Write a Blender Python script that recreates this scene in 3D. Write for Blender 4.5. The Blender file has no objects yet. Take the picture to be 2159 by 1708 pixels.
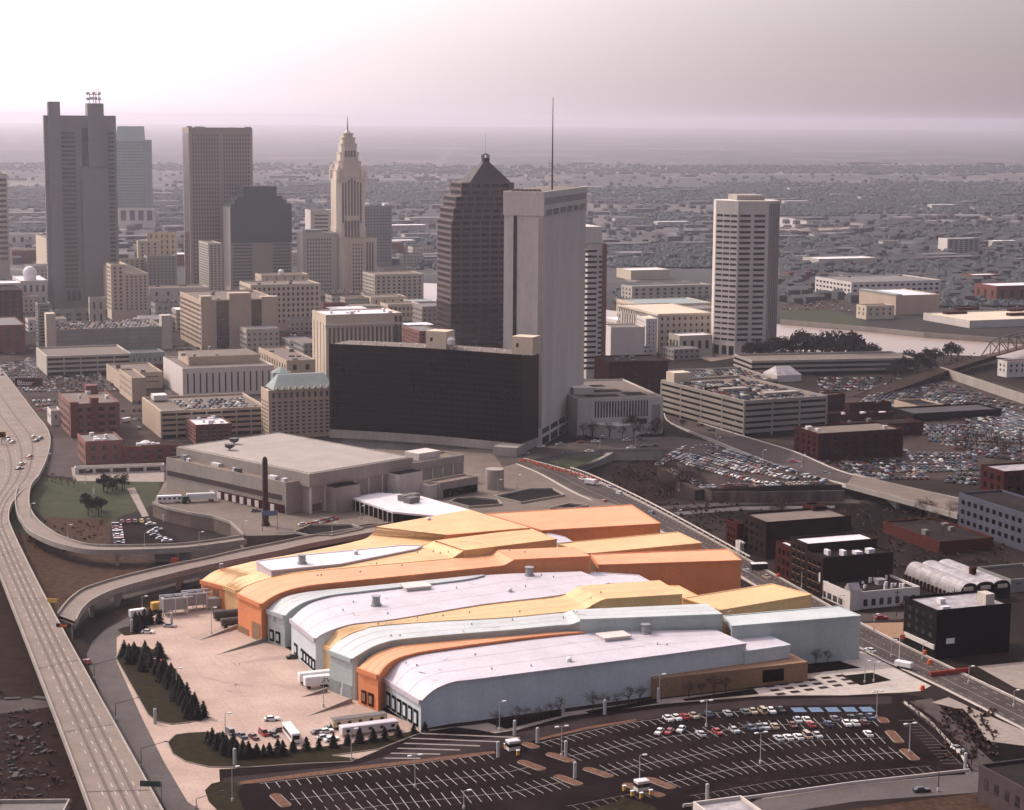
import bpy, bmesh, math, random
from math import radians as R
from mathutils import Vector, Matrix
random.seed(7)
SC = bpy.context.scene
COL = SC.collection
# ------------------------------------------------------------------ camera, sky, sun
H, F, CX, CY = 180.0, 4075.0, 1079.5, 854.0          # eye height in metres; lens and centre in units of a 2159 x 1708 picture
PITCH, ROLL = math.atan(604 / F), 0.0075
cam = bpy.data.cameras.new("camera")
co = bpy.data.objects.new("camera", cam)
COL.objects.link(co)
SC.camera = co
cam.sensor_width = 36.0
cam.sensor_fit = 'HORIZONTAL'
cam.lens = 36.0 * F / 2159.0
cam.clip_start, cam.clip_end = 1.0, 120000.0
co.matrix_world = Matrix.Translation((0, 0, H)) @ Matrix.Rotation(math.pi / 2 - PITCH, 4, 'X') @ Matrix.Rotation(ROLL, 4, 'Z')
SUN_AZ, SUN_EL = R(-55), R(43)
SKY_S, GLOW, GLOW_N, VEIL = 0.13, 58.0, 3.2, 2.35
sun = bpy.data.lights.new("sun", 'SUN')
sun.energy, sun.angle, sun.color = 4.6, R(0.6), (1.0, 0.88, 0.76)
so = bpy.data.objects.new("sun", sun)
COL.objects.link(so)
sd = Vector((math.sin(SUN_AZ) * math.cos(SUN_EL), math.cos(SUN_AZ) * math.cos(SUN_EL), math.sin(SUN_EL)))
so.rotation_euler = sd.to_track_quat('Z', 'Y').to_euler()
w = bpy.data.worlds.new("World")
SC.world = w
w.use_nodes = True
nt = w.node_tree
sky = nt.nodes.new('ShaderNodeTexSky')
sky.sky_type = 'NISHITA'
sky.sun_disc = False
sky.sun_elevation, sky.sun_rotation = SUN_EL, SUN_AZ
sky.altitude, sky.air_density, sky.dust_density, sky.ozone_density = 200, 1.0, 6.0, 1.0
def rgbmix(blend, a, b):
    m = nt.nodes.new('ShaderNodeMix')
    m.data_type, m.blend_type = 'RGBA', blend
    m.inputs[0].default_value = 1.0
    for i, x in ((6, a), (7, b)):
        if isinstance(x, tuple): m.inputs[i].default_value = x
        else: nt.links.new(x, m.inputs[i])
    return m.outputs[2]
# thin bright overcast round the sun: a wide lobe centred on the sun's side of the sky
tc = nt.nodes.new('ShaderNodeTexCoord')
dt = nt.nodes.new('ShaderNodeVectorMath')
dt.operation = 'DOT_PRODUCT'
GA_, GE_ = R(-52), R(40)
dt.inputs[1].default_value = (math.sin(GA_) * math.cos(GE_), math.cos(GA_) * math.cos(GE_), math.sin(GE_))
nt.links.new(tc.outputs['Generated'], dt.inputs[0])
mx = nt.nodes.new('ShaderNodeMath'); mx.operation = 'MAXIMUM'; mx.inputs[1].default_value = 0.0
nt.links.new(dt.outputs['Value'], mx.inputs[0])
pw = nt.nodes.new('ShaderNodeMath'); pw.operation = 'POWER'; pw.inputs[1].default_value = GLOW_N
nt.links.new(mx.outputs[0], pw.inputs[0])
mn = nt.nodes.new('ShaderNodeMath'); mn.operation = 'MINIMUM'; mn.inputs[1].default_value = 0.28
nt.links.new(pw.outputs[0], mn.inputs[0])
glow = rgbmix('MULTIPLY', mn.outputs[0], (GLOW * 1.0, GLOW * .87, GLOW * .93, 1))
nz = nt.nodes.new('ShaderNodeTexNoise')                # high thin cloud: soft, drawn-out unevenness of the veil
mpn = nt.nodes.new('ShaderNodeMapping'); mpn.inputs['Scale'].default_value = (3.0, 3.0, 14.0)
nt.links.new(tc.outputs['Generated'], mpn.inputs[0]); nt.links.new(mpn.outputs[0], nz.inputs['Vector'])
nz.inputs['Scale'].default_value = 1.3; nz.inputs['Detail'].default_value = 5
rp = nt.nodes.new('ShaderNodeMapRange'); rp.inputs[3].default_value, rp.inputs[4].default_value = VEIL * .82, VEIL * 1.18
nt.links.new(nz.outputs['Fac'], rp.inputs[0])
veil = rgbmix('MULTIPLY', rp.outputs[0], (1.0, .815, .895, 1))
sz = nt.nodes.new('ShaderNodeSeparateXYZ'); nt.links.new(tc.outputs['Generated'], sz.inputs[0])   # the veil thickens towards the horizon
ab = nt.nodes.new('ShaderNodeMath'); ab.operation = 'ABSOLUTE'; nt.links.new(sz.outputs['Z'], ab.inputs[0])
m1 = nt.nodes.new('ShaderNodeMath'); m1.operation = 'MULTIPLY'; m1.inputs[1].default_value = -26.0; nt.links.new(ab.outputs[0], m1.inputs[0])
ex_ = nt.nodes.new('ShaderNodeMath'); ex_.operation = 'EXPONENT'; nt.links.new(m1.outputs[0], ex_.inputs[0])
hzn = rgbmix('MULTIPLY', ex_.outputs[0], (.80, .56, .62, 1))
glow = rgbmix('ADD', rgbmix('ADD', glow, veil), hzn)
bg = nt.nodes['Background']
nt.links.new(rgbmix('ADD', rgbmix('MULTIPLY', sky.outputs[0], (0.97, 1.0, 0.99, 1)), glow), bg.inputs[0])
bg.inputs[1].default_value = SKY_S
SC.view_settings.view_transform = 'Standard'
SC.view_settings.look = 'None'
SC.view_settings.exposure = -0.6
SC.view_settings.gamma = 1.0
cy = SC.cycles
cy.use_denoising = True
cy.max_bounces, cy.diffuse_bounces, cy.glossy_bounces, cy.volume_bounces = 4, 2, 2, 0
cy.caustics_reflective = cy.caustics_refractive = False

# ------------------------------------------------------------------ picture <-> ground geometry
def ray(x, y):
    u, v = x - CX, y - CY
    c, s = math.cos(ROLL), math.sin(ROLL)
    u, v = u * c + v * s, -u * s + v * c
    return (u / F, math.cos(PITCH) - v / F * math.sin(PITCH), -math.sin(PITCH) - v / F * math.cos(PITCH))
def pt(x, y, z=0.0):
    d = ray(x, y)
    t = (z - H) / d[2]
    return Vector((d[0] * t, d[1] * t, z))
def proj(p):
    x, y, z = p[0], p[1], p[2] - H
    w = y * math.cos(PITCH) - z * math.sin(PITCH)
    v = -(y * math.sin(PITCH) + z * math.cos(PITCH))
    u, v = F * x / w, F * v / w
    c, s = math.cos(ROLL), math.sin(ROLL)
    return (CX + u * c - v * s, CY + u * s + v * c)
def zat(p, y):
    lo, hi = -5.0, 260.0
    for _ in range(50):
        m = (lo + hi) / 2
        if proj((p[0], p[1], m))[1] > y: lo = m
        else: hi = m
    return lo
def run(p, d, x, z=0.0):                              # metres along d from p until the picture column x is met
    lo, hi = 0.0, 600.0
    f = lambda t: proj((p[0] + d[0] * t, p[1] + d[1] * t, z))[0] - x
    s0 = f(0.0)
    if abs(s0) < 1e-6: return 0.0
    for _ in range(50):
        m = (lo + hi) / 2
        if f(m) * s0 > 0: lo = m
        else: hi = m
    return lo
def axes(th):
    t = R(th)
    return Vector((math.cos(t), math.sin(t), 0)), Vector((-math.sin(t), math.cos(t), 0))

# ------------------------------------------------------------------ materials
MATS = {}
def mat(name, col, rough=0.8, var=0.12, scale=0.15, col2=None, spec=0.3, metal=0.0, bump=0.0, streak=False, coat=0.0, detail=6.0, joints=0.0, jdark=.82):
    if name in MATS: return MATS[name]
    m = bpy.data.materials.new(name)
    m.use_nodes = True
    n, l = m.node_tree.nodes, m.node_tree.links
    b = n['Principled BSDF']
    b.inputs['Roughness'].default_value = rough
    b.inputs['Metallic'].default_value = metal
    b.inputs['Specular IOR Level'].default_value = spec
    if coat:
        b.inputs['Coat Weight'].default_value = coat
        b.inputs['Coat Roughness'].default_value = 0.12
    g = n.new('ShaderNodeNewGeometry')
    mp = n.new('ShaderNodeMapping')
    mp.inputs['Scale'].default_value = (scale, scale, scale * (0.12 if streak else 1.0))
    l.new(g.outputs['Position'], mp.inputs[0])
    t = n.new('ShaderNodeTexNoise')
    t.inputs['Scale'].default_value = 1.0
    t.inputs['Detail'].default_value = detail
    t.inputs['Roughness'].default_value = 0.65
    l.new(mp.outputs[0], t.inputs['Vector'])
    r = n.new('ShaderNodeValToRGB')
    r.color_ramp.elements[0].position, r.color_ramp.elements[1].position = 0.32, 0.70
    c2 = col2 or tuple(min(1, c * (1 + var)) for c in col)
    c1 = col if col2 else tuple(c * (1 - var) for c in col)
    r.color_ramp.elements[0].color = (*c1, 1)
    r.color_ramp.elements[1].color = (*c2, 1)
    l.new(t.outputs['Fac'], r.inputs[0])
    def mul(a, bb):
        x = n.new('ShaderNodeMix'); x.data_type, x.blend_type = 'RGBA', 'MULTIPLY'; x.inputs[0].default_value = 1.0
        l.new(a, x.inputs[6]); l.new(bb, x.inputs[7]); return x.outputs[2]
    mp2 = n.new('ShaderNodeMapping'); mp2.inputs['Scale'].default_value = (.9, .9, .25 if streak else .9)
    l.new(g.outputs['Position'], mp2.inputs[0])
    t3 = n.new('ShaderNodeTexNoise'); t3.inputs['Scale'].default_value = 1.0; t3.inputs['Detail'].default_value = 4
    l.new(mp2.outputs[0], t3.inputs['Vector'])
    r3 = n.new('ShaderNodeValToRGB'); r3.color_ramp.elements[0].position, r3.color_ramp.elements[1].position = .33, .58
    lo = 1 - min(.35, .6 * var + .04); r3.color_ramp.elements[0].color = (lo, lo, lo, 1); r3.color_ramp.elements[1].color = (1, 1, 1, 1)
    l.new(t3.outputs['Fac'], r3.inputs[0])
    base = mul(r.outputs[0], r3.outputs[0])
    if joints:
        mp4 = n.new('ShaderNodeMapping'); mp4.inputs['Rotation'].default_value = (0, 0, R(-22)); l.new(g.outputs['Position'], mp4.inputs[0])
        bk = n.new('ShaderNodeTexBrick'); bk.offset = 0.0; bk.inputs['Scale'].default_value = 1.0
        bk.inputs['Brick Width'].default_value, bk.inputs['Row Height'].default_value = joints, joints * .8
        bk.inputs['Mortar Size'].default_value = .14; bk.inputs['Mortar Smooth'].default_value = .3
        bk.inputs['Color1'].default_value = (1, 1, 1, 1); bk.inputs['Color2'].default_value = (.93, .93, .93, 1); bk.inputs['Mortar'].default_value = (jdark, jdark, jdark, 1)
        l.new(mp4.outputs[0], bk.inputs['Vector']); base = mul(base, bk.outputs['Color'])
    l.new(base, b.inputs['Base Color'])
    if bump:
        t2 = n.new('ShaderNodeTexNoise')
        t2.inputs['Scale'].default_value = 2.5
        l.new(g.outputs['Position'], t2.inputs['Vector'])
        bp = n.new('ShaderNodeBump')
        bp.inputs['Strength'].default_value = bump
        bp.inputs['Distance'].default_value = 0.2
        l.new(t2.outputs['Fac'], bp.inputs['Height'])
        l.new(bp.outputs[0], b.inputs['Normal'])
    MATS[name] = m
    return m

M = dict(
    concrete=mat('concrete', (0.315, 0.275, 0.24), 0.85, 0.14, 0.08, streak=True),  # tone lowered so cloud shade around the arena sits in the colour
    pale_concrete=mat('pale_concrete', (0.56, 0.50, 0.455), 0.85, 0.12, 0.07, streak=True),
    gray_stone=mat('gray_stone', (0.25, 0.24, 0.222), 0.75, 0.08, 0.05, streak=True),
    brown_stone=mat('brown_stone', (0.125, 0.092, 0.092), 0.7, 0.08, 0.06),
    taupe=mat('taupe', (0.32, 0.27, 0.235), 0.8, 0.08, 0.06),
    cream=mat('cream', (0.56, 0.46, 0.35), 0.8, 0.10, 0.06, streak=True),
    cream_gray=mat('cream_gray', (0.45, 0.40, 0.34), 0.8, 0.10, 0.06, streak=True),
    tan=mat('tan', (0.46, 0.355, 0.265), 0.8, 0.10, 0.05, streak=True),
    white_wall=mat('white_wall', (0.60, 0.54, 0.50), 0.7, 0.08, 0.06, streak=True),
    brick=mat('brick', (0.17, 0.055, 0.042), 0.85, 0.20, 0.35),
    dark_brick=mat('dark_brick', (0.050, 0.0105, 0.0075), 0.9, 0.25, 0.3, spec=0.06),
    red_brick=mat('red_brick', (0.075, 0.019, 0.013), 0.9, 0.25, 0.3, spec=0.08),
    band=mat('band', (0.055, 0.036, 0.036), 0.8, 0.2, 0.3),
    sleeper=mat('sleeper', (0.022, 0.012, 0.010), 0.95, 0.3, 0.3, spec=0.05, col2=(0.050, 0.032, 0.027)),
    soot_brick=mat('soot_brick', (0.018, 0.008, 0.0065), 0.85, 0.35, 0.25, spec=0.08),
    rose_brick=mat('rose_brick', (0.22, 0.095, 0.075), 0.85, 0.15, 0.3),
    dark_glass=mat('dark_glass', (0.008, 0.006, 0.007), 0.15, 0.3, 0.33, spec=0.45, col2=(0.062, 0.052, 0.055)),
    gray_glass=mat('gray_glass', (0.028, 0.032, 0.035), 0.2, 0.2, 0.3, spec=0.5, col2=(0.095, 0.10, 0.105)),
    black_glass=mat('black_glass', (0.0016, 0.0006, 0.0008), 0.22, 0.5, 0.05, spec=0.05, col2=(0.006, 0.003, 0.0033), bump=0.04),
    teal_glass=mat('teal_glass', (0.05, 0.075, 0.08), 0.3, 0.1, 0.05, spec=0.4),
    hazed_green_glass=mat('hazed_green_glass', (0.24, 0.31, 0.31), 0.4, 0.1, 0.05, spec=0.4),  # lightened glass colour carries part of the distance haze
    tar=mat('tar', (0.010, 0.007, 0.0068), 0.95, 0.3, 0.12, spec=0.06, col2=(0.032, 0.025, 0.024)),
    gravel_roof=mat('gravel_roof', (0.155, 0.122, 0.10), 0.95, 0.14, 0.12),  # darkened in colour, standing in for cloud shade on the roofs
    arena_roof=mat('arena_roof', (0.185, 0.128, 0.095), 0.95, 0.14, 0.06, joints=16, jdark=.93),  # cloud shade over the arena is built into this darker tone
    gray_roof=mat('gray_roof', (0.16, 0.145, 0.14), 0.9, 0.2, 0.15),
    white_roof=mat('white_roof', (0.64, 0.60, 0.61), 0.6, 0.10, 0.2),
    silver_roof=mat('silver_roof', (0.20, 0.175, 0.18), 0.5, 0.30, 0.3, col2=(0.44, 0.40, 0.41)),
    verdigris=mat('verdigris', (0.23, 0.265, 0.25), 0.7, 0.12, 0.2),
    dark_roof=mat('dark_roof', (0.035, 0.026, 0.026), 0.7, 0.2, 0.15),
    steel=mat('steel', (0.30, 0.30, 0.31), 0.45, 0.1, 0.5, metal=0.4),
    dark_metal=mat('dark_metal', (0.05, 0.045, 0.045), 0.5, 0.2, 0.5),
    light_pole=mat('light_pole', (0.42, 0.41, 0.40), 0.5, 0.05, 0.5),
    rust=mat('rust', (0.10, 0.045, 0.03), 0.85, 0.3, 0.4),
    chimney=mat('chimney', (0.055, 0.028, 0.024), 0.9, 0.3, 0.4),
    earth=mat('earth', (0.045, 0.026, 0.020), 0.95, 0.4, 0.05, col2=(0.10, 0.062, 0.045)),
    brown_slope=mat('brown_slope', (0.030, 0.014, 0.0095), 0.95, 0.4, 0.30, spec=0.05, col2=(0.085, 0.050, 0.033)),
    lawn=mat('lawn', (0.026, 0.034, 0.016), 0.95, 0.3, 0.12, spec=0.1, col2=(0.058, 0.058, 0.030)),
    dark_lawn=mat('dark_lawn', (0.009, 0.007, 0.003), 0.95, 0.3, 0.3, spec=0.08, col2=(0.030, 0.022, 0.009)),
    mulch=mat('mulch', (0.085, 0.036, 0.019), 0.95, 0.3, 0.9, col2=(0.16, 0.073, 0.040)),
    soil=mat('soil', (0.006, 0.003, 0.0025), 0.95, 0.4, 0.5, spec=0.05),
    asphalt=mat('asphalt', (0.0055, 0.0024, 0.0025), 0.95, 0.3, 0.05, spec=0.04, col2=(0.0175, 0.0100, 0.0100)),
    street=mat('street', (0.052, 0.040, 0.038), 0.9, 0.25, 0.10, spec=0.08, col2=(0.088, 0.070, 0.064)),
    blue_asphalt=mat('blue_asphalt', (0.082, 0.070, 0.067), 0.9, 0.2, 0.06, spec=0.1, col2=(0.118, 0.102, 0.098)),
    drive=mat('drive', (0.024, 0.0155, 0.0165), 0.95, 0.2, 0.08, spec=0.06, col2=(0.044, 0.031, 0.031)),
    yard=mat('yard', (0.37, 0.262, 0.212), 0.9, 0.2, 0.045, col2=(0.49, 0.36, 0.297), joints=7.5, jdark=.86),
    walk=mat('walk', (0.27, 0.222, 0.19), 0.9, 0.15, 0.2, joints=3.2),
    deck=mat('deck', (0.155, 0.118, 0.094), 0.9, 0.22, 0.06, joints=9),  # deck tone lowered: cloud shade put into the colour
    highway=mat('highway', (0.175, 0.135, 0.112), 0.9, 0.16, 0.07, col2=(0.235, 0.185, 0.155)),  # darkened base colour carries cloud shade on the pavement
    lot=mat('lot', (0.026, 0.018, 0.016), 0.95, 0.3, 0.06, spec=0.06, col2=(0.075, 0.056, 0.047)),
    paint=mat('paint', (0.30, 0.28, 0.27), 0.8, 0.3, 1.2, col2=(0.66, 0.62, 0.59)),
    faint_paint=mat('faint_paint', (0.24, 0.20, 0.185), 0.8, 0.2, 0.8),
    blue_paint=mat('blue_paint', (0.10, 0.16, 0.25), 0.7, 0.15, 0.8),
    water=mat('water', (0.30, 0.225, 0.185), 0.28, 0.05, 0.02, spec=0.5),
    twig=mat('twig', (0.055, 0.028, 0.024), 0.95, 0.3, 0.5),
    conifer=mat('conifer', (0.006, 0.0065, 0.004), 0.9, 0.4, 0.8),
    evergreen=mat('evergreen', (0.013, 0.010, 0.008), 0.9, 0.4, 0.8),
    hazed_wood=mat('hazed_wood', (0.058, 0.070, 0.073), 0.95, 0.4, 0.02),  # woods lightened and blued so distance haze sits in the colour
    deco_cream=mat('deco_cream', (0.66, 0.56, 0.45), 0.8, 0.08, 0.06, streak=True),
    brown_line=mat('brown_line', (0.0045, 0.0022, 0.0022), 0.5, 0.3, 0.2, spec=0.08),
    plaza=mat('plaza', (0.43, 0.37, 0.325), 0.9, 0.12, 0.2, joints=4),
    rubble=mat('rubble', (0.030, 0.025, 0.023), 0.9, 0.3, 0.5, col2=(0.085, 0.076, 0.072)),
    seam=mat('seam', (0.34, 0.28, 0.27), 0.8, 0.2, 0.3),
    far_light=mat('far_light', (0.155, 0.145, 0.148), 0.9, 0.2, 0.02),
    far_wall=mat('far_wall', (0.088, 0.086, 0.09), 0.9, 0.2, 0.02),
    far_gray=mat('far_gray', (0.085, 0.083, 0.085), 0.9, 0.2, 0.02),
    trunk=mat('trunk', (0.05, 0.03, 0.02), 0.9, 0.2, 1.0),
    orange=mat('orange', (0.70, 0.25, 0.105), 0.6, 0.08, 0.08, joints=6, jdark=.93),
    peach=mat('peach', (0.70, 0.435, 0.205), 0.55, 0.10, 0.06, joints=6, jdark=.93),
    sage=mat('sage', (0.415, 0.465, 0.445), 0.6, 0.08, 0.08, joints=6, jdark=.93),
    lavender=mat('lavender', (0.54, 0.49, 0.525), 0.5, 0.10, 0.05, joints=6, jdark=.93),
    orange_roof=mat('orange_roof', (0.68, 0.335, 0.165), 0.55, 0.10, 0.06, joints=6, jdark=.93),
    sage_roof=mat('sage_roof', (0.50, 0.52, 0.515), 0.5, 0.10, 0.06, joints=6, jdark=.93),
    cinder=mat('cinder', (0.0065, 0.0036, 0.0034), 0.95, 0.3, 0.06, spec=0.05, col2=(0.026, 0.0165, 0.0145)),
    dark_slope=mat('dark_slope', (0.0065, 0.003, 0.0025), 0.95, 0.3, 0.2, spec=0.05, col2=(0.030, 0.0155, 0.011)),
    stained_wall=mat('stained_wall', (0.05, 0.032, 0.028), 0.95, 0.3, 0.25, spec=0.1, col2=(0.20, 0.15, 0.13), streak=True),
    pale_gray=mat('pale_gray', (0.56, 0.61, 0.63), 0.65, 0.07, 0.08, joints=6, jdark=.94),
    ochre=mat('ochre', (0.26, 0.15, 0.085), 0.8, 0.14, 0.8),
    orange_paint=mat('orange_paint', (0.60, 0.11, 0.04), 0.6, 0.1, 1.0),
    yellow_paint=mat('yellow_paint', (0.62, 0.36, 0.06), 0.6, 0.1, 1.0),
    sign_green=mat('sign_green', (0.03, 0.05, 0.045), 0.6, 0.1, 1.0),
    white_paint=mat('white_paint', (0.74, 0.72, 0.71), 0.35, 0.06, 0.6, coat=0.3),
    rubber=mat('rubber', (0.012, 0.011, 0.011), 0.9, 0.1, 1.0),
    blue_gray=mat('blue_gray', (0.06, 0.06, 0.088), 0.8, 0.12, 0.2, streak=True),
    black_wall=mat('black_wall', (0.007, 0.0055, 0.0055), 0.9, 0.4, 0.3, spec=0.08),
    dish=mat('dish', (0.62, 0.60, 0.60), 0.5, 0.05, 0.5),
)

# ------------------------------------------------------------------ mesh builder and tags
class MB:
    def __init__(s): s.v, s.f, s.m = [], [], []
    def poly(s, ps, mi=0):
        k = len(s.v)
        s.v += [tuple(p) for p in ps]
        s.f.append(tuple(range(k, k + len(ps))))
        s.m.append(mi)
        return s
    def hexa(s, b, t, mi=0, bottom=True):             # b, t: rings of equal length, anticlockwise from above
        n = len(b)
        k = len(s.v)
        s.v += [tuple(p) for p in b] + [tuple(p) for p in t]
        for i in range(n):
            j = (i + 1) % n
            s.f.append((k + i, k + j, k + n + j, k + n + i)); s.m.append(mi)
        s.f.append(tuple(range(k + n, k + 2 * n))); s.m.append(mi)
        if bottom:
            s.f.append(tuple(range(k + n - 1, k - 1, -1))); s.m.append(mi)
        return s
    def box(s, o, u, v, a, b, z0, z1, mi=0):          # a, b = (from, to) along u and v
        ring = lambda z: [o + u * x + v * y + Vector((0, 0, z)) for x, y in ((a[0], b[0]), (a[1], b[0]), (a[1], b[1]), (a[0], b[1]))]
        return s.hexa(ring(z0), ring(z1), mi)
    def prism(s, pts, z0, z1, mi=0):
        return s.hexa([Vector((p[0], p[1], z0)) for p in pts], [Vector((p[0], p[1], z1)) for p in pts], mi)
    def tube(s, p, q, r, r2=None, n=6, mi=0):
        p, q = Vector(p), Vector(q)
        d = (q - p).normalized()
        a = d.orthogonal().normalized()
        b = d.cross(a)
        r2 = r if r2 is None else r2
        ring = lambda c, rr: [c + (a * math.cos(2 * math.pi * i / n) + b * math.sin(2 * math.pi * i / n)) * rr for i in range(n)]
        return s.hexa(ring(p, r), ring(q, r2), mi)
    def lathe(s, c, prof, n=12, mi=0):                # prof: (radius, z)
        c = Vector(c)
        rings = [[c + Vector((r * math.cos(2 * math.pi * i / n), r * math.sin(2 * math.pi * i / n), z)) for i in range(n)] for r, z in prof]
        for a, b in zip(rings, rings[1:]):
            for i in range(n):
                j = (i + 1) % n
                s.poly([a[i], a[j], b[j], b[i]], mi)
        s.poly(rings[-1], mi)
        return s

ORG = {}
def link(o, parent=None):
    COL.objects.link(o)
    if parent is not None: o.parent = parent
def tag(o, label=None, cat=None, group=None, kind=None):
    if label: o['label'] = label
    if cat: o['category'] = cat
    if group: o['group'] = group
    if kind: o['kind'] = kind
    return o
def build(name, mb, mats, parent=None, label=None, cat=None, group=None, kind=None, smooth=False):
    org = ORG[parent] if parent is not None else (Vector(mb.v[0]) if mb.v else Vector())
    if parent is None: org = Vector((org[0], org[1], 0))
    me = bpy.data.meshes.new(name)
    me.from_pydata([tuple(Vector(p) - org) for p in mb.v], [], mb.f)
    for m in (mats if isinstance(mats, (list, tuple)) else [mats]): me.materials.append(m)
    if any(mb.m): me.polygons.foreach_set('material_index', mb.m)
    if smooth: me.polygons.foreach_set('use_smooth', [True] * len(me.polygons))
    o = bpy.data.objects.new(name, me)
    link(o, parent)
    if parent is None: o.location = org
    ORG[o] = org
    return tag(o, label, cat, group, kind)
def thing(name, label, cat, loc, group=None, kind=None):
    o = bpy.data.objects.new(name, None)
    o.empty_display_size = 1.0
    COL.objects.link(o)
    o.location = loc
    ORG[o] = Vector(loc)
    return tag(o, label, cat, group, kind)
def copy_tree(o, parent=None):
    c = o.copy()
    COL.objects.link(c)
    c.parent = parent
    for ch in list(o.children): copy_tree(ch, c)
    return c
def ground(name, px, z, m, kind='structure', label=None, cat=None):
    mb = MB()
    mb.poly([pt(x, y, z) for x, y in px])
    o = build(name, mb, m, label=label, cat=cat, kind=kind)
    bm = bmesh.new(); bm.from_mesh(o.data)
    bmesh.ops.recalc_face_normals(bm, faces=bm.faces)
    for f in bm.faces:
        if f.normal.z < 0: f.normal_flip()
    bmesh.ops.triangulate(bm, faces=bm.faces)
    bm.to_mesh(o.data); bm.free()
    return o

# ------------------------------------------------------------------ buildings
class Bd: pass
def shell(b, wall, roof, parapet=0.9, z0=0.0):
    u, v, C = b.u, b.v, b.C
    p = lambda a, q, z: C + u * a + v * q + Vector((0, 0, z))
    A, D, h, t = b.wu, b.dv, b.h, 0.45
    mb = MB()
    o = [(0, 0), (A, 0), (A, D), (0, D)]
    i = [(t, t), (A - t, t), (A - t, D - t), (t, D - t)]
    for k in range(4):
        j = (k + 1) % 4
        mb.poly([p(*o[k], z0), p(*o[j], z0), p(*o[j], h), p(*o[k], h)])
        mb.poly([p(*o[k], h), p(*o[j], h), p(*i[j], h), p(*i[k], h)])
        mb.poly([p(*i[k], h), p(*i[j], h), p(*i[j], h - parapet), p(*i[k], h - parapet)])
    build('wall', mb, M[wall], b.root)
    mr = MB()
    mr.poly([p(*i[k], h - parapet) for k in range(4)])
    b.roof = build('roof', mr, M[roof], b.root)
def bld(name, label, cat, xl, xc, xr, yb, yt, wall, roof='gravel_roof', th=21, dep=None, group=None, parapet=0.9, wid=None, z0=0.0, h=None, noshell=False):
    b = Bd()
    b.C = pt(xc, yb)
    b.u, b.v = axes(th)
    b.h = h or zat(b.C, yt)
    b.wu = wid or run(b.C, b.u, xr, b.h)
    b.dv = dep or run(b.C, b.v, xl, b.h)
    b.wall = wall
    b.root = thing(name, label, cat, b.C, group)
    if not noshell: shell(b, wall, roof, parapet, z0)
    return b
def P(b, a, q, z): return b.C + b.u * a + b.v * q + Vector((0, 0, z))
def wins(b, faces='NE', floors=5, z0=3.0, z1=None, wh=0.55, bay=3.6, fill=0.6, m='dark_glass', each=False, ml=1.2, off=0.10, name=None, arng=None, brng=None, vert=False, sill=None):
    z1 = z1 if z1 is not None else b.h - 1.6
    fh = (z1 - z0) / floors
    def spots(face):
        L0, L1 = (arng or (ml, b.wu - ml)) if face in 'NS' else (brng or (ml, b.dv - ml))
        n = max(1, int(round((L1 - L0) / bay)))
        s = (L1 - L0) / n
        return [(L0 + s * (k + 0.5 - fill / 2), L0 + s * (k + 0.5 + fill / 2)) for k in range(n)]
    def quad(mb, face, a0, a1, za, zb, o=off):
        if face == 'N': mb.box(b.C, b.u, b.v, (a0, a1), (-o, 0.05), za, zb)
        elif face == 'E': mb.box(b.C, b.u, b.v, (-o, 0.05), (a0, a1), za, zb)
        elif face == 'W': mb.box(b.C, b.u, b.v, (b.wu - 0.05, b.wu + o), (a0, a1), za, zb)
    if vert:
        for face in faces:
            for a0, a1 in spots(face):
                mb = MB(); quad(mb, face, a0, a1, z0, z1); build(name or 'window_slot', mb, M[m], b.root)
        return
    for k in range(floors):
        za = z0 + fh * k + fh * (1 - wh) * 0.5
        zb = za + fh * wh
        mb = MB()
        for face in faces:
            for a0, a1 in spots(face):
                if each:
                    mw = MB(); quad(mw, face, a0, a1, za, zb)
                    o = build(name or 'window', mw, M[m], b.root)
                    if sill:
                        ms = MB(); quad(ms, face, a0 - 0.15, a1 + 0.15, za - 0.22, za, off + 0.12)
                        build('sill', ms, M[sill], o)
                else: quad(mb, face, a0, a1, za, zb)
        if not each: build(name or 'window_row', mb, M[m], b.root)
def bands(b, n, z0, z1, m, out=0.35, sh=0.55, faces='NEW', name='spandrel'):
    fh = (z1 - z0) / n                                 # proud ring-shaped spandrels around a dark body: open parking decks, ribbon windows
    for k in range(n):
        mb = MB()
        za, zb = z0 + fh * k + fh * (1 - sh), z0 + fh * (k + 1)
        if k < n - 1: mb.box(b.C, b.u, b.v, (-out, b.wu + out), (-out, b.dv + out), za, zb)
        else:
            for x, y in (((-out, b.wu + out), (-out, .47)), ((-out, b.wu + out), (b.dv - .47, b.dv + out)), ((-out, .47), (.47, b.dv - .47)), ((b.wu - .47, b.wu + out), (.47, b.dv - .47))): mb.box(b.C, b.u, b.v, x, y, za, zb)
        build(name, mb, M[m], b.root)
def piers(b, faces='NE', bay=8.0, wdt=0.9, z0=0, z1=None, m=None, out=0.45, name='pier'):
    z1 = z1 or b.h
    for face in faces:
        L = b.wu if face == 'N' else b.dv
        n = max(1, int(round(L / bay)))
        for k in range(n + 1):
            a = L * k / n
            mb = MB()
            if face == 'N': mb.box(b.C, b.u, b.v, (a - wdt / 2, a + wdt / 2), (-out, 0.1), z0, z1)
            else: mb.box(b.C, b.u, b.v, (-out, 0.1), (a - wdt / 2, a + wdt / 2), z0, z1)
            build(name, mb, M[m or b.wall], b.root)
def block(b, a, q, z0, z1, m, name='penthouse', rm=None):
    mb = MB()
    mb.box(b.C, b.u, b.v, a, q, z0, z1)
    o = build(name, mb, M[m], b.root)
    if rm:
        mr = MB(); mr.poly([P(b, a[i], q[j], z1 + 0.04) for i, j in ((0, 0), (1, 0), (1, 1), (0, 1))])
        build('roof', mr, M[rm], o)
    return o
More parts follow.
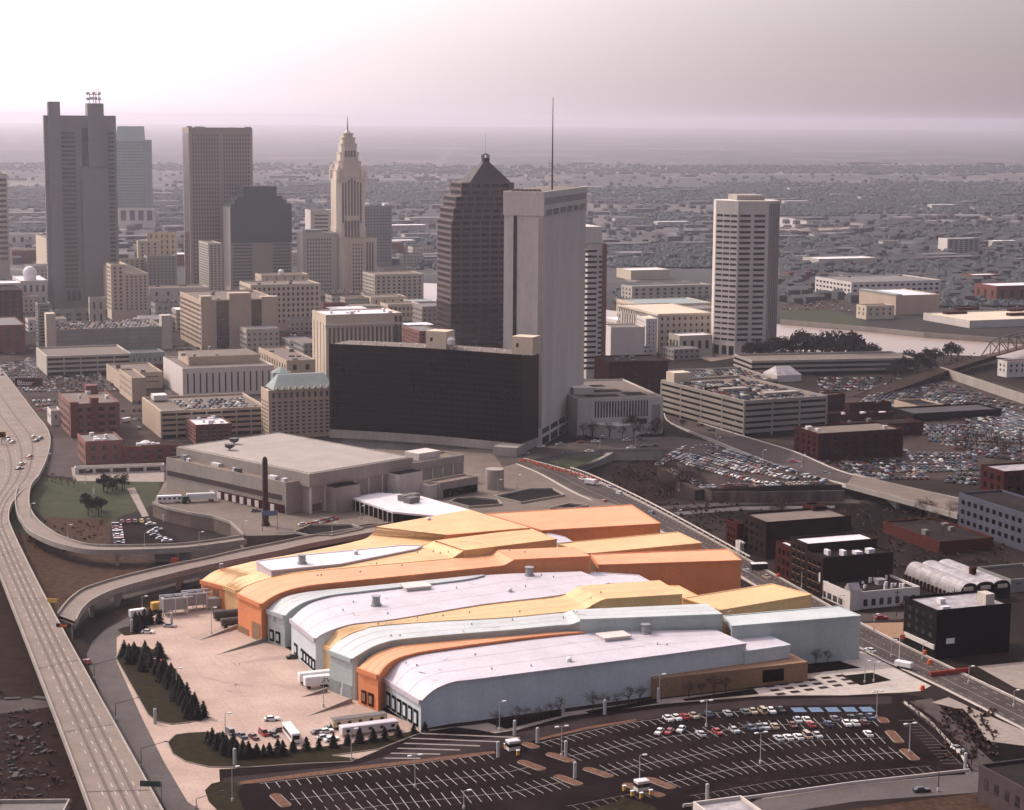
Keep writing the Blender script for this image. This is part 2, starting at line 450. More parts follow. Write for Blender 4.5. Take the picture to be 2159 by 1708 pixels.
def gear(b, n, m='steel', s=(1.2, 3.5), seed=1, arng=None, z=None):
    rr = random.Random(seed)
    z = z if z is not None else b.h - 0.9
    for _ in range(n):
        a0, a1 = arng or (2, b.wu - 4)
        a, q = rr.uniform(a0, a1), rr.uniform(2, max(3, b.dv - 4))
        x, y, hh = rr.uniform(*s), rr.uniform(*s), rr.uniform(0.8, 2.4)
        mb = MB(); mb.box(b.C, b.u, b.v, (a, a + x), (q, q + y), z, z + hh)
        build('rooftop_unit', mb, M[m], b.root)

# ---- the skyline
def rhodes():
    b = bld('office_tower', 'tallest gray tower with two blank shafts rising above its flat roof', 'tower', 90, 103, 244, 652, 243, 'gray_stone', 'dark_roof', th=20)
    A, D, h = b.wu, b.dv, b.h
    xa = lambda x: run(b.C, b.u, x, 120)
    sh = lambda x0, x1, y0, y1, zb, zt, nm: block(b, (xa(x0), xa(x1)), (y0, y1), zb, zt, 'gray_stone', nm)
    sh(105, 130, -2.5, 8, 0, zat(b.C, 214), 'elevator_shaft')
    t = zat(b.C, 217)
    sh(187, 221, -3.5, 12, zat(b.C, 352), t, 'elevator_shaft')
    sh(172, 228, -3.0, 4, 0, zat(b.C, 353), 'stone_panel')
    wins(b, 'N', 36, zat(b.C, 610), zat(b.C, 276), 0.52, 30, 0.98, 'gray_glass', arng=(xa(131), xa(161)))
    wins(b, 'N', 36, zat(b.C, 610), zat(b.C, 276), 0.52, 30, 0.98, 'gray_glass', arng=(xa(229), xa(242)))
    wins(b, 'E', 36, zat(b.C, 610), zat(b.C, 276), 0.4, 40, 0.8, 'gray_glass')
    block(b, (xa(174), xa(187)), (-0.2, 1), zat(b.C, 350), zat(b.C, 270), 'gray_glass', 'window_recess')
    wins(b, 'N', 1, zat(b.C, 637), zat(b.C, 612), 0.9, 5, 0.8, 'gray_glass', arng=(xa(134), xa(166)), name='lobby_window')
    c = b.C + b.u * xa(204) + b.v * 3
    m = thing('antenna_mast', 'round dish antenna cluster on top of the tallest gray tower', 'antenna', c + Vector((0, 0, t)))
    f = MB()
    for dx, dy in ((-5, 0), (5, 0), (0, 5), (0, -4)):
        f.tube(c + Vector((dx, dy, t)), c + Vector((dx * .8, dy * .8, t + 11)), .35)
    for z in (3.5, 8):
        f.box(c, b.u, b.v, (-5.5, 5.5), (-3, 3), t + z, t + z + .5)
    for dx, hh in ((-1, 15), (2, 13.5), (4, 14)): f.tube(c + Vector((dx, 0, t)), c + Vector((dx, 0, t + hh)), .18)
    build('lattice_frame', f, M['steel'], m)
    for dx, z in ((-5.5, 4), (5.5, 4), (-2, 4.5), (2, 4.5), (-5.5, 9), (5.5, 9), (0, 9)):
        k = MB(); k.lathe(c + Vector((dx, -3.6, t + z - 1.2)), [(0.4, 0), (1.5, .5), (1.6, 2.0), (1.2, 2.6)], 10)
        build('dish', k, M['dish'], m)
rhodes()

b = bld('office_tower', 'hazy blue-green tower with sloping top far behind the gray tower', 'tower', 246, 247, 306, 470, 297, 'hazed_green_glass', th=12, dep=38)
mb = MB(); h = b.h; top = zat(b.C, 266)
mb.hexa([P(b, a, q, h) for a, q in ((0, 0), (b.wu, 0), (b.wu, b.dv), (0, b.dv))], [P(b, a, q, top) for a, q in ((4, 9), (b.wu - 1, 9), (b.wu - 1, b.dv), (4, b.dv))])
build('sloping_roof', mb, M['hazed_green_glass'], b.root)
block(b, (b.wu, b.wu + 11), (5, 36), 0, h + 2, 'hazed_green_glass', 'corner_bay')
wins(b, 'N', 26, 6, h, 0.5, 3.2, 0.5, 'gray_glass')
b = bld('courthouse', 'low white block with dark window panels at the foot of the blue-green tower', 'building', 249, 250, 326, 482, 441, 'white_wall', th=12, dep=30)
wins(b, 'N', 1, 12, 30, 0.9, 14, 0.6, 'gray_glass')

b = bld('office_tower', 'brown-gray slab tower with flat top and a dark glass strip down its side', 'tower', 384, 403, 532, 612, 269, 'taupe', 'gray_roof', th=20)
wins(b, 'N', 37, 6, b.h - 6, 0.55, 2.9, 0.5, 'gray_glass', arng=(3, b.wu * .47))
wins(b, 'N', 37, 6, b.h - 6, 0.55, 2.9, 0.5, 'gray_glass', arng=(b.wu * .53, b.wu - 3))
block(b, (-0.3, 0.2), (2.5, b.dv - 4), 4, b.h - 6, 'dark_glass', 'glass_strip')
gear(b, 6, 'taupe', (3, 7), 3)

b = bld('office_tower', 'dark teal glass tower with stepped top and gray banded lower half', 'tower', 470, 487, 614, 622, 438, 'taupe', 'dark_roof', th=20)
xa = lambda x: run(b.C, b.u, x, 100)
z1 = zat(b.C, 500)
for x0, x1, y in ((486.5, 614.5, 430), (494, 604, 421), (500, 595, 414), (513, 583, 393)):
    block(b, (xa(x0) - .1 * (y == 430), xa(x1)), (-0.4 - (430 - y) * .004, b.dv + .2), z1 - 6, zat(b.C, y), 'teal_glass', 'glass_block', 'dark_roof')
for x0, x1 in ((489, 531), (573, 612)):
    wins(b, 'N', 15, 8, z1, 0.5, 60, 0.97, 'teal_glass', arng=(xa(x0), xa(x1)))
wins(b, 'E', 30, 8, b.h, 0.5, 60, 0.85, 'teal_glass')

# cream art deco tower with wings
def deco():
    C = pt(742, 622)
    u, v = axes(20)
    t = thing('art_deco_tower', 'cream art deco tower with a crown tapering to a spire', 'tower', C)
    Z = lambda y: zat(C, y)
    wpx = lambda px: px / 4075.0 * (C[1] / math.cos(PITCH) * 1.0)
    def tier(r, z0, z1, r2=None, nm='tower_shaft', ch=0.3):
        r2 = r if r2 is None else r2
        ring = lambda q, z: [C + u * a * q + v * (c * q + 14) + Vector((0, 0, z)) for a, c in ((-1 + ch, -1), (1 - ch, -1), (1, -1 + ch), (1, 1 - ch), (1 - ch, 1), (-1 + ch, 1), (-1, 1 - ch), (-1, -1 + ch))]
        m = MB(); m.hexa(ring(r, z0), ring(r2, z1))
        return build(nm, m, M['deco_cream'], t)
    r0 = wpx(31)
    tier(r0 * 1.04, 0, Z(480)); tier(r0, Z(480), Z(378), nm='tower_shaft')
    for f_, y0, y1 in ((.90, 378, 357), (.77, 357, 340), (.64, 340, 321), (.53, 321, 303), (.43, 303, 290), (.31, 290, 281)):
        tier(r0 * f_, Z(y0), Z(y1), nm='crown_tier'); tier(r0 * (f_ + .035), Z(y1 + 2.5), Z(y1), nm='crown_cornice')
    tier(r0 * .2, Z(281), Z(274), r0 * .06, 'crown_tier')
    for k in range(8):
        a = (-.98 + .28 * k) * r0 * .72
        m = MB(); m.box(C, u, v, (a - .55, a + .55), (14 - r0 - .7, 14 - r0 + .1), Z(478), Z(372)); build('pier', m, M['deco_cream'], t)
    s = MB(); s.tube(C + v * 14 + Vector((0, 0, Z(277))), C + v * 14 + Vector((0, 0, Z(245))), .9, .25); build('spire', s, M['steel'], t)
    for k in range(5):
        a = (-.44 + .22 * k) * r0
        m = MB(); m.box(C, u, v, (a - .9, a + .9), (14 - r0 - .35, 14 - r0 + .1), Z(455), Z(376 + abs(k - 2) * 4)); build('window_slot', m, M['gray_glass'], t)
        m = MB(); m.box(C, u, v, (a - .9, a + .9), (14 - r0 * 1.04 - .35, 14 - r0), Z(500), Z(465)); build('window_slot', m, M['gray_glass'], t)
    for sx in (-1, 1):
        for sy in (-1, 1):
            m = MB(); c = C + u * sx * r0 * .86 + v * (14 + sy * r0 * .86)
            m.lathe(c, [(r0 * .2, Z(380)), (r0 * .2, Z(360)), (r0 * .12, Z(353)), (.2, Z(347))], 8); build('turret', m, M['deco_cream'], t)
        for y0, y1 in ((470, 405), (440, 385)):
            m = MB(); m.box(C, u, v, (sx * r0 * .62 - .8, sx * r0 * .62 + .8), (14 - r0 - .3, 14 - r0 + .1), Z(y0), Z(y1)); build('window_slot', m, M['gray_glass'], t)
    for k in range(4):
        a = (-.3 + .2 * k) * r0
        m = MB(); m.box(C, u, v, (a - .7, a + .7), (14 - r0 * .66 - .35, 14 - r0 * .6), Z(331), Z(318)); build('window_slot', m, M['gray_glass'], t)
    wing = Bd(); wing.C, wing.u, wing.v, wing.root, wing.wall = C, u, v, t, 'cream'
    block(wing, (wpx(-6), wpx(50)), (-8, 14), 0, Z(502), 'cream', 'wing', 'gravel_roof')
    block(wing, (wpx(-106), wpx(-33)), (-2, 22), 0, Z(490), 'cream_gray', 'wing', 'gray_roof')
    block(wing, (wpx(-95), wpx(-60)), (4, 18), Z(490), Z(484), 'gray_stone', 'penthouse')
    for x0, x1, yf, n, ya, yz in ((-98, -40, -2, 14, 612, 500), (-4, 20, -8, 13, 612, 512)):
        for k in range(n):
            m = MB(); z = Z(ya) + (Z(yz) - Z(ya)) * k / n
            q = int((x1 - x0) / 6)
            for i in range(q):
                a = wpx(x0 + 6 * i + 1.5); m.box(C, u, v, (a, a + 1.5), (yf - .2, yf + .1), z + 1, z + 3)
            build('window_row', m, M['gray_glass'], t)
    for k in range(3):
        a = wpx(27 + 6 * k); m = MB(); m.box(C, u, v, (a, a + 1.6), (-8.25, -7.9), Z(600), Z(510)); build('window_slot', m, M['gray_glass'], t)
deco()

b = bld('office_block', 'small white banded block left of the cream art deco tower', 'building', 655, 656, 700, 600, 443, 'white_wall', th=20, dep=25)
wins(b, 'N', 9, b.h * .5, b.h - 4, 0.4, 22, 0.7, 'gray_glass')
b = bld('apartment_slab', 'hazy dark slab block right of the cream art deco tower', 'tower', 764, 766, 826, 560, 434, 'gray_stone', th=20, dep=20)
wins(b, 'N', 18, 4, b.h - 3, 0.35, 4, 0.6, 'gray_glass')
for a in (4, 28): block(b, (a, a + 6), (4, 14), b.h - 1, b.h + 2.5, 'white_roof', 'penthouse')

def pyramid():
    b = bld('granite_tower', 'dark brown stepped tower with a pyramid roof and lantern', 'tower', 913, 950, 1090, 812, 640, 'brown_stone', 'dark_roof', th=19, dep=33)
    Z = lambda y: zat(b.C, y)
    xa = lambda x, z=90, q=0.0: run(b.C + b.v * q, b.u, x, z)
    L = xa(1088)
    body = []
    for x, y, y0, q in ((950, 640, 0, 3), (952, 466, 640, 4), (957, 440, 466, 5), (963, 415, 440, 6), (977, 386, 415, 8)):
        a0 = xa(x, Z(y)) if x > 951 else 0.0
        block(b, (a0, L), (q - 3, 36 - q * .5), 0 if not y0 else Z(y0) - .5, Z(y), 'brown_stone', 'tower_tier', 'gravel_roof')
        body.append((a0, q - 3, Z(y0) if y0 else 6, Z(y)))
    fh = 3.95
    for a0, q, za, zb in body:
        n = max(1, int(round((zb - za) / fh)))
        s = (zb - za) / n
        for k in range(n):
            m = MB()
            z = za + s * k + s * .30
            xs = a0 + 1.0
            while xs < L - 3:
                m.box(b.C, b.u, b.v, (xs, min(xs + 5.6, L - 1)), (q - .15, q + .1), z, z + s * .52)
                xs += 6.8
            m.box(b.C, b.u, b.v, (a0 - .15, a0 + .1), (q + 1.2, 33 - q), z, z + s * .52)
            build('window_row', m, M['dark_glass'], b.root)
    zt, ze = Z(343), Z(385)
    q0, q1 = 6.5, 29
    e0, e1 = xa(991, ze, q0), xa(1077, ze, q0)
    qc, cx = (q0 + q1) / 2, (e0 + e1) / 2
    m = MB()
    base = [P(b, a, q, ze) for a, q in ((e0, q0), (e1, q0), (e1, q1), (e0, q1))]
    tip = [P(b, cx + i * 2.2, qc + j * 2.2, zt) for i, j in ((-1, -1), (1, -1), (1, 1), (-1, 1))]
    m.hexa(base, tip); pr = build('pyramid_roof', m, M['dark_roof'], b.root)
    m = MB(); m.box(b.C, b.u, b.v, (cx - 2.2, cx + 2.2), (qc - 2.2, qc + 2.2), zt, Z(334)); ln = build('lantern', m, M['dark_roof'], pr)
    m = MB()
    for i in (-1, 1):
        for j in (-1, 1): m.box(b.C, b.u, b.v, (cx + i * 1.9 - .4, cx + i * 1.9 + .4), (qc + j * 1.9 - .4, qc + j * 1.9 + .4), Z(334), Z(328))
    m.hexa([P(b, cx + i * 2.5, qc + j * 2.5, Z(328)) for i, j in ((-1, -1), (1, -1), (1, 1), (-1, 1))], [P(b, cx + i * .3, qc + j * .3, Z(324)) for i, j in ((-1, -1), (1, -1), (1, 1), (-1, 1))])
    build('lantern_cap', m, M['dark_roof'], pr)
    m = MB(); m.tube(P(b, cx, qc, Z(325)), P(b, cx, qc, Z(280)), .12, .06); build('antenna', m, M['steel'], pr)
pyramid()

def concrete_tower():
    C = pt(1142, 942)                                  # near corner of the splayed plan
    azl, azr = R(-70), R(16)
    dl, dr = Vector((math.sin(azl), math.cos(azl), 0)), Vector((math.sin(azr), math.cos(azr), 0))
    t = thing('concrete_tower', 'blank pale concrete tower with a tall thin roof antenna', 'tower', C)
    Z = lambda y: zat(C, y)
    top, neck = Z(405), Z(456)
    wl, wr = run(C, dl, 1061, top), run(C, dr, 1238, top)
    sw = run(C, dr, 1148, 60)
    ring = lambda o, z: [C + dl * (-o) + dr * (-o) + Vector((0, 0, z)), C + dr * (wr + o) + dl * (-o) + Vector((0, 0, z)), C + dr * (wr + o) + dl * (wl + o) + Vector((0, 0, z)), C + dl * (wl + o) + dr * (-o) + Vector((0, 0, z))]
    m = MB(); m.hexa(ring(-.45, 0), ring(-.45, neck)); build('wall', m, M['pale_concrete'], t)
    m = MB(); m.hexa(ring(0, neck), ring(0, top)); hd = build('tower_head', m, M['pale_concrete'], t)
    m = MB(); m.poly(ring(-1, top + .06)); build('roof', m, M['gravel_roof'], hd)
    m = MB(); m.box(C, dl, dr, (wl * .66, wl * .66 + 2.0), (.2, 1.0), 20, Z(440)); build('window_slot', m, M['dark_glass'], t)
    m = MB(); m.box(C, dl, dr, (.6, 3.2), (.36, 1.0), 10, Z(462)); build('wall_groove', m, M['concrete'], t)
    for k in range(6):
        a = wr * (.05 + .155 * k)
        m = MB(); m.box(C, dl, dr, (-.12, .1), (a, a + wr * .125), neck + .3, neck + 3.4); build('window', m, M['dark_glass'], t)
    m = MB(); m.box(C, dl, dr, (-.1, .1), (1, wr - 1), neck + 6, top - 3.5); build('louver_panel', m, M['concrete'], t)
    for k in range(5):
        a = wr * (.02 + .19 * k)
        m = MB(); m.box(C, dl, dr, (.3, .95), (a + .5, a + wr * .15), 6.5, 9.5); build('lobby_window', m, M['dark_glass'], t)
        m = MB(); m.box(C, dl, dr, (.3, .95), (a + .5, a + wr * .15), 0.5, 4.5); build('lobby_window', m, M['dark_glass'], t)
    m = MB(); m.box(C, dl, dr, (.2, .95), (0.9, wr), 5.0, 6.0); build('canopy', m, M['white_wall'], t)
    c = C + dl * 6 + dr * (wr * .4)
    m = MB(); m.tube(c + Vector((0, 0, top)), c + Vector((0, 0, zat(c, 205))), .55, .18, 5); build('antenna', m, M['rust'], t)
    for k in range(7):
        m = MB(); m.box(C, dl, dr, (4 + 2.5 * k, 5.5 + 2.5 * k), (5, 8), top, top + 1.2); build('rooftop_unit', m, M['gray_roof'], t)
concrete_tower()

def black_slab():
    zb = 11.0
    n = 16
    f0, f1 = pt(695, 905, zb), pt(1099, 936, zb)
    d = (f1 - f0); L = d.length; d.normalize(); nrm = Vector((-d.y, d.x, 0))
    if nrm.y < 0: nrm = -nrm
    t = thing('glass_office_slab', 'long black glass office slab curving inward on a concrete base', 'office building', Vector((f0.x, f0.y, 0)))
    sag = lambda s: nrm * (4.5 * math.sin(math.pi * s))
    P0 = lambda s, q, z: Vector((f0.x, f0.y, z)) + d * (L * s) + sag(s) + nrm * q
    zt = zat(f0, 727)
    m = MB()
    front = [P0(i / n, 0, zb) for i in range(n + 1)]
    back = [P0(i / n, 24, zb) for i in range(n, -1, -1)]
    up = lambda ps, z: [Vector((p.x, p.y, z)) for p in ps]
    m.hexa(front + back, up(front + back, zt)); build('glass_wall', m, M['black_glass'], t)
    m = MB(); m.poly(up([P0(i / n, .8, 0) for i in range(n + 1)] + [P0(i / n, 23.2, 0) for i in range(n, -1, -1)], zt + .05)); build('roof', m, M['gravel_roof'], t)
    nf = 15
    for k in range(nf + 1):
        m = MB(); z = zb + (zt - zb) * k / nf
        ps = [P0(i / n, -.12, 0) for i in range(n + 1)] + [P0(i / n, .1, 0) for i in range(n, -1, -1)]
        m.hexa(up(ps, z - .18), up(ps, z + (.25 if k < nf else .6))); build('mullion_line', m, M['brown_line'], t)
    for k in range(1, 34):
        p = P0(k / 34, 0, 0); m = MB(); m.box(p, d, nrm, (-.07, .07), (-.1, .1), zb, zt); build('mullion', m, M['brown_line'], t)
    m = MB(); ps = [P0(s / 20, 2.0, 0) for s in range(1, 20)] + [P0(s / 20, 22, 0) for s in range(19, 0, -1)]
    m.hexa(up(ps, 0), up(ps, 7.0)); build('base', m, M['concrete'], t)
    m = MB(); ps = [P0(i / n, -.3, 0) for i in range(n + 1)] + [P0(i / n, 24, 0) for i in range(n, -1, -1)]
    m.hexa(up(ps, 6.4), up(ps, zb)); build('transfer_slab', m, M['concrete'], t)
    for s in (0.53, 0.985):
        c = P0(s, 9, zt); m = MB(); m.box(c, d, nrm, (-6, 6), (-5, 6), .05, 9.5); pb = build('stair_block', m, M['cream'], t)
        m = MB(); m.box(c, d, nrm, (-3.5, -2), (-5.1, -4.9), 4, 6); build('vent', m, M['dark_glass'], pb)
    c = P0(.60, 6, zt); m = MB(); m.lathe(c, [(0.5, 0), (.5, 1.5), (2.2, 2.8), (2.4, 5.2), (1.2, 6.6)], 12)
    tag(build('satellite_dish', m, M['dish'], None), 'white satellite dish on the roof of the black glass slab', 'satellite dish')
    for k in range(13):
        s = .05 + .07 * k
        if abs(s - .53) < .06: continue
        m = MB(); c = P0(s, 5 + (k % 3) * 3, zt); m.lathe(c, [(.6, 0), (.6, 1.2), (.3, 1.6)], 7); build('roof_vent', m, M['white_roof'], t)
    lg = pt(1064, 986, 0); m = MB(); m.box(lg, Vector((math.cos(R(-20)), math.sin(R(-20)), 0)), Vector((math.sin(R(20)), math.cos(R(20)), 0)), (-6.5, 6.5), (0, 16), 0, 10.8); tag(build('concrete_pylon', m, M['concrete'], None), 'blocky concrete pylon under the right end of the black glass slab', 'pylon')
    p = P0(1.0, 4, 0) - d * 9
    m = MB(); m.box(p, d, nrm, (-9, 0), (-1.5, 12), 0, 6.4); build('base_pier', m, M['concrete'], t)
black_slab()

b = bld('striped_tower', 'slim stepped tower with dark window bands right of the concrete tower', 'tower', 1200, 1236, 1279, 800, 512, 'pale_concrete', th=19, dep=34, wid=None)
wins(b, 'N', 23, 6, b.h - 4, 0.42, 40, 0.92, 'dark_glass', arng=(-3, b.wu * .52)); wins(b, 'N', 23, 6, b.h - 8, 0.42, 40, 0.85, 'dark_glass', arng=(b.wu * .56, b.wu - .5))
block(b, (-4, b.wu * .75), (0, 30), b.h - 1, zat(b.C, 478), 'white_wall', 'penthouse')
block(b, (b.wu * .78, b.wu + .3), (-.3, 30), 3, b.h - 1, 'rose_brick', 'brick_edge')

def octagon_tower():
    C = pt(1549, 752)
    u, v = axes(8)
    t = thing('banded_tower', 'tall pale octagonal tower with short dark window bands by the river', 'tower', C)
    Z = lambda y: zat(C, y)
    h = Z(424)
    xr = run(C, u, 1649, h * .5)
    A, ch, Dp = xr * .66, xr * .34, 31
    pts = [(0, 0), (A, 0), (A + ch, ch), (A + ch, Dp), (A, Dp + ch), (-3, Dp + ch * .6), (-11.5, Dp), (-13.6, 15)]
    pp = [C + u * a + v * q for a, q in pts]
    m = MB(); m.hexa([Vector((p.x, p.y, 0)) for p in pp], [Vector((p.x, p.y, h)) for p in pp]); build('wall', m, M['pale_concrete'], t)
    m = MB(); m.box(C, u, v, (2, A), (12, 40), h, Z(413)); build('penthouse', m, M['concrete'], t)
    n = 24
    def wq(m, p, q, s0, s1, z0, z1):
        d = (q - p).normalized(); nn = Vector((d.y, -d.x, 0)); L = (q - p).length
        m.box(p, d, nn, (L * s0, L * s1), (-.05, .18), z0, z1)
    for k in range(n):
        m = MB(); z = 12 + (h - 20) * k / n
        for s0 in (.06, .54): wq(m, pp[0], pp[1], s0, s0 + .36, z, z + 1.9)
        for s0 in (.05, .37, .69): wq(m, pp[7], pp[0], s0, s0 + .27, z, z + 1.6)
        build('window_row', m, M['dark_glass'], t)
    for i in range(6):
        m = MB(); s = (i + .5) / 6
        p = pp[1] + (pp[2] - pp[1]) * s; d = (pp[2] - pp[1]).normalized(); nn = Vector((d.y, -d.x, 0))
        m.box(p, d, nn, (-.5, .5), (-.05, .8), 0, h - 2); build('rib', m, M['concrete'], t)
    for s0 in (.05, .4, .72):
        m = MB(); wq(m, pp[7], pp[0], s0, s0 + .22, 1, 8); build('lobby_window', m, M['dark_glass'], t)
octagon_tower()

b = bld('office_block', 'gray tower with dark horizontal bands cut off at the left picture edge', 'tower', -60, -45, 15, 590, 366, 'cream_gray', th=20)
wins(b, 'N', 16, 20, b.h - 4, 0.5, 80, 0.98, 'gray_glass')

# ---- downtown blocks, far to near
def simple(name, label, cat, geo, wall, roof='gravel_roof', win=None, th=21, dep=None, g=0, group=None, wid=None):
    b = bld(name, label, cat, *geo, wall, roof, th=th, dep=dep, group=group, wid=wid)
    for kw in (win if isinstance(win, list) else [win] if win else []): wins(b, **kw)
    if g: gear(b, g, 'gray_roof', seed=int(geo[1]) + g)
    return b
dg, gg = 'dark_glass', 'gray_glass'
simple('office_block', 'cream tower with rows of small square windows before the tallest gray tower', 'building', (224, 236, 262, 674, 558), 'cream', win=dict(floors=11, bay=4.5, fill=.4, z0=8), g=1)
simple('office_block', 'cream apartment wing stepped down beside the cream tower with square windows', 'building', (260, 262, 313, 674, 577), 'cream', win=dict(floors=11, bay=4.2, fill=.4, z0=8, faces='N'), g=4)
simple('office_block', 'dark gray block behind the cream stepped apartment wing', 'building', (303, 312, 372, 640, 540), 'gray_stone', win=dict(floors=12, bay=4, fill=.4, z0=8, m=gg), g=3)
simple('office_block', 'pink lit block with white roof left of the brown-gray slab tower', 'building', (288, 293, 336, 620, 508), 'cream', 'white_roof', dict(floors=9, bay=6, fill=.3, z0=20, m=gg))
simple('office_block', 'wide cream block with white roof beneath the brown-gray slab tower', 'building', (309, 312, 372, 600, 490), 'cream', 'white_roof', dict(floors=6, bay=6, fill=.3, z0=20, m=gg))
simple('office_block', 'low cream block with dark roof line right of the tallest gray tower', 'building', (247, 250, 308, 640, 545), 'cream_gray', 'gray_roof', dict(floors=8, bay=5, fill=.5, z0=20, m=gg))
simple('office_block', 'narrow cream block with two window columns beside the teal tower', 'building', (419, 441, 468, 640, 513), 'cream_gray', win=[dict(floors=20, bay=4, fill=.5, z0=8, m=gg)])
simple('low_building', 'low white wall building behind the twin tan piers', 'building', (314, 316, 441, 652, 608), 'white_wall', win=dict(floors=2, bay=12, fill=.2, m=gg), dep=30, g=3)
simple('office_block', 'long cream block with rows of windows below the teal tower', 'building', (505, 530, 676, 700, 601), 'cream', win=dict(floors=7, bay=4.2, fill=.42, z0=6), g=5)
b = simple('office_block', 'smaller cream setback block on a hill of roofs with a white tank on top', 'building', (548, 552, 651, 660, 580), 'cream', dep=24, win=dict(floors=4, bay=8, fill=.2, z0=30))
mb = MB(); mb.lathe(P(b, b.wu * .47, 10, b.h - .9), [(2.6, 0), (2.8, 3.5), (1.2, 5)], 10); build('water_tank', mb, M['white_roof'], b.root)
simple('office_block', 'broad cream block with window rows right of the cream art deco tower', 'building', (785, 790, 893, 648, 579), 'cream_gray', win=dict(floors=7, bay=5, fill=.45, z0=6, each=True), g=0, dep=40)
simple('penthouse_block', 'dark rooftop block above the broad cream block', 'building', (810, 811, 871, 628, 566), 'gray_stone', 'dark_roof', dep=20)
b = bld('parking_garage', 'small gray three deck garage with rooftop cars behind the federal block', 'garage', 718, 728, 783, 662, 628, 'gray_stone', 'gravel_roof'); bands(b, 4, 2, b.h, 'cream_gray')
simple('low_building', 'low cream building stepping down right of the small gray garage', 'building', (778, 782, 858, 662, 627), 'cream', win=dict(floors=2, bay=8, fill=.2), dep=30, g=2)
simple('low_building', 'low cream building with a window row behind the federal block', 'building', (812, 818, 885, 678, 642), 'cream', win=dict(floors=2, bay=4, fill=.5), dep=24)
simple('brick_building', 'gray brick block with pale roof edge left of the dark pyramid tower', 'building', (848, 884, 930, 742, 698), 'rose_brick', 'gray_roof', dict(floors=4, bay=4, fill=.4))
simple('low_building', 'cream block with green roof beside the dark pyramid tower base', 'building', (868, 872, 916, 668, 636), 'cream_gray', 'verdigris', dep=30)

b = bld('parking_garage', 'long pale garage with rooftop cars and stair towers at both ends', 'garage', 97, 113, 346, 744, 695, 'gray_stone', 'gravel_roof', dep=60)
GA = b; bands(b, 5, 1, b.h, 'concrete', sh=.62); piers(b, 'N', 9, .7)
block(b, (-5, 2), (-1, 9), 0, zat(b.C, 661), 'cream', 'stair_tower'); block(b, (b.wu - 2, b.wu + 6), (-1, 10), 0, zat(b.C, 672), 'cream_gray', 'stair_tower')
b = bld('parking_garage', 'gray garage with a plain roof standing before the long pale garage', 'garage', 77, 100, 275, 792, 752, 'black_wall', 'gravel_roof')
bands(b, 4, .5, b.h + .3, 'cream_gray', sh=.5); piers(b, 'N', 11, .8, m='cream_gray'); block(b, (-.4, -.2), (0, b.dv), 0, b.h, 'cream_gray', 'end_wall')
b = simple('low_building', 'two storey pale green building with brick ground floor', 'building', (270, 274, 347, 786, 745), 'verdigris', 'dark_roof', dict(floors=1, z0=7, z1=11, bay=4, fill=.25), dep=26)
block(b, (-.2, b.wu + .2), (-1.2, .5), 0, 5.5, 'brick', 'brick_front')
simple('low_building', 'low tan building with brown side wall by the gray garage', 'building', (224, 252, 343, 822, 787), 'tan', 'gravel_roof', dict(floors=2, z0=3, bay=30, fill=.9, wh=.15, faces='N'), g=3)
simple('low_building', 'narrow tan block with blank wall left of the civic building', 'building', (251, 279, 308, 850, 797), 'tan', 'gravel_roof', dict(floors=3, bay=5, fill=.15, faces='E'))
b = bld('civic_building', 'white civic building with tall slot windows and a raised roof block', 'building', 344, 386, 577, 838, 777, 'white_wall', 'gravel_roof')
wins(b, 'N', 1, 2.5, b.h - 3.5, .95, 4.2, .22, vert=True)
block(b, (b.wu * .14, b.wu * .93), (b.dv * .32, b.dv * .85), b.h - .9, zat(b.C + b.u * 8 + b.v * (b.dv * .32), 753), 'tan', 'roof_block', 'gravel_roof'); gear(b, 4, 'steel', seed=9, z=b.h + 5)
def piers_building():
    b = bld('office_block', 'tan block alternating blank piers with dark glass bays', 'building', 379, 425, 586, 738, 633, 'tan', 'gravel_roof')
    xa = lambda x: run(b.C, b.u, x, 15)
    wins(b, 'E', 9, 3, b.h - 3, .5, 5, .6, 'dark_glass')
    for x0, x1 in ((457, 483), (530, 552)):
        block(b, (xa(x0), xa(x1)), (-.2, 1), 1, b.h - 1, 'dark_glass', 'glass_bay')
        for k in range(10):
            m = MB(); z = 3 + (b.h - 5) * k / 10; m.box(b.C, b.u, b.v, (xa(x0), xa(x1)), (-.4, 0), z, z + .5); build('floor_line', m, M['gray_glass'], b.root)
    for x0, x1, y in ((425, 447, 625), (484, 530, 620), (552, 587, 629)): block(b, (xa(x0), xa(x1)), (-.6, 8), 0, zat(b.C, y), 'tan', 'pier')
    gear(b, 5, 'gray_roof', seed=4)
piers_building()
b = bld('federal_building', 'pale block with a deep cornice and close vertical window slots', 'building', 658, 688, 847, 806, 664, 'cream', 'white_roof', dep=None)
wins(b, 'N', 1, 4, zat(b.C, 692), .98, 3.1, .48, vert=True)
block(b, (-.8, b.wu + .6), (-.9, 2), zat(b.C, 688), zat(b.C, 684), 'white_wall', 'cornice')
for x0, x1 in ((832, 837), (842, 847)): a0, a1 = run(b.C, b.u, x0, 20), run(b.C, b.u, x1, 20); block(b, (a0, a1), (-.3, 1), 3, b.h - 2, 'dark_glass', 'window_slot')
wins(b, 'E', 1, 4, b.h - 6, .98, 9, .1, vert=True); gear(b, 8, 'white_roof', seed=12)
b = bld('parking_garage', 'tan five deck garage with rooftop cars left of the green roofed hotel', 'garage', 301, 341, 560, 924, 868, 'black_wall', 'gravel_roof')
GC = b; bands(b, 5, .5, b.h + .4, 'tan', sh=.55); piers(b, 'N', 9, .8, m='tan'); block(b, (-.5, -.2), (0, b.dv), 0, b.h, 'tan', 'end_wall')
block(b, (4, 12), (b.dv - 14, b.dv - 4), b.h, b.h + 3, 'white_wall', 'stair_head')
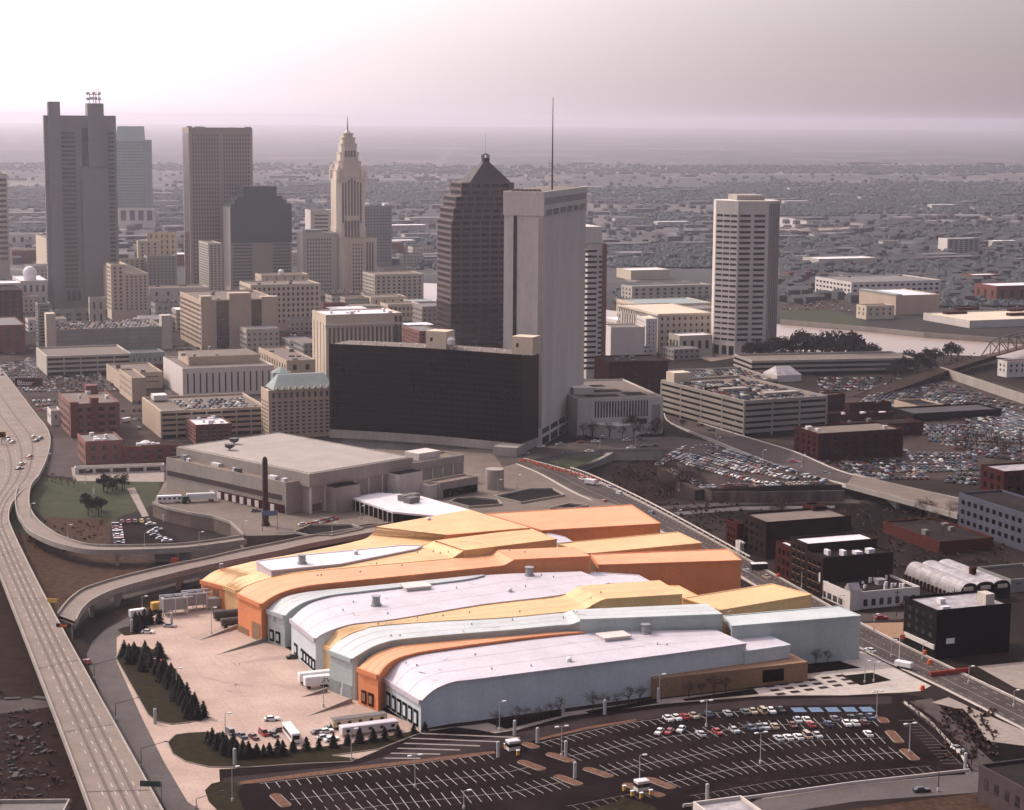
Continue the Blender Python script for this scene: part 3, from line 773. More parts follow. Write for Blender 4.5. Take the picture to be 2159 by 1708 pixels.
b = bld('hotel', 'tan hotel with small square windows under a green mansard roof', 'hotel', 550, 567, 700, 926, 824, 'tan', 'tan')
wins(b, 'NE', 9, 2, b.h - 6, .45, 3.6, .5, 'dark_glass')
wins(b, 'N', 1, b.h - 5, b.h - 1, .75, 3.6, .38, 'gray_glass', name='arched_window')
mb = MB(); r0, r1 = b.h + .2, zat(b.C + b.v * 9, 791)
mb.hexa([P(b, a, q, r0) for a, q in ((2.5, -.6), (b.wu + 1, -.6), (b.wu + 1, b.dv), (2.5, b.dv))], [P(b, a, q, r1) for a, q in ((8, 9), (b.wu - 2, 9), (b.wu - 2, b.dv - 6), (8, b.dv - 6))])
rf = build('mansard_roof', mb, M['verdigris'], b.root)
for k in range(9):
    a = 3.2 + (b.wu - 4) * (k + .5) / 9
    mb = MB(); mb.hexa([P(b, a - 1.4, -.8, b.h - .6), P(b, a + 1.4, -.8, b.h - .6), P(b, a + 1.4, .6, b.h - .6), P(b, a - 1.4, .6, b.h - .6)], [P(b, a - .1, -.7, b.h + 2), P(b, a + .1, -.7, b.h + 2), P(b, a + .1, .6, b.h + 2), P(b, a - .1, .6, b.h + 2)]); build('gable', mb, M['tan'], b.root)
mb = MB(); c = P(b, 12, b.dv, b.h); mb.lathe(c, [(6, 0), (6, 8), (.5, 11)], 8); build('turret', mb, M['verdigris'], b.root)

def brick_loft(label, geo, wall='brick', roof='gravel_roof', floors=4, bay=4.5, fill=.5, g=4, faces='NE', wm=dg, sill='concrete', th=21, wh=.55, name='brick_building'):
    b = bld(name, label, 'building', *geo, wall, roof, th=th)
    wins(b, faces, floors, 1.2, b.h - 1.6, wh, bay, fill, wm, each=True, sill=sill)
    if g: gear(b, g, 'white_roof', seed=int(geo[1]))
    return b
b = brick_loft('rose brick loft with broad window openings and a central stair shaft', (123, 152, 252, 924, 852), 'rose_brick', floors=4, bay=6, fill=.6)
block(b, (b.wu * .40, b.wu * .56), (-1, 6), 0, b.h + 3, 'brick', 'stair_shaft'); block(b, (-.6, 4), (-.6, 4), 0, b.h + 1, 'brick', 'corner_pier')
block(b, (b.wu * .55, b.wu * .8), (b.dv - 8, b.dv - 1), b.h - 1, b.h + 4, 'brick', 'penthouse')
brick_loft('small red brick building with a bright white roof before the tan garage', (383, 413, 489, 938, 896), 'brick', 'white_roof', 4, 4, .45, 9)
b = brick_loft('red brick hall with tall arched windows beside the elevated road', (163, 181, 259, 982, 931), 'rose_brick', 'gray_roof', 2, 6, .35, 6)
b = brick_loft('long red brick station wing with a tan roof and white skylight', (258, 261, 384, 980, 943), 'brick', 'gravel_roof', 2, 6.5, .4, 5, faces='N')
mb = MB(); c = P(b, b.wu * .45, 12, b.h - .9); mb.lathe(c, [(3.2, 0), (3, .8), (1.8, 1.6), (.3, 2)], 12); build('skylight', mb, M['white_roof'], b.root)
simple('low_building', 'small white drum-sided building beside the road left of the rose brick loft', 'building', (86, 108, 128, 898, 866), 'white_wall', 'gray_roof', dict(floors=1, bay=8, fill=.3), dep=16)
simple('brick_building', 'plain brown brick block at the left picture edge', 'building', (-60, -40, 52, 746, 687), 'brick', 'gray_roof', dict(floors=4, bay=7, fill=.2, m=gg))
simple('brick_building', 'dark sooty block behind the plain brown brick block', 'building', (-50, -35, 47, 690, 613), 'dark_brick', 'tar', dict(floors=6, bay=6, fill=.3, m=gg))
simple('glass_block', 'thin dark glass block at the end of the long pale garage', 'building', (74, 82, 106, 732, 640), 'gray_stone', 'dark_roof', dict(floors=12, bay=40, fill=.9, wh=.4))
b = simple('statehouse', 'pale domed statehouse with a columned front at far left', 'building', (26, 45, 100, 655, 592), 'white_wall', 'white_roof', dict(floors=2, bay=5, fill=.4, m=gg))
mb = MB(); mb.lathe(P(b, b.wu * .45, 20, b.h - 1), [(6, 0), (6, 6), (6.6, 6.4), (6, 9), (3.6, 12), (.5, 13)], 16); build('dome', mb, M['white_roof'], b.root)
simple('office_block', 'pale block with dark bays at the foot of the banded left tower', 'building', (-40, -30, 44, 660, 598), 'white_wall', 'white_roof', dict(floors=1, z0=8, bay=6, fill=.4, wh=.8, m=gg))
simple('low_building', 'cream low block with dark panels left of the tallest gray tower', 'building', (18, 20, 90, 520, 494), 'white_wall', 'gray_roof', dict(floors=1, bay=10, fill=.4, m=gg), dep=30)
simple('brick_building', 'hazy red brick row with many windows beside the tallest gray tower', 'building', (20, 26, 92, 556, 528), 'brick', 'gravel_roof', dict(floors=4, bay=6, fill=.4, m=gg, each=True))
simple('low_building', 'dark roofed block between the long pale garage and the tallest gray tower', 'building', (104, 110, 222, 690, 655), 'gray_stone', 'tar', dict(floors=2, bay=8, fill=.5, m=gg), g=6)
simple('church', 'small church-like block with steeple before the tallest gray tower', 'building', (186, 190, 222, 690, 628), 'cream_gray', 'dark_roof', dict(floors=2, bay=5, fill=.3))
simple('low_building', 'dark low block under the white wall building', 'building', (318, 328, 385, 690, 640), 'gray_stone', 'tar', dict(floors=3, bay=6, fill=.4, m=gg), g=3)
simple('low_building', 'low brick block before the long cream block', 'building', (677, 682, 728, 676, 640), 'brick', 'tar', dict(floors=2, bay=6, fill=.4, m=gg))
simple('low_building', 'tan low block behind the green roofed hotel', 'building', (545, 605, 665, 836, 760), 'tan', 'gravel_roof', dict(floors=3, bay=7, fill=.3), g=5)

# ---- right of the towers
b = simple('courthouse', 'stone courthouse with long cornice between the striped tower and the banded tower', 'building', (1303, 1386, 1502, 742, 662), 'cream_gray', 'gravel_roof', dict(floors=5, bay=5, fill=.35, wh=.45), th=19)
block(b, (-1, b.wu + 1), (-1, b.dv), b.h - 1.5, b.h - .7, 'cream', 'cornice')
for k in range(14):
    mb = MB(); q = 6 + (b.dv - 12) * k / 14; mb.box(b.C, b.u, b.v, (-.8, .1), (q, q + 1.5), 10, b.h - 5); build('column', mb, M['pale_concrete'], b.root)
simple('office_block', 'second stone courthouse range with green roof bits behind', 'building', (1300, 1350, 1502, 690, 642), 'cream', 'verdigris', dict(floors=3, bay=4.5, fill=.4), th=19)
b = simple('low_building', 'low stone annex with a white roof before the stone courthouse', 'building', (1410, 1432, 1502, 752, 708), 'cream_gray', 'white_roof', dict(floors=1, bay=6, fill=.4), th=19)
simple('office_block', 'blank pale block right of the striped tower', 'building', (1280, 1287, 1360, 762, 690), 'white_wall', 'gravel_roof', th=12, dep=26)
simple('office_block', 'narrow white tower with a dotted window column beside the blank pale block', 'building', (1359, 1361, 1386, 752, 672), 'white_wall', 'cream', dict(floors=8, bay=4, fill=.2, arng=None), th=10, dep=30)
simple('brick_building', 'dark red brick warehouse below the blank pale block', 'building', (1280, 1283, 1409, 832, 763), 'dark_brick', 'tar', dict(floors=4, bay=5, fill=.45, faces='N'), th=14, dep=34, g=4)
b = bld('bank_building', 'white low block with a long row of vertical slots and roof wells', 'building', 1212, 1217, 1398, 920, 841, 'pale_concrete', 'gravel_roof', th=14, dep=78)
xa = lambda x: run(b.C, b.u, x, 8)
wins(b, 'N', 1, zat(b.C, 882), zat(b.C, 848), .98, 1.75, .5, vert=True, arng=(xa(1252), xa(1367)))
wins(b, 'N', 1, zat(b.C, 898), zat(b.C, 886), .9, 6, .85, arng=(xa(1340), xa(1366)), name='lobby_window')
block(b, (xa(1374), xa(1392)), (-.3, 2), 0, zat(b.C, 858), 'concrete', 'recess'); 
for a, q, x, y in ((8, 44, 14, 10), (20, 30, 16, 9), (9, 12, 20, 8), (34, 14, 12, 12), (24, 52, 8, 8)): block(b, (a, a + x), (q, q + y), b.h - .9, b.h - .75, 'black_wall', 'roof_well')
block(b, (4, 16), (22, 34), b.h - .9, b.h + 3, 'white_wall', 'roof_block')
C = pt(1293, 916); mb = MB(); mb.lathe(C, [(15, 0), (15, 7.5), (14, 7.6)], 28); dr = build('round_pavilion', mb, M['pale_concrete'], None, 'low round concrete pavilion with lettering before the white slot-window block', 'pavilion')
b = bld('parking_garage', 'large pale corner garage with dark open decks and crowded roof', 'garage', 1395, 1568, 1743, 920, 847, 'black_wall', 'gravel_roof', th=25)
GD = b; bands(b, 6, .3, b.h + .6, 'concrete', sh=.58); piers(b, 'N', b.wu / 3, 1.1, m='concrete'); piers(b, 'E', b.dv / 4, 1.1, m='concrete')
block(b, (10, 28), (40, 46), b.h, b.h + 1.6, 'concrete', 'ramp_wall'); block(b, (24, 48), (16, 22), b.h, b.h + 1.6, 'concrete', 'ramp_wall')
block(b, (2, 14), (b.dv - 12, b.dv - 2), 0, b.h + 6, 'cream', 'stair_tower'); block(b, (6, 24), (b.dv * .55, b.dv * .57), b.h - .8, b.h + 1, 'black_wall', 'ramp_opening')
mb = MB(); 
b = bld('parking_garage', 'long low riverside garage with three dark decks under trees', 'garage', 1560, 1585, 1926, 792, 762, 'black_wall', 'gravel_roof', th=12, dep=40)
bands(b, 3, .3, b.h + .5, 'concrete', sh=.5)
b = bld('parking_garage', 'upper deck garage crowded with cars behind the large corner garage', 'garage', 1455, 1462, 1640, 838, 806, 'black_wall', 'gravel_roof', th=16, dep=62)
GE = b; bands(b, 3, .3, b.h + .5, 'concrete', sh=.5)
brick_loft('big dark brick warehouse with a flat brown roof above the street', (1675, 1724, 1905, 974, 914), 'dark_brick', 'gravel_roof', 4, 6.5, .4, 3, wm='black_glass', sill=None)
brick_loft('low dark brick shops behind the big dark brick warehouse', (1742, 1752, 1884, 906, 876), 'dark_brick', 'gravel_roof', 2, 6, .5, 3, sill=None)
simple('low_building', 'low dark building with pale roof beyond the brick shops', 'building', (1770, 1806, 1948, 925, 897), 'dark_brick', 'tar', dict(floors=1, bay=6, fill=.4), g=2)
simple('low_building', 'small tan roofed brick shed beyond the corner garage', 'building', (1690, 1704, 1782, 870, 834), 'dark_brick', 'gravel_roof', dict(floors=2, bay=6, fill=.2), g=2)
simple('low_building', 'flat tan shop with a dark front among the far right parked cars', 'building', (1780, 1790, 1880, 872, 852), 'dark_brick', 'gravel_roof', dict(floors=1, bay=5, fill=.5), g=1)
simple('freight_shed', 'long low black freight shed in the middle of the crowded right lots', 'building', (1922, 1927, 2112, 890, 872), 'black_wall', 'dark_roof', dict(floors=1, bay=6, fill=.5, m='dark_glass'), dep=26)
simple('low_building', 'tan shed at the left end of the black freight shed', 'building', (1925, 1932, 1990, 872, 855), 'tan', 'tar', dep=26)
b = simple('gabled_shed', 'small white gabled shed by the crowded right lots', 'building', (1634, 1638, 1690, 806, 792), 'white_wall', 'white_roof', dep=20)
mb = MB(); mb.hexa([P(b, a, q, b.h) for a, q in ((0, 0), (b.wu, 0), (b.wu, 20), (0, 20))], [P(b, a, q, b.h + 5) for a, q in ((4, 9), (b.wu - 4, 9), (b.wu - 4, 11), (4, 11))]); build('gable_roof', mb, M['silver_roof'], b.root)
brick_loft('sooty brick warehouse with tan roof and a roof tower by the street', (1567, 1614, 1795, 1180, 1101), 'soot_brick', 'gravel_roof', 4, 4.5, .45, 0, faces='E', wm='black_glass', sill=None)
C = bpy.data.objects
b = simple('roof_tower', 'square sooty brick tower rising behind the tan roofed warehouse', 'building', (1701, 1712, 1743, 1150, 1068), 'dark_brick', 'tar', dep=9)
brick_loft('narrow dark brick row house left of the sooty warehouse', (1531, 1553, 1569, 1160, 1105), 'dark_brick', 'tar', 3, 3, .4, 0, wm='black_glass', sill=None)
b = simple('shopfront', 'tiny white gabled shopfront between the dark row house and the warehouse', 'building', (1551, 1560, 1569, 1166, 1143), 'white_wall', 'white_roof', dict(floors=2, bay=3, fill=.4, faces='E'))
brick_loft('black walled brick block with a bright roof and windowed street front', (1667, 1700, 1850, 1244, 1147), 'soot_brick', 'white_roof', 5, 3.4, .5, 0, faces='E', wm='black_glass', sill='ochre')
brick_loft('lower black extension with pale window grid beside the bright roofed block', (1700, 1733, 1884, 1260, 1176), 'soot_brick', 'tar', 4, 3.2, .6, 4, faces='E', wm='black_glass', sill='ochre')
brick_loft('small dark brick shop with a white roof left of the bright roofed block', (1636, 1668, 1692, 1228, 1154), 'dark_brick', 'white_roof', 3, 3.5, .5, 0, faces='E', wm='black_glass', sill=None)
b = bld('shop_building', 'single storey white shop with black roof dotted by white vents', 'building', 1729, 1793, 1940, 1287, 1250, 'white_wall', 'tar')
wins(b, 'N', 1, .8, 4, .8, 3.5, .5, each=True); wins(b, 'E', 1, .5, 3, .9, 4, .7, each=True)
block(b, (-.4, b.wu), (b.dv - .6, b.dv + .4), b.h - 1, b.h + 2.6, 'white_wall', 'parapet')
gear(b, 14, 'white_roof', (.5, 1.0), 5); gear(b, 2, 'silver_roof', (2.5, 4), 6)
mb = MB(); mb.box(b.C, b.u, b.v, (-.8, 3.5), (-.8, 3.2), 0, b.h + 1); tw = build('corner_turret', mb, M['white_wall'], b.root)
mb = MB(); mb.hexa([P(b, a, q, b.h + 1) for a, q in ((-1, -1), (3.7, -1), (3.7, 3.4), (-1, 3.4))], [P(b, a, q, b.h + 3.4) for a, q in ((-1, 1.1), (3.7, 1.1), (3.7, 1.3), (-1, 1.3))]); build('gable_roof', mb, M['silver_roof'], tw)
# triple vaulted shed
b = bld('vaulted_shed', 'pale metal shed with three long barrel vaults side by side', 'shed', 1908, 2021, 2130, 1272, 1243, 'black_wall', 'silver_roof', noshell=True)
HV = zat(b.C, 1231)
def vz(k, t):
    if k == 0 and t < .5: return .5 + (HV - .5) * math.sin(math.pi * t) ** .8
    if k == 2 and t > .5: return HV * (.62 + .38 * math.sin(math.pi * t))
    return HV * (.82 + .18 * math.sin(math.pi * t))
wv = b.wu / 3
for k in range(3):
    cr = [(wv * (k + .5 - .5 * math.cos(math.pi * i / 14)), vz(k, i / 14)) for i in range(15)]
    mb = MB()
    for (x0, zz0), (x1, zz1) in zip(cr, cr[1:]): mb.poly([P(b, x0, -.3, zz0), P(b, x1, -.3, zz1), P(b, x1, b.dv, zz1), P(b, x0, b.dv, zz0)])
    vt = build('barrel_roof', mb, M['silver_roof'], b.root)
    mb = MB(); mb.poly([P(b, cr[0][0], -.15, 0)] + [P(b, cr[-1][0], -.15, 0)] + [P(b, x, -.15, zz) for x, zz in cr[::-1]]); build('front_wall', mb, M['black_wall'], vt)
    mb = MB(); a0 = wv * (k + .5); mb.box(b.C, b.u, b.v, (a0 - 2, a0 + 2), (-.9, -.1), HV * .62, HV * .8); build('canopy', mb, M['cream'], b.root)
for k in range(14):
    mb = MB(); q = b.dv * (k + .5) / 14; mb.box(b.C, b.u, b.v, (-.7, .3), (q - .35, q + .35), 0, HV * .38); build('buttress', mb, M['dark_brick'], b.root)
mb = MB(); mb.box(b.C, b.u, b.v, (wv * 1.9, wv * 1.9 + 2), (b.dv * .35, b.dv * .35 + 2), HV * .9, HV + 2.2); build('roof_vent', mb, M['dark_brick'], b.root)
b = bld('black_building', 'black four storey block with pale roof, street band and small sign', 'building', 1908, 1972, 2132, 1390, 1287, 'black_wall', 'silver_roof')
wins(b, 'E', 4, 3, b.h - 1.6, .5, 4.5, .4, 'dark_glass', each=True)
block(b, (-.5, 0), (.6, b.dv - 1), 3.2, 4.8, 'white_wall', 'shopfront_band'); block(b, (4, 7.2), (-.3, 0), 5, 6.8, 'white_paint', 'wall_sign')
block(b, (b.wu * .72, b.wu * .84), (3, 8), b.h - .9, b.h + 3, 'cream_gray', 'penthouse'); gear(b, 2, 'white_roof', seed=3)
b = bld('warehouse', 'blue-gray painted warehouse with rows of dark windows at right edge', 'warehouse', 2022, 2230, 2330, 1188, 1106, 'blue_gray', 'tar')
wins(b, 'E', 3, 2, b.h - 1.5, .45, 4.6, .5, 'black_glass', each=True)
b = simple('brick_shed', 'low red brick shed with a long plain wall in the cutting', 'building', (1862, 1980, 2095, 1168, 1142), 'red_brick', 'tar', g=3)
brick_loft('red brick warehouse with pale roof and arched door at right edge', (2068, 2115, 2230, 1048, 994), 'dark_brick', 'silver_roof', 2, 5, .4, 0, wm='black_glass', sill=None)
simple('low_building', 'low gray garage block below the blue-gray warehouse', 'building', (2060, 2130, 2230, 1250, 1222), 'gray_stone', 'tar', dict(floors=1, bay=5, fill=.5))
simple('low_building', 'dark flat roofed building with dull walls in the bottom right corner', 'building', (2064, 2160, 2300, 1745, 1665), 'band', 'tar', dict(floors=1, bay=5, fill=.4, each=True))
simple('low_building', 'gray metal roofed shed at the bottom edge beside the lower street', 'building', (1490, 1520, 1625, 1800, 1735), 'pale_concrete', 'silver_roof', dep=16)
simple('low_building', 'small pale house with dark roof by the river bridge', 'building', (2104, 2122, 2200, 796, 762), 'white_wall', 'dark_brick', dict(floors=2, bay=5, fill=.3))

# ---- across the river
simple('office_block', 'long pale office block with window rows across the river', 'building', (1719, 1794, 1984, 634, 595), 'white_wall', 'gray_roof', dict(floors=3, bay=7, fill=.55, wh=.45), g=2)
b = simple('auditorium', 'tan windowless auditorium with a green roof edge across the river', 'building', (1812, 1888, 1982, 664, 623), 'tan', 'white_roof')
block(b, (-.5, 8), (2, b.dv), b.h - .3, b.h + .7, 'verdigris', 'roof_edge')
simple('low_building', 'small cream annex with window dots before the tan auditorium', 'building', (1806, 1826, 1886, 674, 645), 'cream', 'gravel_roof', dict(floors=2, bay=7, fill=.3, m=gg))
b = simple('exhibition_hall', 'large flat pale exhibition hall with four dark roof units across the river', 'building', (1947, 2044, 2250, 692, 676), 'pale_concrete', 'cream')
for a, q in ((16, 60), (48, 88), (64, 30), (90, 66)): block(b, (a, a + 22), (q, q + 7), b.h - .9, b.h + 1.5, 'dark_brick', 'rooftop_unit')
b = simple('apartment_slab', 'gray slab with a bright white end wall in the far right district', 'tower', (1979, 1997, 2066, 540, 503), 'gray_stone', 'white_roof', dict(floors=7, bay=8, fill=.5, m=gg, faces='N'))
block(b, (-.5, -.1), (0, b.dv), 0, b.h, 'white_wall', 'end_wall')
simple('brick_building', 'low brick works with a white roof at the far right edge', 'building', (2055, 2100, 2230, 640, 603), 'brick', 'white_roof', dict(floors=1, bay=12, fill=.3))
simple('brick_building', 'smaller brick works with a bright roof behind the low brick works', 'building', (2030, 2055, 2110, 600, 580), 'brick', 'white_roof')
simple('low_building', 'white roofed brick shed at the left end of the far bank', 'building', (1650, 1662, 1712, 590, 574), 'brick', 'white_roof')
simple('low_building', 'long hazy stone school across the river behind the bare trees', 'building', (1310, 1332, 1500, 640, 604), 'cream_gray', 'gray_roof', dict(floors=3, bay=8, fill=.4, m=gg))
simple('low_building', 'pale flat depot behind the hazy stone school', 'building', (1320, 1330, 1412, 590, 570), 'cream', 'white_roof', dep=40)
simple('low_building', 'long pale shed in the hazy right district', 'building', (1718, 1726, 1850, 566, 546), 'cream_gray', 'white_roof', dep=40)

b = bld('colonnade', 'low white colonnade with dark openings before the red brick hall', 'building', 150, 158, 346, 1001, 986, 'white_wall', 'gravel_roof', th=14, dep=5)
wins(b, 'N', 1, .6, b.h - 1, .95, 9, .82, 'dark_glass', each=True, name='opening')

# ------------------------------------------------------------------ arena, its deck and the plaza
ZD = 6.0
def dbld(name, label, cat, xl, xc, xr, yb, yt, wall, roof, th, dep=None, z0=0, parapet=.9):
    b = Bd(); C = pt(xc, yb, ZD); b.C = Vector((C.x, C.y, 0)); b.u, b.v = axes(th)
    b.h = zat(b.C, yt); b.wu = run(b.C, b.u, xr, b.h); b.dv = dep or run(b.C, b.v, xl, b.h); b.wall = wall
    b.root = thing(name, label, cat, b.C); shell(b, wall, roof, parapet, z0); return b
b = dbld('arena', 'huge flat roofed beige concrete hall with a lower loading wing', 'arena', 376, 653.6, 865, 1083, 997, 'concrete', 'arena_roof', 46)
A1 = b
xa = lambda x: run(b.C, b.u, x, 12)
zf = zat(b.C, 1026)
block(b, (-1.2, b.wu + .5), (-1.2, b.dv), zf, b.h - .3, 'concrete', 'fascia')
for x in (654, 684, 745, 775, 804, 834): a = xa(x); block(b, (a - .35, a + .35), (-.9, .1), 0, zf, 'pale_concrete', 'rib')
block(b, (xa(686), xa(738)), (-7, .2), 0, zat(b.C, 1030), 'concrete', 'stair_block', 'tar'); block(b, (xa(816), xa(866)), (-8, .2), 0, zat(b.C, 1024), 'pale_concrete', 'stair_block', 'tar')
block(b, (xa(657), xa(677)), (-.4, .1), ZD + 1, ZD + 4, 'brown_stone', 'loading_door')
for a, q in ((24, b.dv - 12), (12, b.dv - 24)):
    mb = MB(); c = P(b, a, q, b.h - .8); mb.lathe(c, [(.3, 0), (.3, 1), (2.2, 2.0), (2.5, 3.4)], 10)
    tag(build('satellite_dish', mb, M['dark_metal']), 'dark satellite dish on the left corner of the arena roof', 'satellite dish', 'arena roof dishes')
w_ = dbld('wing_stub', 'x', 'x', 350, 603.6, 654, 1085, 1018, 'concrete', 'arena_roof', 46)
wr = w_.root
for o in list(wr.children):
    o.parent = None; mat_ = o.matrix_world.copy(); o.parent = A1.root
    o.location = w_.C - A1.C; ORG[o] = w_.C; o.name = 'loading_wing' if o.name.startswith('wall') else 'wing_roof'
bpy.data.objects.remove(wr); w_.root = A1.root
xb = lambda y: zat(w_.C, y)
block(w_, (-.3, .1), (3, w_.dv - 1), xb(1057), xb(1046), 'band', 'dark_band')
block(w_, (-.2, .1), (1, w_.dv * .55), ZD + .3, ZD + 4.0, 'dark_brick', 'dock_recess')
for k in range(9): q = 8 + 5.5 * k; block(w_, (-.5, 0), (q, q + 2.6), ZD + .4, ZD + 3.4, 'white_wall', 'dock_door')
rr = random.Random(3)
for k, (q, x, y, hh, m_) in enumerate(((3, 2.5, 2, 1.2, 'white_roof'), (9, 2, 5, .9, 'white_roof'), (17, 1.5, 1.5, 1, 'steel'), (27, 2, 3, 1.3, 'dark_metal'), (31, 1.2, 1.2, 1, 'white_roof'), (41, 2, 6, .8, 'white_roof'), (55, 1.5, 2, 1.2, 'white_roof'), (59, 2.5, 3, 1.8, 'steel'))): q *= w_.dv / 66; block(w_, (2.2 + k % 3 * 1.5, 2.2 + k % 3 * 1.5 + x), (q, q + y), w_.h - .9, w_.h - .2 + hh, m_, 'rooftop_unit')
b = dbld('exhibit_annex', 'beige annex stepping right from the arena with a flat roof', 'building', 827, 866, 975, 1032, 976, 'concrete', 'arena_roof', 46)
for k in range(6): a = b.wu * k / 5; block(b, (a - .3, a + .3), (-.7, .1), 0, b.h - 4, 'pale_concrete', 'rib')
block(b, (-.6, b.wu + .4), (-.7, 1), b.h - 3.6, b.h - .2, 'concrete', 'fascia'); block(b, (8, 22), (b.dv - 10, b.dv), b.h - .5, b.h + 3, 'pale_concrete', 'penthouse')
b = dbld('low_wing', 'low concrete wing with dark open ground floor before the beige annex', 'building', 900, 928, 1008, 1052, 1018, 'concrete', 'arena_roof', 46)
block(b, (2, b.wu - 1), (-.3, .2), ZD + .3, ZD + 4, 'black_glass', 'open_front')
b = dbld('service_block', 'small blank white concrete block right of the arena', 'building', 873, 905, 929, 1054, 1024, 'pale_concrete', 'arena_roof', 46)
C = pt(1043, 1030, ZD); mb = MB(); mb.lathe(C, [(4.4, -6), (4.4, 9.5), (4.0, 9.6)], 24); build('round_stair_tower', mb, M['concrete'], None, 'pale round concrete stair tower beside the black glass slab', 'tower')
# glass pavilion with a white roof
zt = 11.0
px = [(740, 1051), (827, 1081), (940, 1092), (990, 1077), (877, 1045), (797, 1041)]
mb = MB(); ring = [pt(x, y, zt) for x, y in px]
cen = sum(ring, Vector()) / len(ring)
mb.hexa([cen + (p - cen) * .96 + Vector((0, 0, -zt)) for p in ring], [cen + (p - cen) * .96 - Vector((0, 0, .3)) for p in ring])
pv = build('glass_pavilion', mb, M['black_glass'], None, 'low dark glass pavilion with a broad white flat roof', 'pavilion')
mb = MB(); mb.hexa([p - Vector((0, 0, .3)) for p in ring], [p + Vector((0, 0, .5)) for p in ring]); rf = build('roof', mb, M['white_roof'], pv)
for (x, y), s in (((862, 1056), 5), ((868, 1062), 3)):
    c = pt(x, y, zt); mb = MB(); u, v = axes(46); mb.box(c, u, v, (-s, s), (-2, 2), .5, 3); build('rooftop_unit', mb, M['gray_roof'], rf)
for k in range(10):
    p = ring[0] + (ring[1] - ring[0]) * (k / 9); mb = MB(); mb.tube((p.x, p.y, 6), (p.x, p.y, zt - .3), .25); build('column', mb, M['pale_concrete'], pv)
# deck
DK = [(322, 1062), (352, 1073), (400, 1084), (450, 1092), (486, 1104), (512, 1128), (400, 1150), (300, 1157), (318, 1162), (420, 1152), (540, 1138), (660, 1120), (780, 1100), (960, 1100), (1180, 1085), (1330, 1070), (1218, 1040), (1092, 974), (1040, 960), (975, 958), (860, 955), (640, 940), (420, 940), (350, 1010)]
DK = [(322, 1062), (352, 1073), (400, 1084), (450, 1092), (486, 1104), (514, 1130), (600, 1128), (700, 1118), (780, 1104), (960, 1104), (1180, 1088), (1330, 1072), (1218, 1040), (1098, 978), (1135, 962), (1120, 940), (1040, 946), (860, 950), (640, 940), (420, 940), (350, 1010)]
mb = MB(); mb.prism([pt(x, y, ZD)[:2] for x, y in DK][::-1], 0, ZD)
tag(build('plaza_deck', mb, M['deck']), kind='structure')
def wallstrip(name, pts, h, m, t=.4, z=0, label=None, cat=None, kind=None, parent=None, closed=False):
    mb = MB(); ps = [Vector((p[0], p[1], 0)) for p in pts]
    if closed: ps.append(ps[0])
    for p, q in zip(ps, ps[1:]):
        d = (q - p); L = d.length
        if L < 1e-3: continue
        d /= L; n = Vector((-d.y, d.x, 0))
        mb.box(p, d, n, (0, L), (-t / 2, t / 2), z, z + h)
    return build(name, mb, M[m], parent, label, cat, kind=kind)
wallstrip('parapet_wall', [pt(x, y, ZD) for x, y in DK[:6]], 1.2, 'concrete', .5, ZD - .2, 'pale parapet wall along the arena loading deck', 'wall')
for nm, pp in (('sunken pit in the plaza right of the smokestack', [(619, 1124), (650, 1131), (700, 1131), (765, 1117), (742, 1109), (655, 1109)]),
               ('oval sunken pit in front of the glass pavilion', [(948, 1060), (990, 1071), (1058, 1066), (1050, 1056), (1000, 1051), (962, 1053)]), ('long sunken pit beside the round stair tower', [(1042, 1049), (1100, 1062), (1190, 1046), (1165, 1032), (1115, 1033)]), ('narrow sunken pit behind the orange hall', [(1160, 1073), (1210, 1074), (1240, 1068), (1200, 1064)])):
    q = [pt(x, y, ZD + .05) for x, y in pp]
    mb = MB(); mb.poly(q[::-1]); o = build('light_well', mb, M['black_wall'], None, nm, 'light well')  # flat black sheet on the deck stands in for the pit's shaded depth
    wallstrip('curb', q, .9, 'concrete', .5, ZD, parent=o, closed=True)
# smokestack
c = pt(560, 1108, ZD); c.z = 0
mb = MB(); mb.lathe(c, [(4.0, ZD - .5), (4.0, ZD + 1), (3.4, ZD + 2), (3.0, ZD + 3), (2.6, 24)], 14)
zt = zat(c, 963); mb2 = MB()
mb.v, mb.f, mb.m = [], [], []
mb.lathe(c, [(1.9, ZD - .2), (1.9, ZD + 1.0), (1.35, ZD + 1.6), (1.15, zt - 2.5), (1.2, zt - 2.2), (1.0, zt - .8), (.5, zt)], 14)
build('smokestack', mb, M['chimney'], None, 'tall dark brick smokestack standing alone on the arena deck', 'smokestack', smooth=False)
# blue-gray overhead sign on two posts
def gantry(px0, py0, z, w, h, zb, m, label, th=0, posts=(0, 1), txt=None, tm='white_paint'):
    c = pt(px0, py0, z); u, v = axes(th)
    t = thing('road_sign', label, 'road sign', Vector((c.x, c.y, 0)))
    c = Vector((c.x, c.y, 0))
    for s in posts: mb = MB(); mb.tube(c + u * (w * s) + Vector((0, 0, z - .3)), c + u * (w * s) + Vector((0, 0, zb + h)), .22, .16); build('post', mb, M['steel'], t)
    mb = MB(); mb.box(c, u, v, (0, w), (-.5, -.25), zb, zb + h); p = build('sign_board', mb, M[m], t)
    return c, u, v, p
gantry(553, 1119, ZD, 6.5, 2.0, ZD + 6.5, 'blue_paint', 'blue road sign on two posts at the foot of the smokestack', 18)

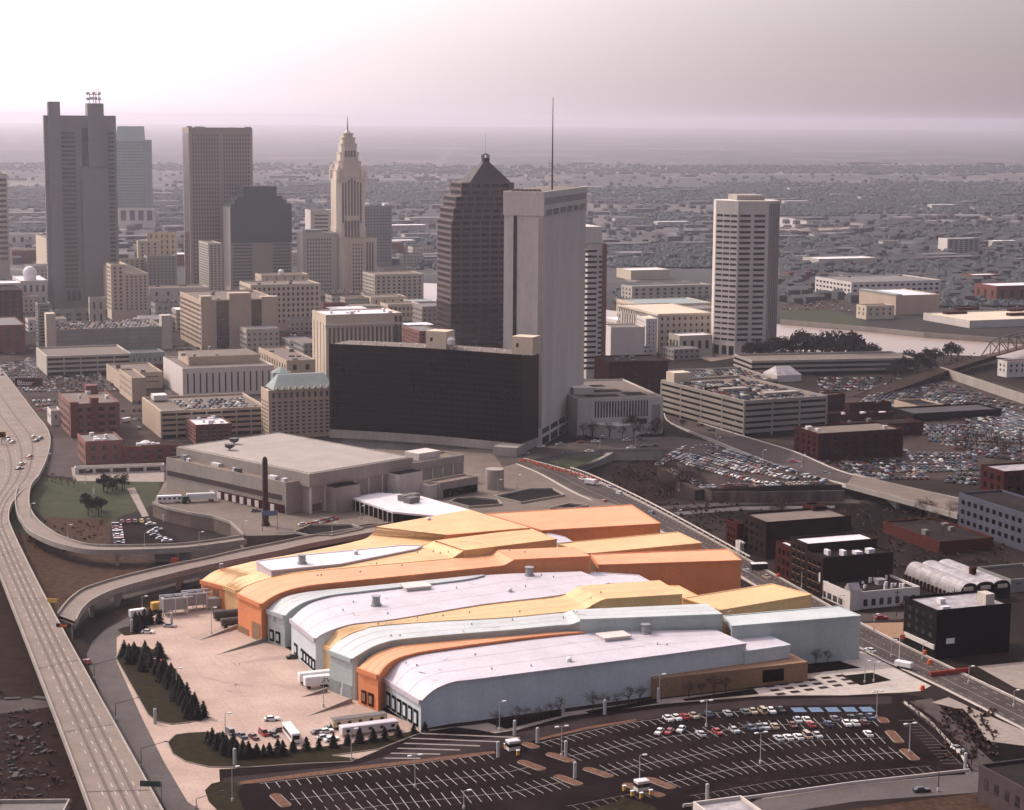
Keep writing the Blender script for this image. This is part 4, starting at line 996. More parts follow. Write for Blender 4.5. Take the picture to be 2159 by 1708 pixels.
# ------------------------------------------------------------------ the convention center: long curved bars and street pavilions
CU, CV = axes(22)
O0 = pt(885, 1543)
CCT = thing('convention_center', 'convention center of wavy orange peach sage and white metal bars side by side', 'convention center', O0)
def smooth_line(ps, n=4):
    out = []
    for i in range(len(ps) - 1):
        p0, p1, p2, p3 = ps[max(i - 1, 0)], ps[i], ps[i + 1], ps[min(i + 2, len(ps) - 1)]
        for k in range(n):
            t = k / n
            out.append(tuple(.5 * ((2 * b) + (c - a) * t + (2 * a - 5 * b + 4 * c - d) * t * t + (3 * b - a - 3 * c + d) * t ** 3) for a, b, c, d in zip(p0, p1, p2, p3)))
    out.append(ps[-1])
    return out
BARS = {}
def bar(key, near, far, wall, roof, trim, label=None, dip=0.0):
    N = [pt(x, y, z) for x, y, z in smooth_line(near)]
    Fr = [pt(x, y, z) for x, y, z in smooth_line(far)]
    # resample the far edge to the same count by arc length
    def resample(ps, n):
        L = [0]
        for a, b in zip(ps, ps[1:]): L.append(L[-1] + (b - a).length)
        out, i = [], 0
        for k in range(n):
            s = L[-1] * k / (n - 1)
            while i < len(L) - 2 and L[i + 1] < s: i += 1
            t = (s - L[i]) / max(1e-6, L[i + 1] - L[i])
            out.append(ps[i].lerp(ps[i + 1], min(1, t)))
        return out
    same = len(N) == len(Fr)
    if not same: Fr = resample(Fr, len(N))
    g = lambda p, z=0: Vector((p.x, p.y, z))
    mb = MB()
    for a, b in zip(N, N[1:]): mb.poly([g(a), g(b), b, a])
    for a, b in zip(Fr, Fr[1:]): mb.poly([g(b), g(a), a, b])
    mb.poly([g(Fr[0]), g(N[0]), N[0], Fr[0]]); mb.poly([g(N[-1]), g(Fr[-1]), Fr[-1], N[-1]])
    wl = build('hall_bar', mb, M[wall], CCT, label)
    mr = MB()
    up = Vector((0, 0, .12))
    for i in range(len(N) - 1): mr.poly([N[i] + up, N[i + 1] + up, Fr[i + 1] + up, Fr[i] + up])
    rf = build('roof', mr, M[roof], wl, smooth=True)
    # eave lip along the near edge and the loading end
    ml = MB()
    for a, b in zip(N, N[1:]):
        d = (b - a); d.z = 0
        if d.length < .05: continue
        n = Vector((d.y, -d.x, 0)).normalized() * .35
        ml.hexa([a + n - Vector((0, 0, .35)), b + n - Vector((0, 0, .35)), b - n, a - n], [a + n + up * 1.6, b + n + up * 1.6, b - n + up * 1.6, a - n + up * 1.6])
    build('eave', ml, M[trim], wl)
    for f_ in (.33, .67):
        ms = MB(); ln = [N[i].lerp(Fr[i], f_) + up * 1.4 for i in range(len(N))]
        for a, b in zip(ln[:-1], ln[1:]):
            dd = b - a; dd.z = 0
            if dd.length < .05: continue
            nn = Vector((dd.y, -dd.x, 0)).normalized() * .07; ms.poly([a + nn, b + nn, b - nn, a - nn])
        build('roof_seam', ms, M['seam'], rf)
    d = (N[0] - Fr[0]).normalized(); n = Vector((d.y, -d.x, 0))
    if n.x > 0: n = -n
    L = (N[0] - Fr[0]).length
    mt = MB(); mt.box(Fr[0], d, n, (0, L), (0, .7), -1.1, .35); build('fascia', mt, M[trim], wl)
    BARS[key] = (N, Fr, wl, rf)
    return wl
def facade_boxes(key, spans, z0, z1, m, name, fr=None, out=.12):
    N, Fr, wl, rf = BARS[key]
    a, b = Vector((Fr[0].x, Fr[0].y, 0)), Vector((N[0].x, N[0].y, 0))
    d = (b - a); L = d.length; d /= L; n = Vector((d.y, -d.x, 0))
    if n.x > 0: n = -n
    for s0, s1 in spans:
        o = None
        if fr: mb = MB(); mb.box(a, d, n, (L * s0, L * s1), (-.1, out * 2.5), z0, z1); o = build('dock_surround', mb, M[fr], wl)
        w0 = (s1 - s0) * .2 if fr else 0
        mb = MB(); mb.box(a, d, n, (L * (s0 + w0), L * (s1 - w0)), (0, out * (3.2 if fr else 1)), z0 + (.9 if fr else 0), z1 - (.8 if fr else 0))
        build(name, mb, M[m], o or wl)
def P3(ps, zs): return [(x, y, z) for (x, y), z in zip(ps, zs)]
z9 = (9, 11, 12.3, 12.9, 13, 13, 13, 13)
bar(1, P3([(887.5, 1478), (909, 1458.5), (931.6, 1446), (960, 1437), (1012, 1431), (1275, 1397), (1420, 1378), (1573, 1357)], z9),
    P3([(808, 1429), (824, 1407), (841, 1394), (866, 1385), (930, 1374), (1079, 1353), (1233, 1333.5), (1509, 1328.5)], z9), 'pale_gray', 'lavender', 'lavender')
bar(2, P3([(797, 1424.5), (812, 1404), (835, 1389), (866, 1379.5), (909, 1371), (1079, 1348), (1160, 1339), (1232, 1333)], (11.4, 13, 13.6, 13.9, 13.9, 13.9, 13.8, 13.6)),
    P3([(755.6, 1409), (781, 1384.7), (809.5, 1370.5), (840.7, 1362), (874.8, 1357.5), (1079, 1338), (1160, 1333), (1233, 1331)], (11.4, 13, 13.6, 13.9, 13.9, 13.9, 13.8, 13.6)), 'orange', 'orange_roof', 'orange')
zs3 = (13, 14.4, 15.3, 15.7, 15.8, 15.8, 15.8, 15.8, 15.8, 17.4, 17.7, 17.7)
bar(3, P3([(742.8, 1390.4), (755.6, 1381), (781, 1366), (809.5, 1355.5), (846, 1348), (965, 1337), (1079, 1328), (1171, 1319), (1205, 1316.5), (1230.6, 1307), (1247.6, 1305.5), (1523, 1295)], zs3),
    P3([(694.5, 1372), (710, 1356), (738.5, 1339), (767, 1329), (795, 1322), (930, 1311), (1060, 1304.5), (1165, 1293.5), (1192, 1291), (1215, 1286.5), (1232, 1285), (1491, 1273.5)], zs3), 'sage', 'sage_roof', 'sage')
zs4 = (9.8, 12, 14.2, 15.2, 15.8, 16, 16, 16, 16, 17.2, 19.2, 19.4, 19.4)
bar(4, P3([(701, 1369), (715, 1351), (740, 1335), (767, 1326.5), (795, 1319.5), (930, 1309.5), (1060, 1302.5), (1150, 1294), (1226, 1286), (1248, 1276), (1273, 1264.3), (1300, 1261.5), (1438, 1253)], zs4),
    P3([(677, 1356), (689, 1343), (708, 1331), (724, 1325), (750, 1318.5), (842, 1307), (960, 1284), (1100, 1266.5), (1180, 1258), (1198, 1250), (1220, 1238), (1245, 1234.3), (1391, 1224)], zs4), 'peach', 'peach', 'peach')
zs5 = (11.8, 13.4, 14.6, 15.4, 16, 16.3, 16.4, 16.4, 16.4)
bar(5, P3([(665.5, 1347.5), (679, 1337.5), (699, 1328.5), (724, 1320.5), (753, 1314.5), (835, 1305), (1012, 1275), (1185, 1254), (1283, 1229)], zs5),
    P3([(614, 1305.5), (636, 1285), (662, 1270), (693, 1260), (738.5, 1252.7), (852, 1237), (965.6, 1226), (1035, 1212.5), (1226, 1205.5)], zs5), 'pale_gray', 'lavender', 'lavender')
zs6 = (11.2, 12.8, 14.6, 15.6, 16.2, 16.8, 17, 17)
bar(6, P3([(600, 1299), (613.6, 1286.5), (639, 1271), (667.5, 1262), (698.8, 1255), (767, 1246.5), (965.6, 1224), (1020, 1213)], zs6),
    P3([(563.5, 1286), (576.7, 1272.6), (596.6, 1261), (625, 1252.7), (667.5, 1246), (767, 1237), (909, 1223), (1020, 1211.5)], zs6), 'sage', 'sage_roof', 'sage')
zs7 = (13.6, 15, 16.6, 17.6, 18.2, 18.4, 18.5, 18.5, 18.5, 20.2, 20.4, 20.4)
bar(7, P3([(550.5, 1274), (571.7, 1259.7), (601, 1246.6), (637, 1237.5), (683, 1231), (814.5, 1218), (1011, 1198), (1035, 1195.5), (1062, 1192), (1084, 1181), (1100, 1179.5), (1245.6, 1173)], zs7),
    P3([(501, 1251.5), (519, 1238), (552, 1225), (585, 1216), (637, 1208), (782, 1194), (950, 1177.7), (1005, 1172.5), (1032, 1169), (1050, 1161), (1064, 1159.5), (1209, 1153.5)], zs7), 'orange', 'orange_roof', 'orange')
zs8 = (9.0, 12.6, 15.8, 17.4, 18.2, 18.5, 18.6, 18.6, 18.6, 21, 21.3, 21.3)
bar(8, P3([(500, 1246), (519, 1236), (552, 1224), (585, 1215), (637, 1207), (782, 1193), (930, 1180), (948, 1178), (953, 1177), (978.6, 1161), (995, 1158.7), (1174, 1137)], zs8),
    P3([(474, 1236), (500, 1220), (542, 1208), (572, 1203.5), (620, 1197), (716, 1187), (850, 1164), (880, 1157), (893, 1152), (918, 1140), (935, 1138), (1118, 1114)], zs8), 'peach', 'peach', 'peach')
zs9 = (8.6, 12, 15, 17, 18, 18.4, 18.6, 18.6, 18.7, 21.4, 21.8, 21.8)
bar(9, P3([(501, 1244), (519, 1226), (542, 1212), (572, 1203), (650, 1191), (716, 1186), (850, 1162), (880, 1155), (922, 1139), (940, 1129), (960, 1127), (1118, 1113)], zs9),
    P3([(424, 1224), (453.6, 1204), (486, 1195.7), (540.6, 1183), (600, 1172.5), (650.5, 1163), (715, 1150), (745, 1143), (775, 1134), (795, 1113), (808, 1108), (989, 1075)], zs9), 'orange', 'peach', 'orange')
# raised white roof block, low links
def slab(key, px, z, zb, wall, roof, label=None):
    ring = [pt(x, y, z) for x, y in px]
    if sum((q.x - p.x) * (q.y + p.y) for p, q in zip(ring, ring[1:] + ring[:1])) > 0: ring.reverse()
    mb = MB(); n = len(ring)
    for i in range(n):
        a, b = ring[i], ring[(i + 1) % n]
        mb.poly([Vector((a.x, a.y, zb)), Vector((b.x, b.y, zb)), b, a])
    wl = build(key, mb, M[wall], CCT, label)
    mr = MB(); mr.poly([p + Vector((0, 0, .06)) for p in ring]); rf = build('roof', mr, M[roof], wl)
    ml = MB()
    for i in range(n):
        a, b = ring[i], ring[(i + 1) % n]
        d = b - a
        if d.length < .1: continue
        L = d.length; d /= L; nn = Vector((d.y, -d.x, 0)); ml.box(a, d, nn, (0, L), (-.3, .25), -.3, .28)
    build('eave', ml, M[wall], wl)
    return wl, ring
slab('roof_block', [(540.6, 1184), (572, 1204), (716, 1190), (878, 1158), (890, 1151), (845, 1151), (755, 1160), (640, 1171)], 19.3, 12, 'lavender', 'white_roof', 'raised white roof block')
slab('hall_extension', [(1571, 1374), (1666, 1360.5), (1615.5, 1340.5), (1520, 1345)], 10.6, 0, 'pale_gray', 'lavender')
slab('link_roof', [(1281, 1231), (1376, 1230), (1345, 1213.5), (1228, 1206)], 14.0, 0, 'lavender', 'lavender')
slab('pavilion', [(1543, 1321), (1814.5, 1299), (1766, 1279), (1525.6, 1299.5)], 15.0, 0, 'sage', 'sage_roof')
w1, _ = slab('pavilion', [(1520, 1287), (1711, 1254.5), (1627, 1232), (1441, 1262)], 15.5, 0, 'peach', 'peach')
w2, r2 = slab('pavilion', [(1262, 1191.7), (1563, 1182), (1533.5, 1158.5), (1246, 1170)], 16.0, 0, 'orange', 'orange_roof')
slab('pavilion', [(1240, 1168), (1479, 1145.5), (1428, 1122.5), (1176, 1147)], 15.0, 0, 'peach', 'peach')
slab('pavilion', [(1143, 1119), (1392, 1104.5), (1330, 1065), (1024, 1084)], 16.5, 0, 'orange', 'orange_roof')
slab('link_roof', [(1440, 1262), (1470, 1257), (1430, 1236), (1392, 1236)], 13.0, 0, 'peach', 'peach')
slab('link_roof', [(1176, 1146), (1206, 1143), (1190, 1133), (1150, 1124)], 15.2, 0, 'lavender', 'lavender')
slab('link_roof', [(1530, 1302), (1725, 1285), (1690, 1277), (1500, 1292)], 11.0, 0, 'lavender', 'lavender')
for px in ([(1525.5, 1300.5), (1542.5, 1321.5)], [(1246.2, 1171.5), (1261.5, 1192.5)]):
    z = 14.6 if px[0][1] > 1250 else 15.6
    a, b = pt(*px[0], z), pt(*px[1], z)
    d = (b - a).normalized(); n = Vector((d.y, -d.x, 0))
    if n.x > 0: n = -n
    mb = MB(); mb.box(a, d, n, (.3, (b - a).length - .2), (.05, .4), -9, -1.0); build('glazed_link', mb, M['dark_glass'], CCT)
# loading doors and wall panels
facade_boxes(1, [(.10 + .145 * k, .10 + .145 * k + .105) for k in range(6)], .5, 5.4, 'pale_gray', 'dock_door', 'black_wall')
facade_boxes(2, [(.18, .42), (.52, .78)], .8, 5.0, 'ochre', 'dock_door', 'dark_brick')
facade_boxes(3, [(.02, .48), (.60, .98)], 0, 4.2, 'verdigris', 'panel_door'); facade_boxes(3, [(.49, .59)], 0, 2.4, 'lavender', 'door', out=.2)
facade_boxes(5, [(.42 + .12 * k, .42 + .12 * k + .085) for k in range(5)], .8, 4.6, 'pale_gray', 'dock_door', 'black_wall'); facade_boxes(5, [(.14, .26)], .8, 4.6, 'pale_gray', 'dock_door', 'black_wall')
N, Fr, wl, rf = BARS[5]
facade_boxes(6, [(.15, .38), (.50, .74)], .8, 4.8, 'sage', 'dock_door', 'black_wall'); facade_boxes(6, [(.36, .50)], 8.0, 9.8, 'verdigris', 'vent')
facade_boxes(7, [(.02, .46)], 0, 2.4, 'ochre', 'wall_base'); facade_boxes(7, [(.60, .96)], 0, 6.2, 'ochre', 'panel_door')
facade_boxes(9, [(.10, .24), (.34, .48), (.66, .78)], 4.0, 6.6, 'ochre', 'window_panel')
# roof monitors and vents
def roof_item(key, x, y, z, kind):
    c = pt(x, y, z)
    rf = BARS[key][3]
    mb = MB()
    if kind == 'curb':
        mb.box(c, CU, CV, (-4.5, 4.5), (-3, 3), .1, 1.0); mb.box(c, CU, CV, (-4.9, 4.9), (-3.4, 3.4), 1.0, 1.4); build('skylight', mb, M['white_wall'], rf)
    elif kind == 'fan':
        mb.lathe(c, [(1.9, .1), (1.9, .5), (1.5, .6), (1.3, 2.8), (1.7, 3.1), (1.7, 3.3), (1.2, 3.35)], 12); build('exhaust_fan', mb, M['steel'], rf)
    else:
        mb.lathe(c, [(.9, .1), (.9, .5), (.5, .9), (1.1, 1.1), (.4, 1.5)], 10); build('roof_vent', mb, M['dish'], rf)
for a in ((1, 1294, 1346, 13, 'curb'), (1, 1361, 1336, 13, 'fan'), (1, 1200, 1395, 13, 'vent'), (5, 877, 1241, 16.4, 'curb'), (5, 793, 1276, 16.4, 'fan'), (5, 1116, 1214, 16.4, 'fan'), (5, 1075, 1248, 16.4, 'vent'), (8, 904, 1098, 21.5, 'vent'), (8, 637, 1188, 19.4, 'fan'), (8, 750, 1168, 19.4, 'vent')): roof_item(*a)
rv = random.Random(19)
for key in (1, 3, 4, 5, 7, 8):
    N, Fr, wl, rf = BARS[key]
    for k in range(7):
        i = rv.randrange(len(N) // 3, len(N)); c = N[i].lerp(Fr[i], rv.uniform(.15, .85)) + CU * rv.uniform(-4, 4)
        mb = MB(); mb.lathe(c, [(.22, .1), (.22, .5), (.34, .55), (.2, .7)], 7); build('roof_pipe', mb, M['steel'], rf)
    for k in range(9):
        i = rv.randrange(len(N) // 3, len(N)); c = N[i].lerp(Fr[i], rv.uniform(.1, .9)) + CU * rv.uniform(-5, 5) + Vector((0, 0, .17))
        mb = MB(); a = rv.uniform(0, 3); L = rv.uniform(.5, 2.2); dd = CU * math.cos(a) + CV * math.sin(a); nn = (CU * -math.sin(a) + CV * math.cos(a)) * rv.uniform(.08, .3)
        mb.poly([c - dd * L - nn, c + dd * L - nn * .4, c + dd * L + nn, c - dd * L + nn * .5]); build('roof_stain', mb, M['seam'], rf)
# brown brick base along the street lawn
b0, b1 = pt(1379, 1473), pt(1702, 1436)
d = (b1 - b0); L = d.length; d.normalize(); n = Vector((-d.y, d.x, 0))
mb = MB(); mb.box(b0, d, n, (0, L), (0, 26), 0, 6.4); wl = build('brick_base', mb, M['ochre'], CCT)
mb = MB(); mb.box(b0, d, n, (L * .70, L * .84), (-.15, .1), 1.2, 5.2); build('entrance', mb, M['black_glass'], wl)
# flue and dock ramps
c = pt(468, 1262); mb = MB(); mb.tube(c, (c.x, c.y, 13.5), 1.0, .85, 10)
tag(build('steel_flue', mb, M['steel'], None), 'plain gray flue standing before the low orange end wall', 'flue')
for p, q in (((561, 1352), (457, 1381)), ((742, 1481), (648, 1510)), ((690, 1459), (635, 1470)), ((500, 1325), (420, 1350))):
    a, b = pt(*p), pt(*q); dd = (b - a); L = dd.length; dd.normalize(); n = Vector((-dd.y, dd.x, 0)) * .25
    mb = MB(); mb.hexa([a - n, b - n, b + n, a + n], [a - n + Vector((0, 0, 1.5)), b - n + Vector((0, 0, .1)), b + n + Vector((0, 0, .1)), a + n + Vector((0, 0, 1.5))])
    tag(build('ramp_wall', mb, M['concrete']), 'tapering concrete wall of a loading ramp in the truck yard', 'wall', 'ramp walls in the truck yard')

# ------------------------------------------------------------------ ground, roads, water
def far_ground():
    m = bpy.data.materials.new('far_ground'); m.use_nodes = True
    n, l = m.node_tree.nodes, m.node_tree.links
    bs = n['Principled BSDF']; bs.inputs['Roughness'].default_value = 0.95; bs.inputs['Specular IOR Level'].default_value = 0.1
    g = n.new('ShaderNodeNewGeometry')
    def noise(sc, det=5, rot=0.3, sy=1.0):
        mp = n.new('ShaderNodeMapping'); mp.inputs['Scale'].default_value = (sc, sc * sy, sc); mp.inputs['Rotation'].default_value = (0, 0, rot)
        l.new(g.outputs['Position'], mp.inputs[0])
        t = n.new('ShaderNodeTexNoise'); t.inputs['Scale'].default_value = 1; t.inputs['Detail'].default_value = det; t.inputs['Roughness'].default_value = .62
        l.new(mp.outputs[0], t.inputs['Vector']); return t.outputs['Fac']
    def ramp(f, p0, c0, p1, c1):
        r = n.new('ShaderNodeValToRGB'); e = r.color_ramp.elements
        e[0].position, e[1].position = p0, p1; e[0].color, e[1].color = (*c0, 1), (*c1, 1); l.new(f, r.inputs[0]); return r.outputs[0]
    def mix(f, a, b):
        x = n.new('ShaderNodeMix'); x.data_type = 'RGBA'; l.new(f, x.inputs[0]); l.new(a, x.inputs[6]); l.new(b, x.inputs[7]); return x.outputs[2]
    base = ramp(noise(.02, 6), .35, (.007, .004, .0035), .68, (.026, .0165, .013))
    wood = ramp(noise(.012, 6, .9), .35, (.040, .042, .046), .7, (.075, .074, .074))  # far tones kept light and flat in place of distance haze
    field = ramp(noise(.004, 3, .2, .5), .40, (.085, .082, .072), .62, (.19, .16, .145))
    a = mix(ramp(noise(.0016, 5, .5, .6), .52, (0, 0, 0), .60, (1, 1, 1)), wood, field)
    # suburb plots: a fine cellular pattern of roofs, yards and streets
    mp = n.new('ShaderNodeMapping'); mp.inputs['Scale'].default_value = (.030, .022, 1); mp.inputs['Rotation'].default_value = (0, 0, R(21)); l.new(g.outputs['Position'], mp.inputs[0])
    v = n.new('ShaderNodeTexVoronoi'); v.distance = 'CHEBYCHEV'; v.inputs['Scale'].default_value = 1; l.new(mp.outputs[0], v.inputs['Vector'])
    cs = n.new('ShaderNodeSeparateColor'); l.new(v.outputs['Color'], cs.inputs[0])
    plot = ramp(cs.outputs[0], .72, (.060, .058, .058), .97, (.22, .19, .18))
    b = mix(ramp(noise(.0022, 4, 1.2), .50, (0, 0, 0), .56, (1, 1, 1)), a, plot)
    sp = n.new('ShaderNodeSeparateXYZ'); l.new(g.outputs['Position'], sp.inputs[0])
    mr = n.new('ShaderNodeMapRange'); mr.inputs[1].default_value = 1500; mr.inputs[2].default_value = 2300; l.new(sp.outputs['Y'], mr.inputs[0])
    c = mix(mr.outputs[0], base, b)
    l.new(c, bs.inputs['Base Color'])
    mb = MB(); s = 42000
    xs = [-s, -6000, -2500, -1200, -600, 0, 600, 1200, 2500, 6000, s]; ys = [-1500, 300, 600, 900, 1300, 2000, 3000, 5000, 9000, 18000, s]
    for i in range(10):
        for j in range(10): mb.poly([(xs[i], ys[j], 0), (xs[i + 1], ys[j], 0), (xs[i + 1], ys[j + 1], 0), (xs[i], ys[j + 1], 0)])
    tag(build('ground', mb, m), kind='structure')
far_ground()
def ribbon(name, L, Rr, m, z=0.05, kind='structure'):
    mb = MB()
    z = z if isinstance(z, (list, tuple)) else [z] * len(L)
    a = [pt(x, y, h) for (x, y), h in zip(L, z)]; b = [pt(x, y, h) for (x, y), h in zip(Rr, z)]
    for i in range(len(a) - 1): mb.poly([a[i], b[i], b[i + 1], a[i + 1]])
    return tag(build(name, mb, M[m]), kind=kind)
def elevated(name, L, Rr, z, m='highway', side='concrete', th=1.3, par=.9, pier_at=(), wd=None, dens=4):
    zl = z if isinstance(z, (list, tuple)) else [z] * len(L)
    a = [pt(*q) for q in smooth_line([(x, y, h) for (x, y), h in zip(L, zl)], dens)]
    b = [pt(*q) for q in smooth_line([(x, y, h) for (x, y), h in zip(Rr, zl)], dens)]
    mb = MB(); k = Vector((0, 0, th))
    for i in range(len(a) - 1):
        mb.poly([a[i], b[i], b[i + 1], a[i + 1]])
        mb.poly([a[i] - k, a[i + 1] - k, b[i + 1] - k, b[i] - k])
    o = tag(build(name, mb, M[m]), kind='structure')
    for ps in (a, b):
        ms = MB()
        for p, q in zip(ps, ps[1:]):
            d = (q - p)
            if d.length < .05: continue
            d.normalize(); n = Vector((d.y, -d.x, 0)).normalized() * .22
            ms.hexa([p - n - k, q - n - k, q + n - k, p + n - k], [p - n + Vector((0, 0, par)), q - n + Vector((0, 0, par)), q + n + Vector((0, 0, par)), p + n + Vector((0, 0, par))])
        build('parapet', ms, M[side], o)
    for i in pier_at:
        i = min(len(a) - 1, int(i * (len(a) - 1)))
        c, d = (a[i] + b[i]) / 2, (b[i] - a[i]); W_ = d.length; d.normalize(); n = Vector((-d.y, d.x, 0)).normalized()
        mp = MB(); mp.box(Vector((c.x, c.y, 0)), d, n, (-W_ * .32, W_ * .32), (-.8, .8), -.5, c.z - th); build('pier', mp, M['concrete'], o)
    return o, a, b
HWL = [(-140, 790), (-90, 880), (-40, 945), (-12, 1000), (-30, 1060), (-38, 1110), (-20, 1160), (20, 1262), (97, 1460), (160, 1625), (220, 1790)]
HWR = [(0, 776), (70, 868), (106, 925), (84, 1000), (34, 1050), (18, 1086), (30, 1130), (95, 1262), (190, 1437), (290, 1618), (385, 1790)]
HWZ = [.4, .6, 1.0, 3.0, 5, 6, 7, 7, 7, 7, 7]
hw, hl, hr = elevated('elevated_highway', HWL, HWR, HWZ, pier_at=(.62, .72, .82, .92))
# lane dashes and joints
mk = MB(); n = len(hl)
for f_, dash in ((.27, 1), (.46, 1), (.63, 1), (.80, 1), (.035, 0), (.965, 0)):
    line = [hl[i].lerp(hr[i], f_) + Vector((0, 0, .06)) for i in range(n)]
    acc = 0
    for p, q in zip(line, line[1:]):
        d = (q - p); L = d.length; d.normalize(); nn = Vector((d.y, -d.x, 0)).normalized()
        s = 0.0
        if not dash: continue
        while s < L:
            e = min(L, s + 3.2)
            mk.poly([p + d * s - nn * .10, p + d * s + nn * .10, p + d * e + nn * .10, p + d * e - nn * .10]); s += 11.5
build('lane_marking', mk, M['paint'], hw)
mt = MB()
for f_ in (.36, .55, .73):
    for i in range(n - 1):
        p, q = hl[i].lerp(hr[i], f_) + Vector((0, 0, .03)), hl[i + 1].lerp(hr[i + 1], f_) + Vector((0, 0, .03)); d = (q - p).normalized(); nn = Vector((d.y, -d.x, 0)) * .45
        mt.poly([p - nn, p + nn, q + nn, q - nn])
build('tyre_track', mt, mat('tyre_track', (.125, .094, .078), .9, .15, .4), hw)
mj = MB()
for i in range(4, n, 3):
    d = (hr[i] - hl[i]); nn = Vector((-d.y, d.x, 0)).normalized() * .22; up = Vector((0, 0, .045))
    mj.poly([hl[i] - nn + up, hr[i] - nn + up, hr[i] + nn + up, hl[i] + nn + up])
build('deck_joint', mj, M['street'], hw)
RAU = [(84, 1003), (66, 1024), (61, 1051), (64, 1075), (82, 1101), (115, 1126), (150, 1141), (200, 1151.5), (300, 1152), (400, 1147.5), (510, 1132)]
RAL = [(37, 1030), (32, 1056), (37, 1083), (45, 1098), (62, 1121), (105, 1143), (150, 1156), (200, 1163), (300, 1162), (400, 1157), (520, 1141)]
elevated('entry_ramp', RAU, RAL, [5, 5.2, 5.5, 5.6, 5.8, 6, 6.2, 6.3, 6.3, 6.3, 6.1], pier_at=(.75, .88))
RBU = [(122, 1297), (142, 1271), (170, 1248), (199, 1236), (255, 1219), (337, 1199), (430, 1180), (512, 1161), (587, 1146), (650, 1133), (775, 1113), (840, 1102)]
RBL = [(160, 1311), (170, 1291), (184, 1276), (200, 1265), (242, 1246), (327, 1222), (420, 1199), (520, 1178), (590, 1164), (655, 1149), (782, 1126), (860, 1111)]
ex, el, er = elevated('exit_ramp', RBU, RBL, [7, 7, 7, 7, 6.9, 6.8, 6.7, 6.6, 6.4, 6.3, 6.1, 6.05], pier_at=(.25, .38, .52, .68))
# frontage road, truck yard, drives and lots
ground('frontage_road', [(272, 1300), (225, 1326), (195, 1352), (183, 1380), (190, 1410), (215, 1470), (260, 1560), (310, 1640), (370, 1740), (470, 1740), (395, 1690), (345, 1605), (300, 1515), (246, 1395), (246, 1345), (275, 1322), (330, 1300)], .04, M['blue_asphalt'])
ground('truck_yard', [(330, 1296), (275, 1322), (246, 1345), (246, 1395), (300, 1515), (345, 1605), (395, 1690), (470, 1740), (490, 1660), (462, 1622), (740, 1606), (885, 1546), (890, 1535), (742, 1470), (668, 1405), (560, 1340), (500, 1300), (440, 1262)], .05, M['yard'])
ground('apron', [(330, 1290), (440, 1250), (424, 1240), (300, 1262), (240, 1290), (262, 1302)], .045, M['brown_slope'])
ground('parking_lot', [(462, 1622), (600, 1618), (745, 1606), (800, 1583), (890, 1546), (950, 1536), (1040, 1544), (1090, 1540), (1200, 1510), (1400, 1484), (1600, 1468), (1900, 1462), (1965, 1475), (2075, 1570), (2048, 1628), (1920, 1640), (1750, 1664), (1600, 1686), (1500, 1712), (1400, 1760), (470, 1760)], .06, M['asphalt'])
ground('curved_drive', [(470, 1640), (750, 1612), (900, 1568), (1040, 1556), (1110, 1541), (1210, 1517), (1400, 1492), (1600, 1475), (1880, 1468), (1880, 1484), (1660, 1488), (1480, 1500), (1340, 1520), (1130, 1560), (1000, 1590), (800, 1622), (540, 1650), (470, 1660)], .08, M['drive'])
ground('sidewalk', [(892, 1544), (960, 1533), (1010, 1539), (1044, 1546), (1090, 1539), (1200, 1509), (1400, 1484), (1600, 1468), (1900, 1461), (1942, 1457), (1963, 1446), (1815, 1377), (1702, 1419), (1700, 1438), (1586, 1452), (1379, 1476), (1000, 1528), (890, 1540)], .12, M['walk'])
for k, px in enumerate(([(1029, 1524), (1068, 1537), (1192, 1507), (1180, 1501)], [(1234, 1500), (1246, 1506), (1390, 1482), (1384, 1474)], [(1438, 1474), (1446, 1478), (1600, 1463), (1588, 1452)], [(1703, 1420), (1815, 1408), (1770, 1394), (1706, 1400)])):
    ground('planting_bed', px, .16, M['soil'], kind='structure')
ground('street_lawn', [(1774, 1425), (1815, 1445), (1880, 1434), (1840, 1418)], .17, M['soil'])
ground('plaza_paving', [(1590, 1452), (1702, 1436), (1815, 1372), (1963, 1446), (1942, 1457), (1785, 1466), (1666, 1466), (1600, 1464)], .14, M['plaza'])
mb = MB()
u, v = axes(22)
for i in range(6):
    for j in range(3):
        c = pt(1622 + 30 * i + 12 * j, 1455 - 4.5 * i + (j - 1) * 8, .19); mb.poly([c + u * -1.6 + v * -1.1, c + u * 1.6 + v * -1.1, c + u * 1.6 + v * 1.1, c + u * -1.6 + v * 1.1])
tag(build('tree_grate_paving', mb, M['drive']), kind='structure')
# main street on the right, its bridge part raised
RZ = [6.05, 6.05, 6, 5, 2.5, .5, .1, .1, .1]
L_ = [(1088, 978), (1140, 1000), (1218, 1043), (1331, 1090), (1440, 1145), (1560, 1215), (1815, 1368), (1990, 1452), (2300, 1612)]
R_ = [(1104, 966), (1203, 992), (1268, 1017), (1383, 1073), (1530, 1153), (1635, 1212), (1815, 1313), (1963, 1387), (2300, 1546)]
st, sl, sr = elevated('main_street', L_, R_, RZ, m='street', side='pale_concrete', par=.18)
mk = MB()
for f_ in (.16, .40, .62, .82):
    for i in range(len(sl) - 1):
        p, q = sl[i].lerp(sr[i], f_) + Vector((0, 0, .05)), sl[i + 1].lerp(sr[i + 1], f_) + Vector((0, 0, .05)); d = (q - p).normalized(); nn = Vector((d.y, -d.x, 0)) * .16
        if f_ == .40: mk.poly([p - nn, p + nn, q + nn, q - nn])
        else:
            for k in range(4): a, b = p.lerp(q, k / 4), p.lerp(q, k / 4 + .1); mk.poly([a - nn, a + nn, b + nn, b - nn])
build('lane_marking', mk, M['faint_paint'], st)
mk = MB()
